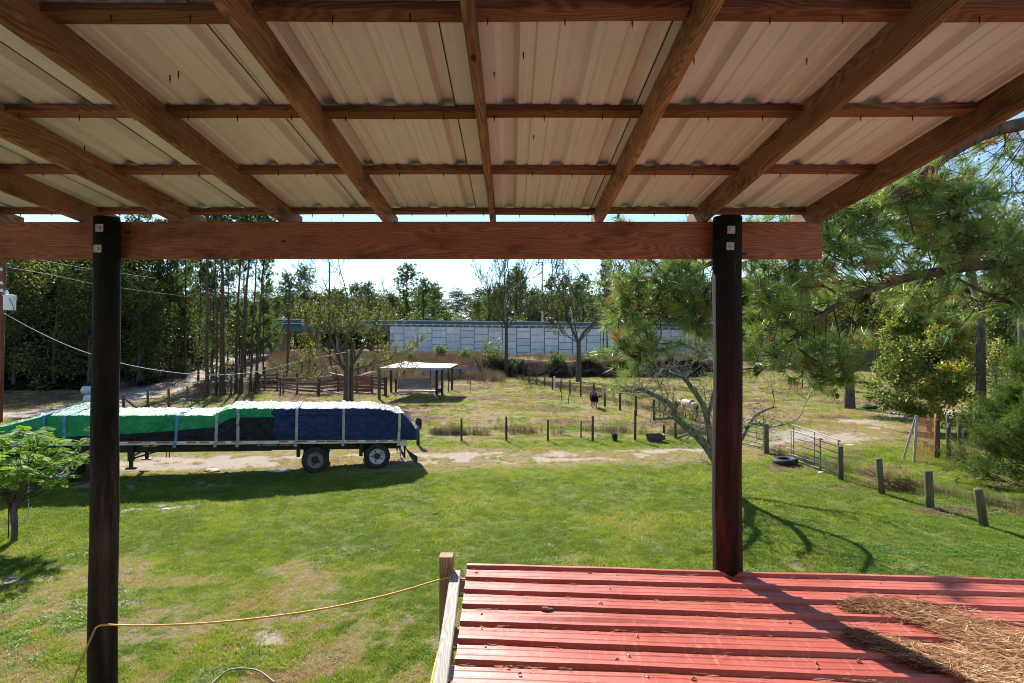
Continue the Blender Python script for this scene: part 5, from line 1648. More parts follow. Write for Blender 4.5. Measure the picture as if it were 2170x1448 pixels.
# ---- near pine: limbs come in from the right
def near_pine():
    t = Tree(801); r = random.Random(5); rr = np.random.default_rng(5)
    base = P(2520, 724, 10.6)
    limbs = []
    trunk = [Vector((base.x, base.y, float(zf(base.x, base.y)) - .1)), Vector((base.x - .1, base.y, 3)), Vector((base.x, base.y - .1, 7)), Vector((base.x + .1, base.y, 11)), Vector((base.x + .05, base.y, 16))]
    limbs.append((trunk, [.34, .27, .23, .16, .04]))
    def limb(*p, r0, r1):
        pts = catmull([P(*q) for q in p], 5); n_ = len(pts); limbs.append((pts, [r0 + (r1 - r0) * (i / (n_ - 1)) ** .8 for i in range(n_)])); return pts
    A = limb((2530, 520, 10.6), (2350, 535, 9.9), (2170, 556, 9.3), (2050, 566, 9.1), (1920, 590, 8.9), (1800, 632, 8.7), (1725, 682, 8.6), (1660, 740, 8.5), (1602, 796, 8.4), r0=.13, r1=.018)
    B = limb((2530, 150, 10.6), (2350, 225, 9.4), (2170, 262, 8.9), (2085, 285, 8.7), (2000, 335, 8.6), (1925, 395, 8.5), (1820, 440, 8.5), (1700, 475, 8.6), (1590, 520, 8.7), (1470, 575, 8.8), (1400, 610, 8.8), (1320, 640, 8.9), r0=.13, r1=.02)
    C_ = limb((2530, 700, 10.6), (2330, 700, 9.6), (2170, 652, 9.2), (2085, 620, 9.0), (2030, 590, 8.9), r0=.07, r1=.012)
    D_ = limb((2050, 566, 9.1), (2020, 500, 9.0), (2010, 440, 8.9), (2012, 400, 8.8), r0=.035, r1=.012)
    E = limb((1700, 475, 8.6), (1690, 560, 8.5), (1660, 640, 8.4), (1640, 720, 8.3), r0=.035, r1=.010)
    G = limb((1665, 720, 8.5), (1720, 760, 8.3), (1770, 800, 8.2), r0=.02, r1=.008)
    H_ = limb((1540, 545, 8.7), (1480, 640, 8.6), (1420, 680, 8.5), (1370, 650, 8.5), r0=.03, r1=.01)
    I_ = limb((1400, 612, 8.8), (1398, 665, 8.7), (1400, 715, 8.6), (1378, 740, 8.6), (1350, 765, 8.6), r0=.014, r1=.006)
    J = limb((1820, 440, 8.5), (1780, 500, 8.4), (1745, 560, 8.4), r0=.03, r1=.01)
    nodes = [p for pts, _ in limbs[1:] for p in pts]
    NA = np.array([tuple(p) for p in nodes])
    # where foliage hangs: picture-shaped regions turned into real clumps at real distances
    regs = [((1290, 1420, 565, 690), 34, 8.9), ((1400, 1510, 550, 690), 34, 8.7), ((1300, 1390, 690, 800), 14, 8.6), ((1470, 1540, 640, 760), 10, 8.6), ((1320, 1500, 470, 560), 14, 8.8),
            ((1575, 1700, 560, 700), 36, 8.5), ((1575, 1660, 690, 790), 11, 8.4), ((1700, 1800, 710, 815), 22, 8.2), ((1700, 1830, 560, 650), 10, 8.6),
            ((1745, 1860, 430, 570), 46, 8.5), ((1860, 1990, 400, 560), 54, 8.6), ((1990, 2110, 400, 560), 46, 8.7), ((2090, 2200, 440, 620), 34, 8.8),
            ((1840, 1960, 580, 690), 7, 8.8), ((1960, 2200, 620, 720), 11, 8.9), ((2030, 2200, 300, 430), 8, 8.9), ((1880, 2000, 330, 420), 14, 8.6), ((2200, 2500, 200, 700), 40, 9.8), ((1560, 1760, 470, 560), 18, 8.6)]
    TC = []; TD = []
    for (x0, x1, y0, y1), n_, d_ in regs:
        for k in range(n_):
            q = P(r.uniform(x0, x1), r.uniform(y0, y1), d_ + r.uniform(-.35, 1.5))
            dd = np.linalg.norm(NA - np.array(tuple(q)), axis=1); a = nodes[int(np.argmin(dd + rr.uniform(0, .25, len(dd))))]
            mid = a.lerp(q, .5) + Vector((r.gauss(0, .06), r.gauss(0, .06), -.10 * (q - a).length))
            pts = catmull([a, mid, q], 3); limbs.append((pts, [.011 * (1 - .6 * i / 6) + .0015 for i in range(7)]))
            dr = (pts[-1] - pts[-2]).normalized()
            dr = (dr + Vector((0, 0, r.uniform(.0, .8)))).normalized()
            TC.append(q); TD.append(dr)
            for j in range(r.randint(2, 4)):
                f = r.uniform(.45, .95); b0 = a.lerp(q, f); b1 = b0 + Vector((r.gauss(0, .17), r.gauss(0, .17), r.gauss(.04, .13)))
                limbs.append(([b0, b0.lerp(b1, .5) + Vector((0, 0, -.02)), b1], [.006, .005, .003])); TC.append(b1); TD.append((b1 - b0).normalized() + Vector((0, 0, .3)))
    m = MB()
    for i, (pts, rad) in enumerate(limbs): m.tube(pts, rad, 12 if i == 0 else (9 if i < 4 else (6 if i < 10 else 4)), cap=False)
    C = np.array([tuple(v) for v in TC]); D = np.array([tuple(v) for v in TD])
    V_, Fc, tt = tufts(C, D, 62, .25, .0085, 9, .85)
    V2, F2, t2 = tufts(C[::3] + rr.normal(0, .05, C[::3].shape), D[::3], 26, .17, .008, 19, 1.2)
    cm = MB(); cm.lathe([(0, .004), (.012, .022), (.03, .030), (.055, .024), (.08, .010), (.088, 0)], (0, 0, 0), (0, 0, -1), 9); cone_me = cm.mesh('cone', plain('pine_cone', (.05, .03, .02), (.16, .10, .06), 60, .8, .2, bump=.8))
    root = thing('near_pine', 'large long needled pine whose boughs reach in from the right in front of the yard', 'pine tree', (base.x, base.y, 0))
    m.obj('trunk', MAT['bark_pine'], root, True, mw=I4)
    for k in range(0, len(TC), 34): obj('cone', cone_me, None, root, mw=Matrix.Translation(TC[k] + Vector((.03, -.05, -.02))))
    obj('crown', np_mesh('crown', V_, Fc, MAT['needles'], tt), None, root, mw=I4)
    obj('inner_needles', np_mesh('inner_needles', V2, F2, MAT['needles'], t2), None, root, mw=I4)


near_pine()


# ---- leaning, mostly dead tree behind the right post
def leaning_tree():
    g = gp(1545, 1042); r = random.Random(12); d0 = g.y
    root = thing('leaning_dead_tree', 'leaning bare grey tree with crooked lichened branches beside the right porch post', 'tree', tuple(g))
    lines = []
    def ln(pts, r0, r1):
        p = catmull([P(a, b, c) for a, b, c in pts], 5); n_ = len(p); lines.append((p, [r0 + (r1 - r0) * i / (n_ - 1) for i in range(n_)])); return p
    d = d0
    tr = ln([(1545, 1050, d), (1530, 1005, d), (1505, 958, d - .1), (1478, 925, d - .2), (1452, 902, d - .3), (1432, 885, d - .4)], .16, .11)
    a1 = ln([(1432, 885, d - .4), (1424, 860, d - .5), (1400, 845, d - .7), (1375, 832, d - .9), (1352, 825, d - 1.1), (1336, 832, d - 1.2)], .10, .035)
    a2 = ln([(1440, 890, d - .3), (1425, 886, d - .6), (1400, 888, d - .9), (1386, 886, d - 1)], .06, .03)
    b = ln([(1512, 965, d), (1505, 930, d - .1), (1500, 895, d - .2), (1490, 860, d - .3), (1470, 828, d - .4), (1447, 798, d - .4), (1425, 780, d - .5), (1405, 778, d - .5)], .12, .045)
    b2 = ln([(1498, 890, d - .2), (1508, 850, d - .1), (1520, 800, d - .2), (1500, 760, d - .3), (1470, 740, d - .5), (1438, 724, d - .7)], .085, .04)
    b3 = ln([(1530, 1000, d), (1560, 950, d + .3), (1585, 905, d + .5), (1600, 882, d + .7), (1625, 868, d + .8), (1645, 862, d + .8)], .09, .02)
    b4 = ln([(1576, 905, d + .5), (1600, 900, d + .3), (1640, 905, d + .2), (1690, 890, d + .1)], .035, .008)
    lo = ln([(1470, 915, d - .2), (1450, 935, d - .5), (1437, 942, d - .6)], .03, .01)
    def twigs(path, n_, L_, lev, r0):
        for k in range(n_):
            i = r.randint(1, len(path) - 2); q = path[i]
            dr = Vector((r.gauss(-.15, .8), r.gauss(0, .6), r.gauss(.35, .6))).normalized(); p = [q.copy()]; c = q.copy()
            for j in range(5):
                dr = (dr + Vector((r.gauss(0, .28), r.gauss(0, .28), r.gauss(.03, .26)))).normalized(); c = c + dr * L_ / 5; p.append(c.copy())
            lines.append((p, [max(.006, r0 * (1 - .7 * j / 5)) for j in range(6)]))
            if lev > 0: twigs(p, 3, L_ * .6, lev - 1, r0 * .6)
    for path, n_ in ((a1, 15), (a2, 4), (b, 18), (b2, 11), (b3, 6), (b4, 6), (tr, 4)): twigs(path, n_, 1.05, 2, .019)
    m = MB()
    for p, rd in lines: m.tube(p, rd, 8 if max(rd) > .05 else (5 if max(rd) > .012 else 3), cap=False)
    m.obj('trunk', MAT['bark_pale'], root, True, mw=I4)
    C = np.array([tuple(P(1450 + r.gauss(0, 9), 892 + r.gauss(0, 4), d - .35 + r.gauss(0, .12))) for _ in range(240)])
    C2 = np.array([tuple(p[-1] + Vector((r.gauss(0, .1), r.gauss(0, .1), r.gauss(0, .1)))) for p, rd in lines[9:] if r.random() < .35])
    V_, Fc = leaf_cards(np.concatenate([C, C2]), .05, 3, .6)
    obj('leaf_sprout', np_mesh('leaf_sprout', V_, Fc, MAT['leaf_bright'], RN.uniform(.1, .8, len(Fc))), None, root, mw=I4)


leaning_tree()


# ---- small many-stemmed tree at the left with flat tiers of compound leaves
def small_tree():
    g = gp(30, 1148); r = random.Random(31); d = g.y
    root = thing('young_tree', 'small many stemmed tree with bright green flat tiered foliage at the left edge', 'tree', tuple(g))
    lines = []; tips = []
    tk = [g + Vector((0, 0, -.05)), g + Vector((.02, 0, .5)), g + Vector((.0, 0, 1.05))]
    lines.append((tk, [.075, .062, .055])); lines.append(([g + Vector((-.02, .05, -.05)), g + Vector((-.10, .05, .6)), g + Vector((-.12, .0, 1.2))], [.045, .04, .035]))
    top = tk[-1]
    for k in range(46):
        az = r.uniform(0, 6.28); R_ = math.sqrt(r.uniform(.02, 1)) * 1.62
        e = g + Vector((math.cos(az) * R_ + .15, math.sin(az) * R_, 2.80 - .62 * (R_ / 1.62) ** 2 + r.uniform(-.42, .12)))
        st = top + Vector((r.gauss(0, .04), r.gauss(0, .04), r.uniform(-.3, .15)))
        p = catmull([st, st.lerp(e, .45) + Vector((0, 0, -.10 * R_)), e], 4); lines.append((p, [.020 * (1 - .75 * i / 8) for i in range(9)])); tips.append((e, p[-1] - p[-3]))
        for j in range(3):
            q = p[r.randint(4, 7)]; e2 = q + Vector((r.gauss(0, .28), r.gauss(0, .28), r.uniform(0, .3))); lines.append(([q, q.lerp(e2, .5), e2], [.008, .006, .003])); tips.append((e2, e2 - q))
    m = MB()
    for p, rd in lines: m.tube(p, rd, 8 if max(rd) > .03 else 4, cap=False)
    m.obj('trunk', MAT['bark_grey'], root, True, mw=I4)
    Vs = []; 
    for (e, dr) in tips:
        for s_ in range(r.randint(3, 5)):
            az = r.uniform(0, 6.28); ax = Vector((math.cos(az), math.sin(az), r.uniform(-.5, .5))).normalized(); sd = Vector((-math.sin(az), math.cos(az), r.uniform(-.7, .7))).normalized(); Lf = r.uniform(.18, .34)
            o = e + Vector((r.gauss(0, .06), r.gauss(0, .06), r.gauss(0, .03)))
            for i in range(7):
                c = o + ax * (Lf * (i + .5) / 7) + Vector((0, 0, -.10 * (i / 7) ** 2 * Lf * 4 * .4)); w = .085 * math.sin(math.pi * (i + 1.2) / 8.4) + .02
                for sg in (-1, 1):
                    a = c; b = c + (sd * sg * .9 + ax * .45).normalized() * w; pr = ax * (w * .34)
                    mid = (a + b) / 2; Vs += [a, mid - pr + Vector((0, 0, .004)), b, mid + pr]
    n_ = len(Vs) // 4; V_ = np.array([tuple(v) for v in Vs]); Fc = np.arange(4 * n_).reshape(-1, 4)
    cl = V_[Fc].mean(1)
    obj('crown', np_mesh('crown', V_, Fc, MAT['leaf_bright'], clump_tint(cl, 77, .35, .5, .9)), None, root, mw=I4)
    m = MB(); q = gp(18, 1140); m.tube([q, q + Vector((.01, 0, 1.9))], .014, 6); setp(m.obj('garden_stake', MAT['black']), 'thin dark stake standing beside the small tree at the left edge', 'stake')
    q = gp(60, 1100); m = MB(); m.tube([q + Vector((0, 0, .0)), q + Vector((.01, 0, 1.55))], .012, 6); setp(m.obj('garden_stake', MAT['greywood']), 'thin pale stake behind the small tree at the left edge', 'stake')


small_tree()
# ---------------------------------------------------------------- overpass: retaining wall, bridge span, pier
conc = plain('pale_blue_grey_concrete', (.60, .64, .64), (.78, .81, .80), .9, .85, .2, 0, .2, scale=(1.5, 1, .3), var=.07)
conc2 = plain('pale_concrete_coping', (.5, .54, .55), (.62, .66, .66), .5, .8, .2)
tanc = plain('tan_concrete', (.42, .31, .23), (.55, .43, .33), .6, .85, .2)
grn = plain('green_painted_parapet', (.05, .12, .125), (.08, .165, .17), .4, .6, .3)
dk = plain('shadowed_joint_concrete', (.10, .11, .11), (.15, .16, .16), 1, .9, .1)
DW = 125.0
xw0 = P(826, 0, DW).x; PWD = 3.09; PHT = 1.56


def wall_top(x): return 10.0 - .0105 * (x - xw0) * 1.15
def wall_y(x): return DW + .00 * x


wall = thing('retaining_wall', 'long pale grey concrete panel wall carrying the overpass across the middle distance', 'retaining wall', (xw0 + 50, DW, 2))
m = MB(); xe = xw0 + 38 * PWD
m.add([(xw0 - .5, DW + .14, -1.0), (xe, DW + .14, -1.0), (xe, DW + .14, wall_top(xe) - 1.5), (xw0 - .5, DW + .14, wall_top(xw0) - 1.5), (xw0 - .5, DW + 7, -1.0), (xe, DW + 7, -1.0), (xe, DW + 7, wall_top(xe) - 1.5), (xw0 - .5, DW + 7, wall_top(xw0) - 1.5)],
      [(0, 1, 2, 3), (7, 6, 5, 4), (3, 2, 6, 7), (0, 3, 7, 4), (1, 5, 6, 2)])
m.obj('wall_core', dk, wall, mw=I4)
flutes = {}
def panel_mesh(h):
    key = round(h, 2)
    if key in flutes: return flutes[key]
    m = MB(); w = PWD - .12; nfl = 6; dv = .07; prof = [(-w / 2, 0)]
    for k in range(nfl):
        a = -w / 2 + w * k / nfl; prof += [(a + .02, -dv * .4), (a + w / nfl - .10, -dv * .4), (a + w / nfl - .06, 0), (a + w / nfl - .0, 0)]
    vs = [(a, b, -h / 2 + .045) for a, b in prof] + [(a, b, h / 2 - .045) for a, b in prof]; k = len(prof)
    vs += [(-w / 2, .14, -h / 2 + .045), (w / 2, .14, -h / 2 + .045), (w / 2, .14, h / 2 - .045), (-w / 2, .14, h / 2 - .045)]
    m.add(vs, [(i, i + 1, k + i + 1, k + i) for i in range(k - 1)] + [tuple(list(range(k, 2 * k)) + [2 * k + 2, 2 * k + 3])])
    flutes[key] = m.mesh('panel', conc); return flutes[key]


for c in range(38):
    x = xw0 + (c + .5) * PWD; zt = wall_top(x) - 1.62; z = zt; first = True
    zb = float(zf(x, DW)) - .6
    while z > zb:
        h = PHT * (.5 if (first and c % 2) else 1.0)
        if z - h < zb - PHT: break
        o = obj('panel', panel_mesh(h), None, wall, mw=Matrix.Translation((x, DW, z - h / 2)))
        z -= h; first = False
# coping blocks and parapet
bl = MB(); bl.box(-.62, -.25, -.22, .62, .2, .22); blm = bl.mesh('coping_block', grn)
k = 0; x = xw0
while x < xe:
    obj('coping_block', blm, None, wall, mw=Matrix.Translation((x + .62, DW - .05, wall_top(x) - 1.30))); x += 1.62
m = MB(); m.bar((xw0 - .2, DW - .02, wall_top(xw0) - 1.30), (xe, DW - .02, wall_top(xe) - 1.30), .30, .50); m.obj('coping', conc2, wall, mw=I4)
m = MB(); m.bar((xw0 - 36, DW - .12, wall_top(xw0) - .93), (xe, DW - .12, wall_top(xe) - .93), .7, .14); m.obj('parapet_ledge', conc2, wall, mw=I4)
m = MB(); m.bar((xw0 - 36, DW + .05, wall_top(xw0) - .5), (xe, DW + .05, wall_top(xe) - .5), .3, .72); m.obj('parapet', grn, wall, mw=I4)
m = MB(); m.bar((xw0 - 36, DW + .02, wall_top(xw0) - .06), (xe, DW + .02, wall_top(xe) - .06), .4, .16); m.obj('parapet_cap', conc2, wall, mw=I4)
# embankment under the road so that it is solid
m = MB(); m.box(xw0, DW + 7, -1, xe, DW + 12, 7.6); setp(m.obj('road_embankment', dk), kind='structure')

bridge = thing('bridge_span', 'blue green girder bridge span on a tan pier, left of the pale wall', 'bridge', (xw0 - 18, DW, 2))
gm = plain('blue_green_girder_paint', (.07, .15, .165), (.10, .20, .21), .6, .5, .3)
for yy_ in (0.2, 3.0, 6.0, 9.0):
    m = MB(); m.bar((xw0 - 36, DW + yy_ + .3, wall_top(xw0) - 1.98), (xw0 + .3, DW + yy_ + .3, wall_top(xw0) - 1.98), .05, 1.75)
    m.bar((xw0 - 36, DW + yy_ + .3, wall_top(xw0) - 2.84), (xw0 + .3, DW + yy_ + .3, wall_top(xw0) - 2.84), .5, .06); m.obj('girder', gm, bridge, mw=I4)
m = MB(); m.box(xw0 - 36, DW - .1, wall_top(xw0) - 1.12, xw0 + .4, DW + 10, wall_top(xw0) - 1.0); m.obj('deck', conc2, bridge, mw=I4)
px0, px1 = P(556, 0, DW + 2).x, P(588, 0, DW + 2).x
m = MB()
m.add([(px0 - .6, DW + .5, 0), (px1, DW + .5, 0), (px1, DW + .5, wall_top(xw0) - 2.9), (px0 - .6, DW + .5, wall_top(xw0) - 2.9), (px0 - .6, DW + 9, 0), (px1, DW + 9, 0), (px1, DW + 9, wall_top(xw0) - 2.9), (px0 - .6, DW + 9, wall_top(xw0) - 2.9)],
      [(0, 1, 2, 3), (7, 6, 5, 4), (3, 2, 6, 7), (0, 3, 7, 4), (1, 5, 6, 2)])
m.obj('pier', tanc, bridge, mw=I4)
# columns of the far side
for px in (676, 715, 750, 790):
    q = P(px, 745, DW + 10); m = MB(); m.tube([(q.x, q.y, 1), (q.x, q.y, wall_top(xw0) - 2.9)], .35, 10); m.obj('column', conc2, bridge, mw=I4)
# road under the bridge
m = MB(); vs = []
for i in range(30):
    x = -75 + i * 3.4; yc = 117 - .02 * (x + 40); vs += [on(x, yc - 2.4, .05), on(x, yc + 2.4, .05)]
m.add(vs, [(2 * i, 2 * i + 2, 2 * i + 3, 2 * i + 1) for i in range(29) if vs[2 * i].x < -23]); setp(m.obj('road', plain('pale_asphalt', (.30, .28, .26), (.42, .40, .37), .8, .9, .1)), kind='structure')
# orange sign
q = P(668, 682, 110); m = MB(); m.box(q.x - .62, q.y, q.z - .30, q.x + .62, q.y + .05, q.z + .30)
sgn = thing('orange_sign', 'small orange warning sign on a post in front of the bridge girder', 'sign', (q.x, q.y, 2.3))
m.obj('sign_board', plain('orange_sheeting', (.70, .22, .01), (.85, .32, .02), 3, .5, .3), sgn, mw=I4)
m = MB()
for a in (-.36, -.12, .14, .36): m.box(q.x + a - .04, q.y - .012, q.z - .14, q.x + a + .05, q.y - .004, q.z + .12)
m.obj('dark_marks', MAT['black'], sgn, mw=I4)
m = MB(); m.tube([(q.x + .5, q.y + .12, float(zf(q.x, q.y))), (q.x + .5, q.y + .12, q.z + .2)], .06, 8); m.obj('post', MAT['steel'], sgn, mw=I4)
# tall white mast
q = P(1149.5, 760, 150); m = MB(); m.tube([(q.x, 150, 2), (q.x, 150, 12), (q.x, 150, 20), (q.x, 150, P(0, 556, 150).z)], [.34, .30, .24, .14], 10)
setp(m.obj('light_mast', plain('white_mast', (.55, .57, .6), (.68, .7, .72), 2, .5, .4)), 'tall slender white mast rising behind the wall between the two tall trees', 'mast')
# brown utility poles
pb = plain('brown_pole_wood', (.09, .045, .03), (.17, .09, .06), 4, .85, .15, scale=(1, 1, .2))
for (px, top, base, lean, lb) in ((609, 602, 783, 5, 'brown utility pole left of the orange sign, beyond the corral'), (655, 640, 772, 0, 'brown pole directly left of the orange sign'), (699, 556, 768, -1, 'tallest brown utility pole, behind the yellowing tree')):
    g = gp(px, base); z1 = P(px, top, g.y).z; m = MB(); m.tube([g, (g.x + lean / F * g.y, g.y, z1)], [.17, .13], 8)
    setp(m.obj('utility_pole', pb), lb, 'utility pole')

# ---------------------------------------------------------------- pole with transformer at the left edge
up = plain('red_brown_pole', (.10, .035, .02), (.20, .085, .055), 5, .85, .15, scale=(1, 1, .15))
g = gp(3, 897); pole = thing('transformer_pole', 'red brown utility pole with a pale grey transformer can at the left edge', 'utility pole', tuple(g))
dP = g.y
m = MB(); m.tube([P(-4, 900, dP) - Vector((0, 0, .2)), P(1, 724, dP), P(7, 548, dP), P(10, 430, dP)], [.21, .19, .17, .15], 14); m.obj('pole', up, pole, True, mw=I4)
tc = P(20.5, 642, dP - .25); tm_m = plain('pale_transformer_paint', (.55, .60, .64), (.68, .72, .75), 2, .45, .4)
sc_ = dP / F
m = MB(); m.lathe([(-15.5 * sc_, .0), (-15.5 * sc_, 10 * sc_), (13.5 * sc_, 10.6 * sc_), (14 * sc_, 11.3 * sc_), (16 * sc_, 11.2 * sc_), (17 * sc_, 6 * sc_), (17.2 * sc_, 0)], tc, (0, 0, 1), 24); can = m.obj('transformer', tm_m, pole, mw=I4)
m = MB(); b0 = tc + Vector((-6.5 * sc_, 0, 16 * sc_)); m.lathe([(0, 2.6 * sc_), (3 * sc_, 2.6 * sc_), (4 * sc_, 3.6 * sc_), (6 * sc_, 3.4 * sc_), (9 * sc_, 1.8 * sc_), (11 * sc_, 0)], b0, (0, 0, 1), 12); m.obj('bushing', tm_m, can, True, mw=I4)
m = MB(); m.bar(tc + Vector((10 * sc_, -.0, 10 * sc_)), tc + Vector((16 * sc_, 0, 9.5 * sc_)), .05, .04); m.obj('terminal', tm_m, can, mw=I4)
m = MB(); m.tube(catmull([tc + Vector((8 * sc_, -.3, 9 * sc_)), tc + Vector((14 * sc_, -.3, -2 * sc_)), tc + Vector((17 * sc_, -.3, -14 * sc_)), tc + Vector((8 * sc_, -.2, -24 * sc_)), tc + Vector((-4 * sc_, -.1, -26 * sc_))], 6), .022, 5); m.obj('cable', MAT['wire'], can, mw=I4)
m = MB(); m.bar(P(14, 634, dP - .05), P(3, 636, dP - .02), .08, .3); m.obj('bracket', MAT['steel'], pole, mw=I4)
for (px, py) in ((2, 571), (3, 600), (3, 616)):
    q = P(px, py, dP - .3); m = MB(); m.lathe([(-2.5 * sc_, 0), (-2.5 * sc_, 3.4 * sc_), (0, 3.0 * sc_), (3 * sc_, 1.6 * sc_), (4 * sc_, 0)], q, (0, 0, 1), 12); m.obj('insulator', tm_m, pole, True, mw=I4)


def cable(pts, r, lb):
    m = MB(); m.tube(catmull([P(*q) for q in pts], 6), r, 5); setp(m.obj('overhead_cable', MAT['palewire'] if r > .02 else MAT['wire'], smooth_=True), lb, 'cable')


cable([(8, 664, dP - .2), (60, 693, 36.5), (128, 726, 38), (190, 750, 39.3), (256, 770, 41), (340, 786, 42.8), (430, 795, 44.5), (500, 793, 45.7), (560, 785, 46.6), (640, 764, 47), (690, 755, 47.2), (737, 746, 47.5)], .022, 'pale service cable sagging from the transformer pole to the metal mast by the yellowing tree')
cable([(14, 567, dP - .1), (100, 581, 40), (190, 600, 45), (260, 611, 50), (420, 632, 62)], .016, 'upper overhead wire running from the transformer pole into the wood')
cable([(-40, 538, dP - 1), (70, 549, 38), (190, 570, 44), (330, 590, 56)], .016, 'topmost overhead wire crossing in front of the dark wood')
g = gp(738, 852); m = MB(); m.tube([g, (g.x, g.y, P(0, 747, g.y).z)], .05, 8); setp(m.obj('metal_mast', MAT['steel']), 'thin galvanised pole holding the cable beside the yellowing tree', 'pole')
g = gp(743, 850); m = MB(); m.tube([g + Vector((0, .3, 0)), (g.x, g.y + .3, P(0, 735, g.y).z)], [.17, .14], 10); setp(m.obj('old_pole', MAT['postwood']), 'old mossy wooden pole leaning on the yellowing tree trunk', 'pole')

# ---------------------------------------------------------------- corral
corral = thing('corral_fence', 'old dark brown board corral left of the open shed', 'fence', tuple(on(-20, 56)))
DC = 56.5


def cpost(px, top, base, w=.2, m_=None, d=None):
    g = gp(px, base); z1 = P(px, top, g.y).z; m = MB()
    m.tube([(g.x, g.y, g.z - .1), (g.x + R.uniform(-.02, .02), g.y, z1)], [w / 2, w / 2 * .95], 9); m.obj('post', m_ or MAT['darkpost'], corral, mw=I4); return g


posts = [(548, 791, 827), (561, 778, 824), (588, 790, 826), (630, 791, 833), (674, 797, 836), (717, 797, 832), (756, 801, 832), (789, 795, 833), (818, 799, 838)]
pg = [cpost(*p) for p in posts]
for p in ((602, 794, 815), (667, 769, 800), (640, 768, 802), (700, 797, 815), (759, 770, 800), (776, 779, 802), (790, 779, 800), (815, 788, 806), (841, 783, 802), (856, 786, 803), (864, 790, 803), (897, 790, 803), (899, 792, 802), (874, 786, 802)): cpost(*p, w=.17)
cor_m = [MAT['corral'], MAT['corral'], lumber_mat('faded_corral_board', (.34, .24, .17), (.16, .11, .08), (.10, .07, .05), 16, .4), lumber_mat('reddish_corral_board', (.30, .12, .07), (.15, .06, .035), (.08, .04, .03), 16, .4)]
for i in range(len(pg) - 1):
    a, b = pg[i], pg[i + 1]
    if i == 0: continue
    if i == 1: a = pg[0]
    nb__ = 5; red_ = i in (5, 6)
    for k in range(nb__):
        if R.random() < .06: continue
        za = a.z + .28 + k * .31 + R.uniform(-.04, .04); zb_ = b.z + .28 + k * .31 + R.uniform(-.05, .05)
        if i in (1,) and k < 2: zb_ -= .05
        lumber('board', (a.x - .1, a.y - .11 - .03 * (k % 2), za), (b.x + .1, b.y - .11 - .03 * (k % 2), zb_), .03, R.uniform(.16, .24) if not red_ else .29, R.choice(cor_m[:3]) if not red_ else cor_m[3], corral, warp=.012, bev=.002, seed=i * 9 + k, segs=4)
# front rail section
g0 = cpost(594, 803, 838, .16); g1 = cpost(600, 806, 836, .13); g2 = cpost(677, 805, 838, .15)
for k, (z_, mm) in enumerate(((1.62, 2), (1.15, 0), (.78, 2))):
    lumber('board', (g0.x, g0.y, g0.z + z_), (P(705, 0, g2.y).x, g2.y, g2.z + z_ - .05), .035, .15, cor_m[mm], corral, warp=.012, bev=.002, seed=70 + k, segs=5)
lumber('board', tuple(P(685, 829, 53)), tuple(P(730, 836, 52)), .12, .14, MAT['greywood'], corral, seed=77)
lumber('board', tuple(P(700, 790, 57)), tuple(P(727, 796, 57)), .03, .3, MAT['greywood'], corral, up=(0, 1, 0), seed=78)
for k in range(4):   # leaning grey rails right of the tree
    lumber('board', tuple(P(748, 802 - k, 57)), tuple(P(785 + k * 4, 788, 60)), .04, .12, MAT['greywood'], corral, seed=80 + k)
lumber('board', tuple(P(708, 800, 56)), tuple(P(716, 786, 56)), .05, .5, cor_m[2], corral, up=(0, 1, 0), seed=88)
# cable rail along the left end
m = MB(); m.tube([P(540, 787, 57), P(575, 784, 57.5), P(625, 776, 60)], .05, 6); m.obj('rail', MAT['steel'], corral, mw=I4)

# ---------------------------------------------------------------- open shed with a single-slope metal roof
shed = thing('open_shed', 'open pole shed with a pale flat metal roof at the right end of the corral', 'shed', tuple(gp(880, 840)))
d1 = gp(803, 847).y
A = P(805, 780, d1); B = P(953, 779.5, d1 - .3); Cc = P(971, 772.5, d1 + 5.2); D = P(859, 766.5, d1 + 7.2)
E_ = P(827, 770.5, d1 + 3.6)
top = plain('pale_zinc_roof', (.27, .27, .265), (.42, .42, .41), .9, .5, .4, .2)
nU, nV = 30, 8; m = MB(); vs = []
for j in range(nV + 1):
    v = j / nV
    for i in range(nU * 2 + 1):
        u = i / (nU * 2); p = (A.lerp(B, u)).lerp(D.lerp(Cc, u), v); vs.append(p + Vector((0, 0, .018 * (i % 2) + .03 * math.sin(v * 3 + u * 5))))
w_ = nU * 2 + 1
m.add(vs, [(j * w_ + i, j * w_ + i + 1, (j + 1) * w_ + i + 1, (j + 1) * w_ + i) for j in range(nV) for i in range(nU * 2)])
o = m.obj('roof_sheet', top, shed, mw=I4); md = o.modifiers.new('t', 'SOLIDIFY'); md.thickness = .03
lumber('fascia_board', tuple(A + Vector((0, -.02, -.12))), tuple(B.lerp(A, .10) + Vector((0, -.02, -.13))), .05, .17, MAT['greywood'], shed, seed=3)
lumber('side_board', tuple(A + Vector((-.02, 0, -.10))), tuple(D + Vector((-.02, 0, -.10))), .05, .16, MAT['greywood'], shed, seed=4)
lumber('side_board', tuple(B + Vector((-.2, 0, -.12))), tuple(Cc + Vector((-.1, 0, -.10))), .05, .16, MAT['corral'], shed, seed=4)


def spost(px, base, topz_px, w, mm=None):
    g = gp(px, base); z1 = P(px, topz_px, g.y).z - .02; m = MB(); m.tube([(g.x, g.y, g.z - .1), (g.x, g.y, z1)], [w / 2, w / 2], 9); m.obj('post', mm or MAT['darkpost'], shed, mw=I4)


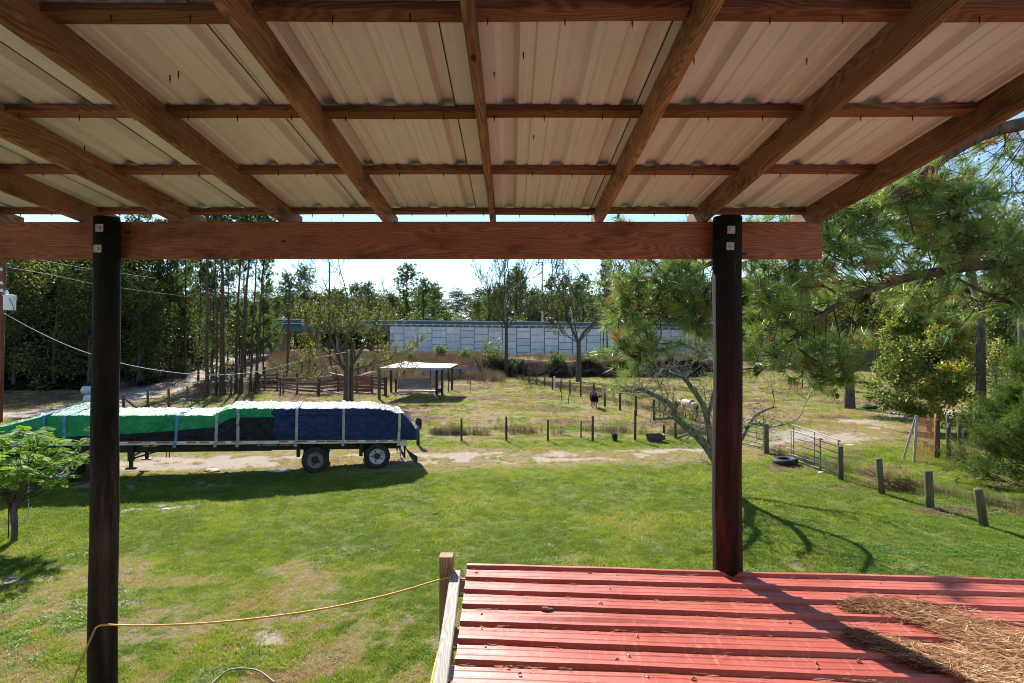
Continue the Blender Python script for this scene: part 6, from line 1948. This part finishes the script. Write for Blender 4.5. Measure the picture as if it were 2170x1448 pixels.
for (px, base, tp, w) in ((803.5, 847, 780, .27), (829, 832, 783, .24), (839, 832, 801, .22), (816, 840, 799, .20), (912.5, 829, 783, .10), (925.5, 838, 780, .26), (937, 838, 780, .24), (950.5, 832, 778, .09), (958, 828, 776, .22), (854, 803, 783, .15)): spost(px, base, tp, w, MAT['postwood'] if px < 810 else None)
zin = plain('weathered_zinc_sheet', (.17, .18, .18), (.34, .35, .34), 2, .55, .4, .3, scale=(.3, 1, 3))
blu = plain('blue_grey_corrugated_sheet', (.16, .21, .26), (.32, .38, .44), 1.5, .45, .4, .3, scale=(.3, 1, 2))


def corr_panel(a, b, h, name, mm, parent, n=9):
    """corrugations run horizontally"""
    m = MB(); vs = []; k = n * 2
    for i in range(k + 1):
        z = h * i / k; off = .025 * (i % 2)
        for p in (a, b): vs.append((p.x, p.y - off, p.z + z))
    m.add(vs, [(2 * i, 2 * i + 1, 2 * i + 3, 2 * i + 2) for i in range(k)])
    o = m.obj(name, mm, parent, mw=I4); md = o.modifiers.new('t', 'SOLIDIFY'); md.thickness = .01; return o


a = P(842, 825, 55.0); b = P(913, 825, 54.0); corr_panel(a, b, 1.03, 'wall_sheet', zin, shed)
a = P(902, 822, 57.0); b = P(925, 824, 55.5); corr_panel(a, b, .95, 'wall_sheet', zin, shed)
lumber('trough_board', tuple(P(842, 831, 54.5)), tuple(P(925, 829, 54)), .5, .12, MAT['greywood'], shed, seed=6)
m = MB(); q = P(930, 828, 52.5); m.box(q.x - .15, q.y, q.z - .2, q.x + .15, q.y + .3, q.z + .2); setp(m.obj('blue_tub', plain('blue_plastic', (.01, .03, .25), (.02, .05, .35), 3, .4)), 'small blue plastic tub at the foot of the shed posts', 'tub')
m = MB()
for (px, py, s_) in ((868, 834, .3), (885, 836, .22), (853, 832, .25), (917, 837, .2), (924, 845, .22)):
    q = gp(px, py); m.lathe([(-s_ * .4, 0), (-s_ * .2, s_ * 1.1), (s_ * .3, s_ * .9), (s_ * .6, s_ * .3), (s_ * .62, 0)], q + Vector((0, 0, s_ * .2)), (0, .1, 1), 7)
setp(m.obj('rubble', plain('grey_rubble', (.2, .19, .17), (.4, .38, .35), 6, .9)), 'grey stones and blocks lying under the shed edge', kind='stuff')
# corrugated fence behind it
cf = thing('corrugated_fence', 'low blue grey corrugated metal fence running from the shed to the shrubs', 'fence', tuple(gp(970, 803)))
ks = [(900, 806), (926, 805), (950, 803), (974, 801), (998, 798), (1021, 796)]
for i in range(5):
    a = gp(*ks[i]); b = gp(*ks[i + 1]); corr_panel(a + Vector((0, 0, .1)), b + Vector((0, 0, .1)), 1.15, 'sheet', blu, cf, 6)
for px, py, tp in ((975, 803, 782), (997, 800, 781), (1018, 797, 775), (950, 806, 786)):
    g = gp(px, py); m = MB(); m.tube([(g.x, g.y - .1, g.z), (g.x, g.y - .1, P(0, tp, g.y).z)], .10, 7); m.obj('post', MAT['darkpost'], cf, mw=I4)
lumber('brace', tuple(gp(1024, 797)), tuple(P(1006, 758, gp(1024, 797).y)), .14, .14, MAT['darkpost'], cf, seed=1)
m = MB(); q = gp(990, 800); m.box(q.x - .45, q.y - .6, q.z + .55, q.x + .45, q.y, q.z + .62)
for a_ in (-.4, .36): m.box(q.x + a_, q.y - .55, q.z, q.x + a_ + .05, q.y - .5, q.z + .55)
setp(m.obj('small_table', MAT['greywood']), 'small pale table in front of the corrugated fence', 'table')
m = MB(); q = gp(1033, 803); m.add([tuple(q + Vector((-.5, 0, .1))), tuple(q + Vector((0, -.6, .08))), tuple(q + Vector((.55, .1, .12))), tuple(q + Vector((.1, .5, .2)))], [(0, 1, 2, 3)])
o = setp(m.obj('white_sheet_scrap', plain('white_scrap', (.6, .6, .6), (.75, .75, .75), 3, .6)), 'small white scrap lying in the grass right of the corrugated fence', 'scrap'); md = o.modifiers.new('t', 'SOLIDIFY'); md.thickness = .02

# ---------------------------------------------------------------- wire fences
def wire_fence(name, label, ps, wires=(.35, .7, 1.05), pm_=None, wm__=.004):
    """ps: (px, top px, base px, diameter, lean)"""
    gs = [gp(p[0], p[2]) for p in ps]
    f = thing(name, label, 'fence', tuple(gs[len(gs) // 2])); tops = []
    for g, p in zip(gs, ps):
        z1 = P(0, p[1], g.y).z; ln_ = (p[4] if len(p) > 4 else R.uniform(-1, 1)) / F * g.y
        tp = Vector((g.x + ln_, g.y, z1)); tops.append(tp)
        m = MB(); w = p[3] / 2; n_ = 10 if g.y < 40 else 7
        pts = [Vector((g.x, g.y, g.z - .1)).lerp(tp, t) for t in (0, .35, .7, .985, 1)]
        m.tube(pts, [w * 1.03, w, w * .98, w * .97, w * .86], n_)
        m.obj('post', (pm_ or MAT['postwood']) if not (len(p) > 5) else p[5], f, True, mw=I4)
    for h in wires:
        m = MB()
        for (g, t), (g_, t_) in zip(zip(gs[:-1], tops[:-1]), zip(gs[1:], tops[1:])):
            hh = (t.z - g.z); h2 = (t_.z - g_.z)
            a = g.lerp(t, min(.97, h / max(hh, .3))); b = g_.lerp(t_, min(.97, h / max(h2, .3)))
            mid = a.lerp(b, .5) + Vector((0, 0, -.015)); m.tube([a, mid, b], wm__, 3, cap=False)
        m.obj('wire', MAT['wire'], f, mw=I4)
    return f


wire_fence('cross_fence', 'wire fence of thin dark posts crossing behind the dirt track, left of the leaning tree',
           [(886, 886, 944, .16), (978, 887, 935, .10), (1073, 883, 935, .11), (1161, 890, 937, .10), (1231, 892, 928, .07), (1256, 882, 936, .12), (1346, 868, 934, .12), (1407, 900, 933, .13), (1432, 895, 932, .14)], pm_=MAT['darkpost'])
m = MB(); g = gp(886, 944); q = P(887, 896, g.y); m.lathe([(-.30, .13), (-.1, .16), (.12, .15), (.22, .08), (.24, 0)], q, (0, 0, 1), 9); setp(m.obj('cap_on_post', MAT['rubber']), 'black rubber boot hung over the leftmost post of the cross fence', 'boot')
wire_fence('field_fence', 'long wire fence running back from the leaning tree to the upright bare tree',
           [(1432, 850, 896, .16), (1386, 848, 891, .17), (1348, 840, 881, .16), (1314, 833, 870, .16), (1282, 824, 863, .16), (1258, 813, 852, .16), (1231, 808, 843, .15), (1208, 806, 838, .13), (1188, 804, 831, .12), (1171, 800, 827, .14),
            (1154, 791, 820, .15), (1136, 786, 815, .14), (1121, 784, 811, .14), (1108, 781, 807, .14), (1096, 780, 805, .13), (1085, 779, 802, .13), (1074, 778, 799, .14)], pm_=MAT['darkpost'])
g = gp(1175, 826); m = MB(); m.tube([g, (g.x, g.y, P(0, 798, g.y).z)], .09, 7); setp(m.obj('white_post', conc2), 'pale post standing beside the long field fence', 'post')
for (px, tp, bs, lb) in ((1190, 806, 851, 'thin stick leaning at the field fence'), (1204, 838, 857, 'thin stick in the grass left of the black cow'), (996, 806, 835, 'thin metal stake in the field right of the shed')):
    g = gp(px, bs); m = MB(); m.tube([g, (g.x + .05, g.y, P(0, tp, g.y).z)], .03, 5); setp(m.obj('field_stake', MAT['darkpost']), lb, 'stake')
wire_fence('yard_fence', 'row of thick round posts without boards running down the right side of the lawn',
           [(1782, 946, 1018, .18, -1), (1869, 972, 1047, .20, -7), (1971, 998, 1076, .225, -4), (2086, 1036, 1115, .22, -14), (2245, 1068, 1150, .22, -4)], wires=(.9, .55, .2), wm__=.0022)
wire_fence('left_fence', 'wire fence of grey posts left of the pine stand, behind the tarped load',
           [(262, 836, 864, .22), (313, 829, 864, .18), (358, 823, 864, .18), (397, 819, 855, .17), (433, 812, 845, .15), (468, 810, 842, .09), (490, 797, 838, .2)])
q = gp(300, 866); lumber_ = lumber('fallen_rail', tuple(P(266, 846, q.y)), tuple(P(292, 866, q.y - .5)), .14, .14, MAT['darkpost'], None, seed=3); setp(lumber_, 'weathered rail propped on the ground at the left end of the left fence', 'rail')
# leaning steel panel between pines
pn = thing('cattle_panel', 'dark barred panel leaning against the first pine of the stand', 'panel', tuple(gp(420, 850)))
a = gp(405, 854); b = gp(438, 848)
for k in range(9):
    m = MB(); p = a.lerp(b, k / 8); m.bar(p, p + Vector((.25, .3, 1.5)), .035, .035); m.obj('bar', MAT['darkpost'], pn, mw=I4)
m = MB(); m.bar(a + Vector((.25, .3, 1.5)), b + Vector((.25, .3, 1.5)), .05, .05); m.bar(a, b, .05, .05); m.obj('frame', MAT['darkpost'], pn, mw=I4)
m = MB()
for (px, py, s_) in ((388, 851, .35), (408, 848, .25), (345, 860, .3), (395, 856, .22)):
    q = gp(px, py); m.lathe([(-s_ * .4, 0), (-s_ * .2, s_ * 1.1), (s_ * .3, s_ * .9), (s_ * .6, s_ * .3), (s_ * .62, 0)], q + Vector((0, 0, s_ * .2)), (0, .1, 1), 8)
setp(m.obj('stones', plain('grey_stones', (.18, .16, .14), (.34, .31, .28), 6, .9)), 'rough stones lying along the left fence', kind='stuff')

# steel tube gates
def gate(px0, base0, px1, base1, h0, h1, bars, label, feet=0.08):
    a = gp(px0, base0); b = gp(px1, base1)
    f = thing('tube_gate', label, 'gate', tuple(a.lerp(b, .5)))
    A_ = a + Vector((0, 0, feet)); B_ = b + Vector((0, 0, feet))
    m = MB(); rr = .08
    up0 = Vector((0, 0, h0)); up1 = Vector((0, 0, h1)); dr = (B_ - A_).normalized()
    m.tube(catmull([A_, A_ + up0 * .9, A_ + up0 * .97 + dr * .03, A_ + up0 + dr * rr * 1.3, B_ + up1 - dr * rr * 1.3, B_ + up1 * .97 - dr * .03, B_ + up1 * .9, B_], 4), .022, 8)
    m.tube([A_, B_], .02, 7); m.obj('frame', MAT['steel'], f, True, mw=I4)
    for k in range(1, bars):
        m = MB(); t = (k / bars) ** 1.15; m.tube([A_ + up0 * t, B_ + up1 * t], .016, 6); m.obj('bar', MAT['steel'], f, True, mw=I4)
    m = MB(); c_ = A_.lerp(B_, .5); m.bar(c_, c_ + (up0 + up1) / 2, .03, .012); m.obj('brace', MAT['steel'], f, mw=I4)
    return f


gate(1624, 958, 1738, 999, 1.18, 1.18, 5, 'steel tube gate fixed at the mossy gate post, left one of the overlapping pair')
gate(1682, 977, 1777, 1013, 1.42, 1.30, 6, 'steel tube gate overlapping the other, ending at the tall round post on its right')
gate(1500, 925, 1617, 954, 1.15, 1.15, 5, 'steel tube gate partly hidden behind the right porch post')
g = gp(1624, 962); m = MB(); m.tube([g, g + Vector((0, 0, .6)), (g.x, g.y, P(0, 899, g.y).z)], [.11, .105, .10], 12); setp(m.obj('gate_post', MAT['postwood']), 'mossy round gate post between the steel gates', 'post')

# orange net pen on the right
pen = thing('net_pen', 'orange plastic net fence with a grey A shaped stand and old posts behind it', 'fence', tuple(gp(1950, 975)))
ga = gp(1938, 978); gb_ = gp(1984, 968); zt = P(0, 882, ga.y).z
net = MB(); n1 = 26; n2 = 22; a, b = ga + Vector((.05, 0, .02)), gb_ + Vector((0, 0, .02)); H_ = zt - ga.z - .05
c2 = gb_ + Vector((1.1, 1.6, 0))
for (p, q_) in ((a, b), (b, c2)):
    L_ = (q_ - p).length; nn = int(L_ / .075)
    for i in range(nn + 1):
        u = p.lerp(q_, i / nn); net.bar(u, u + Vector((0, 0, H_ * (1 - .1 * i / nn))), .010, .008)
    for j in range(n2 + 1):
        z = H_ * j / n2; net.bar(p + Vector((0, 0, z)), q_ + Vector((0, 0, z * .9)), .008, .010)
setp(net.obj('net', plain('faded_orange_plastic', (.36, .12, .05), (.50, .20, .10), 6, .6, .3), pen, mw=I4), kind='stuff')
lumber('stand_leg', tuple(gp(1914, 974)), tuple(P(1942, 880, ga.y)), .09, .04, MAT['greywood'], pen, up=(0, -1, .2), seed=2)
lumber('stand_leg', tuple(gp(1937, 980)), tuple(P(1943, 882, ga.y)), .11, .04, MAT['greywood'], pen, up=(0, -1, .1), seed=2)
for (px, tp, bs, w, ln_) in ((1987, 889, 972, .20, -1), (2010, 898, 974, .16, 1), (2008, 880, 962, .14, 0), (2037, 887, 955, .20, -5), (2078, 893, 948, .2, 0), (2057, 850, 905, .22, 0)):
    g = gp(px, bs); m = MB(); m.tube([g, (g.x + ln_ / F * g.y, g.y, P(0, tp, g.y).z)], [w / 2, w / 2 * .93], 10); m.obj('post', MAT['postwood'], pen, True, mw=I4)
g = gp(2045, 966); m = MB(); m.tube([g, (g.x - .13, g.y, g.z + 1.45)], .022, 6); m.obj('stick', MAT['bark_pale'], pen, mw=I4)
# broken branches by the fence
def brush(px, py, n_, L_, dirv, label, mm, rad=.006, spread=.35):
    g = gp(px, py); m = MB()
    for k in range(n_):
        o = g + Vector((R.gauss(0, L_ * spread), R.gauss(0, L_ * spread * .5), abs(R.gauss(.06, .12)))); dv = (Vector(dirv) + Vector((R.gauss(0, .35), R.gauss(0, .35), R.gauss(.05, .25)))).normalized()
        pts = [o]; c = o
        for j in range(4): dv = (dv + Vector((R.gauss(0, .15), R.gauss(0, .15), R.gauss(0, .15)))).normalized(); c = c + dv * L_ / 4 * R.uniform(.5, 1); c.z = max(c.z, g.z + .02); pts.append(c.copy())
        m.tube(pts, [rad, rad * .8, rad * .6, rad * .5, rad * .3], 3, cap=False)
    setp(m.obj('brush_pile', mm), label, 'brush pile')


redtw = plain('red_brown_twigs', (.07, .025, .015), (.20, .09, .055), 8, .85, .1)
brush(1918, 1042, 260, .7, (-.6, .4, .12), 'heap of reddish dead pine twigs lying between two posts of the yard fence', redtw, .006, .42)
m = MB(); q = gp(1885, 1028)
for (a_, b_) in (((1840, 995), (1885, 1026)), ((1832, 1004), (1885, 1020)), ((1877, 1002), (1886, 1028))):
    m.tube([P(a_[0], a_[1], q.y), P(b_[0], b_[1], q.y - .1)], [.010, .02], 5)
setp(m.obj('bare_stick', redtw), 'bare branch sticking up from the heap of twigs', 'branch')
brush(2030, 972, 90, 1.0, (.1, 0, .8), 'dead brown brush tangled around the posts behind the orange net', redtw, .008, .5)
brush(1420, 800, 240, 2.6, (-.3, -.3, .5), 'pale bare branches fallen over the cut bank', MAT['bark_pale'], .03, 1.1)
brush(1180, 793, 130, 1.8, (.2, -.3, .4), 'dark roots hanging from the cut bank left of the forked tree', MAT['bark_grey'], .03, 1.6)

# ---------------------------------------------------------------- small things in the yard
def tyre(px, py, R0, r0, label, rz=0):
    g = gp(px, py); m = MB(); vs = []; n = 36; k = 14
    pr = []
    for j in range(k):
        a_ = 2 * math.pi * j / k; pr.append((R0 - r0 + r0 * math.cos(a_) * (1 if math.cos(a_) < 0 else .8), r0 * .85 * math.sin(a_)))
    for i in range(n):
        b_ = 2 * math.pi * i / n
        for (rad, z) in pr: vs.append((g.x + rad * math.cos(b_), g.y + rad * math.sin(b_), g.z + r0 * .8 + z + .03 * math.cos(b_)))
    m.add(vs, [(i * k + j, ((i + 1) % n) * k + j, ((i + 1) % n) * k + (j + 1) % k, i * k + (j + 1) % k) for i in range(n) for j in range(k)])
    setp(m.obj('tyre_on_ground', MAT['rubber'], smooth_=True), label, 'tyre')


tyre(1664, 984, .52, .15, 'old black tyre lying on the lawn in front of the steel gates')
tyre(1842, 867, .58, .17, 'old tyre lying in the pasture right of the thick tree')
m = MB(); g = gp(1303, 935); m.lathe([(0, 0), (0, .11), (.34, .145), (.36, .155), (.36, .14), (.05, .10), (.05, 0)], g, (0, 0, 1), 20)
setp(m.obj('bucket', MAT['rubber']), 'black bucket in the grass in front of the cross fence', 'bucket')
g = gp(1388, 936); m = MB(); rt = []; rb_ = []
for i in range(28):
    a_ = 2 * math.pi * i / 28; c, s_ = math.cos(a_), math.sin(a_); e = lambda v: math.copysign(abs(v) ** .6, v)
    rt.append((g.x + .47 * e(c), g.y + .28 * e(s_), g.z + .36)); rb_.append((g.x + .36 * e(c), g.y + .2 * e(s_), g.z + .02))
ri = [(g.x + (p[0] - g.x) * .93, g.y + (p[1] - g.y) * .93, p[2] - .02) for p in rt]; rib = [(g.x + (p[0] - g.x) * .9, g.y + (p[1] - g.y) * .9, g.z + .22) for p in rt]
m.add(rt + rb_ + ri + rib, [(i, (i + 1) % 28, 28 + (i + 1) % 28, 28 + i) for i in range(28)] + [(i, 56 + i, 56 + (i + 1) % 28, (i + 1) % 28) for i in range(28)] + [(56 + i, 84 + i, 84 + (i + 1) % 28, 56 + (i + 1) % 28) for i in range(28)] + [tuple(84 + i for i in range(28))])
setp(m.obj('stock_tub', plain('dark_grey_tub', (.03, .035, .04), (.07, .075, .08), 4, .5, .4)), 'dark grey stock watering tub by the cross fence', 'tub')


def rock(px, py, s_, lb, flat=.4, mm=None, cat='rock', name='rock'):
    g = gp(px, py); m = MB(); vs = []; rr = random.Random(int(px * 7 + py)); n = 10
    for i, (z, r_) in enumerate(((0, .9), (.5, 1), (.85, .7))):
        for k in range(n):
            a_ = 2 * math.pi * k / n; q = r_ * s_ * rr.uniform(.75, 1.15); vs.append((g.x + math.cos(a_) * q, g.y + math.sin(a_) * q * .7, g.z - .01 + z * s_ * flat * rr.uniform(.8, 1.1)))
    vs.append((g.x, g.y, g.z + s_ * flat * .95))
    m.add(vs, [(i * n + k, i * n + (k + 1) % n, (i + 1) * n + (k + 1) % n, (i + 1) * n + k) for i in range(2) for k in range(n)] + [(2 * n + k, 2 * n + (k + 1) % n, 3 * n) for k in range(n)])
    setp(m.obj(name, mm or conc2), lb, cat)


rock(450, 999, .32, 'grey concrete lump at the edge of the track beside the puddle', .35, MAT['greywood'])
rock(351, 1079, .13, 'small white stone on the lawn just beyond the trailer shadow', .3)
rock(1802, 943, .22, 'flat pale stone in the worn pasture beyond the gates', .12)
rock(1865, 1114, .10, 'small white scrap on the lawn inside the yard fence', .08)
rock(1741, 1004, .15, 'tan lump at the foot of the steel gates', .6, tanc)
rock(1998, 1040, .14, 'white scrap in the leaves beyond the yard fence', .1)
rock(1905, 1001, .16, 'pale flat scrap in the leaves beyond the tall round post', .08)
rock(577, 1047, .08, 'tiny white pebble in the trailer shadow', .3)
rock(887, 1167, .07, 'tiny white pebble on the sunny lawn', .3)
rock(92, 1227, .22, 'sandy hump in the lawn at the left', .12, tanc)
# fallen branch in the pasture and logs
for (p0, p1, d_, r_, lb) in (((2030, 918), (2165, 905), 27.5, .11, 'long red brown log lying behind the dark trunk'), ((2110, 1062), (2170, 1075), 17.2, .015, 'pale dead branch lying in the leaves at the right edge'), ((1432, 932), (1495, 905), 29.0, .07, 'weathered pole leaning across the cross fence')):
    m = MB(); a = P(p0[0], p0[1], d_); b = P(p1[0], p1[1], d_); a.z = max(a.z, float(zf(a.x, a.y)) + r_ * .7); b.z = max(b.z, float(zf(b.x, b.y)) + r_ * .7)
    m.tube([a, a.lerp(b, .5) + Vector((0, 0, .02)), b], [r_, r_ * .9, r_ * .7], 8); setp(m.obj('fallen_log', MAT['bark_pale'] if r_ < .1 else plain('red_brown_log', (.10, .04, .025), (.2, .1, .06), 5, .9)), lb, 'log')

# propane tanks behind the left post
tw = plain('tank_paint', (.42, .46, .50), (.58, .61, .63), 2, .45, .4)
for (px, py, L_, r_, lb, col_) in ((172, 828, 2.4, .42, 'pale grey horizontal propane tank, the farther of two behind the left porch post', tw), (177, 846, 2.3, .36, 'white horizontal propane tank, the nearer of two behind the left porch post', conc2)):
    g = gp(px, py + 8); c_ = Vector((g.x, g.y, P(0, py, g.y).z)); ax = Vector((1, .25, 0)).normalized(); prof = []
    t = thing('propane_tank', lb, 'tank', tuple(g))
    for k in range(9): a_ = math.pi / 2 * k / 8; prof.append((-r_ * .6 * math.cos(a_) + r_ * .6, r_ * math.sin(a_)))
    prof2 = prof + [(L_, r_)] + [(L_ + r_ * .6 * math.sin(math.pi / 2 * k / 8), r_ * math.cos(math.pi / 2 * k / 8)) for k in range(1, 9)]
    m = MB(); m.lathe(prof2, c_ - ax * .0, ax, 24); m.obj('tank', col_, t, True, mw=I4)
    m = MB(); m.lathe([(0, 0), (0, .13), (.16, .13), (.2, .09), (.2, 0)], c_ + ax * 1.2 + Vector((0, 0, r_)), (0, 0, 1), 14); m.obj('valve_cover', col_, t, mw=I4)
    for q in (.5, 1.9):
        m = MB(); p = c_ + ax * q; m.box(p.x - .08, p.y - .3, g.z - .05, p.x + .08, p.y + .3, c_.z - r_ * .8); m.obj('foot', conc, t, mw=I4)
# red implement beyond the pines
q = gp(484, 786); t = thing('red_cart', 'small red farm cart half hidden behind the pine trunks', 'cart', tuple(q))
rp = plain('red_cart_paint', (.25, .01, .01), (.4, .02, .02), 3, .5)
m = MB(); m.box(q.x - .9, q.y - .5, q.z + .6, q.x + 1.0, q.y + .5, q.z + .95); m.bar((q.x - .9, q.y - .5, q.z + 1.4), (q.x + 1.0, q.y - .5, q.z + 1.4), .06, .06)
for a_ in (-.85, 0, .95): m.bar((q.x + a_, q.y - .5, q.z + .9), (q.x + a_, q.y - .5, q.z + 1.4), .05, .05)
m.obj('body', rp, t, mw=I4); m = MB(); m.box(q.x - .95, q.y - .56, q.z + .5, q.x + 1.05, q.y - .5, q.z + .62); m.obj('trim', conc2, t, mw=I4)
for a_ in (-.5, .6):
    m = MB(); m.lathe([(0, 0), (0, .32), (.15, .32), (.15, 0)], (q.x + a_, q.y - .6, q.z + .32), (0, 1, 0), 16); m.obj('wheel', MAT['rubber'], t, mw=I4)

# ---------------------------------------------------------------- animals
def skin_body(name, V_, E, rad, m, parent, M, lev=2, root=0):
    me = bpy.data.meshes.new(name); me.from_pydata([tuple(v) for v in V_], E, []); me.materials.append(m)
    o = obj(name, me, None, parent, mw=M)
    sk = o.modifiers.new('skin', 'SKIN'); sk.use_smooth_shade = True
    for i, r_ in enumerate(rad):
        o.data.skin_vertices[0].data[i].radius = (r_, r_) if not isinstance(r_, tuple) else r_
        o.data.skin_vertices[0].data[i].use_root = (i == root)
    sb_ = o.modifiers.new('sub', 'SUBSURF'); sb_.levels = lev; sb_.render_levels = lev
    return o


def quadruped(kind):
    """local frame: +y is the rump direction, the animal faces -y"""
    V_ = []; E = []; Rr = []
    def v(x, y, z, r, link=None):
        V_.append((x, y, z)); Rr.append(r); i = len(V_) - 1
        if link is not None: E.append((link, i))
        return i
    big = kind == 'horse'
    hz = 1.04 if big else .98
    a = v(0, .0, hz, (.25, .27)); b = v(0, -.35, hz - .02, (.24, .29), a); c = v(0, -.68, hz + .02, (.20, .26), b); d_ = v(0, -.86, hz + .06, (.15, .20), c)
    e = v(0, .34, hz + .05, (.25, .25), a); f = v(0, .52, hz - .02, (.19, .22), e)
    for sx in (-1, 1):
        h = v(sx * .13, .46, hz - .22, .135, e); k = v(sx * .14, .38 + (.03 if sx > 0 else -.04), hz - .42, .085, h); hk = v(sx * .14, .54 + (.04 if sx > 0 else -.06), .46, .050, k)
        sh = v(sx * .14, .50 + (.04 if sx > 0 else -.06), .22, .034, hk); v(sx * .14, .49 + (.04 if sx > 0 else -.06), .10, .042, sh); v(sx * .14, .46 + (.04 if sx > 0 else -.06), .02, .055, len(V_) - 1)
        s0 = v(sx * .12, -.66, hz - .28, .105, c); kn = v(sx * .13, -.66 + (.10 if sx > 0 else -.05), .50, .055, s0); cn = v(sx * .13, -.65 + (.10 if sx > 0 else -.05), .22, .033, kn)
        v(sx * .13, -.66 + (.10 if sx > 0 else -.05), .10, .042, cn); v(sx * .13, -.69 + (.10 if sx > 0 else -.05), .02, .055, len(V_) - 1)
    if big:   # grazing, neck down and to its left
        n1 = v(.12, -1.06, hz - .08, (.12, .17), d_); n2 = v(.26, -1.24, hz - .34, (.09, .13), n1); n3 = v(.36, -1.34, hz - .56, (.085, .11), n2)
        h1 = v(.40, -1.38, hz - .70, (.085, .10), n3); h2 = v(.43, -1.36, .22, .06, h1); v(.44, -1.34, .10, .052, h2)
        head = V_[h1 if False else len(V_) - 3]
    else:     # head lowered a little, turned
        n1 = v(.02, -1.06, hz + .02, (.13, .17), d_); n2 = v(.06, -1.26, hz - .06, (.11, .13), n1); h1 = v(.09, -1.42, hz - .12, (.12, .12), n2)
        h2 = v(.10, -1.52, hz - .28, (.09, .09), h1); v(.11, -1.58, hz - .42, (.075, .075), h2)
    return V_, E, Rr


coat = NT('cream_horse_coat'); vv = coat.coord('Object', (1, 1, 1), rnd=False)
sx = coat.n("ShaderNodeSeparateXYZ"); coat.l(vv, sx.inputs[0])
nn = coat.noise(vv, 4, 4)
low = coat.ramp(coat.math('ADD', sx.outputs[2], coat.math('MULTIPLY', nn, .1)), [(.42, (1, 1, 1)), (.58, (0, 0, 0))])
fr = coat.ramp(coat.math('MULTIPLY', sx.outputs[1], -1.0), [(.95 / 1.0 * 1.0 if False else .93, (0, 0, 0)), (1.0, (1, 1, 1))])
cc = coat.ramp(nn, [(.35, (.60, .42, .28)), (.65, (.74, .55, .40))])
cc = coat.mix(low, cc, (.06, .035, .025)); cc = coat.mix(fr, cc, (.12, .045, .025)); coat.fin(cc, .55, .3)
dark = plain('black_hide', (.004, .0035, .003), (.012, .009, .007), 5, .95, .04, bump=.1)
tailm = plain('black_hair', (.008, .005, .004), (.02, .014, .01), 20, .6, .3)

g = gp(1462, 891)
hs = thing('grazing_horse', 'pale tan horse with a black tail grazing in the field behind the bare branches', 'horse', tuple(g), math.radians(196))
hs.scale = (1.0, 1.0, 1.0)
MH = wm(hs)
Vh, Eh, Rh = quadruped('horse')
skin_body('body', Vh, Eh, Rh, coat.m, hs, MH)
m = MB(); m.tube([(0, .70, 1.10), (0, .80, 1.0), (.01, .82, .75), (.0, .80, .45), (.0, .79, .28)], [.035, .065, .085, .07, .015], 10); obj('tail', m.mesh('tail', tailm, True), None, hs, mw=MH)
m = MB()
for k in range(12):
    t_ = k / 11; c_ = Vector((0, -.9, 1.30)).lerp(Vector((.34, -1.32, .62)), t_); m.tube([c_ + Vector((0, 0, .06)), c_ + Vector((-.08, -.02, .0)), c_ + Vector((-.12, -.02, -.14))], [.02, .03, .008], 5)
obj('mane', m.mesh('mane', tailm), None, hs, mw=MH)
m = MB()
for s_ in (-1, 1): m.tube([(.38 + s_ * .06, -1.34, .50), (.38 + s_ * .09, -1.30, .58), (.38 + s_ * .10, -1.28, .63)], [.02, .03, .004], 6)
obj('ears', m.mesh('ears', tailm), None, hs, mw=MH)

g = gp(1263, 866)
cw = thing('black_cow', 'black cow standing in the pasture beside the field fence, one ear out', 'cow', tuple(g + Vector((-.1, .5, 0))), math.radians(-2))
MC = wm(cw)
Vc, Ec, Rc = quadruped('cow')
skin_body('body', Vc, Ec, Rc, dark, cw, MC)
m = MB()
for s_, L_ in ((1, .30), (-1, .12)):
    m.tube([(.09 + s_ * .09, -1.36, .93), (.09 + s_ * (.09 + L_ * .5), -1.36, .97 + .02), (.09 + s_ * (.09 + L_), -1.34, 1.05)], [.03, .065, .006], 8)
obj('ears', m.mesh('ears', dark, True), None, cw, mw=MC)
m = MB(); m.tube([(0, .70, 1.05), (0, .78, .9), (.02, .78, .5), (.02, .78, .3)], [.03, .03, .02, .05], 8); obj('tail', m.mesh('tail', tailm, True), None, cw, mw=MC)
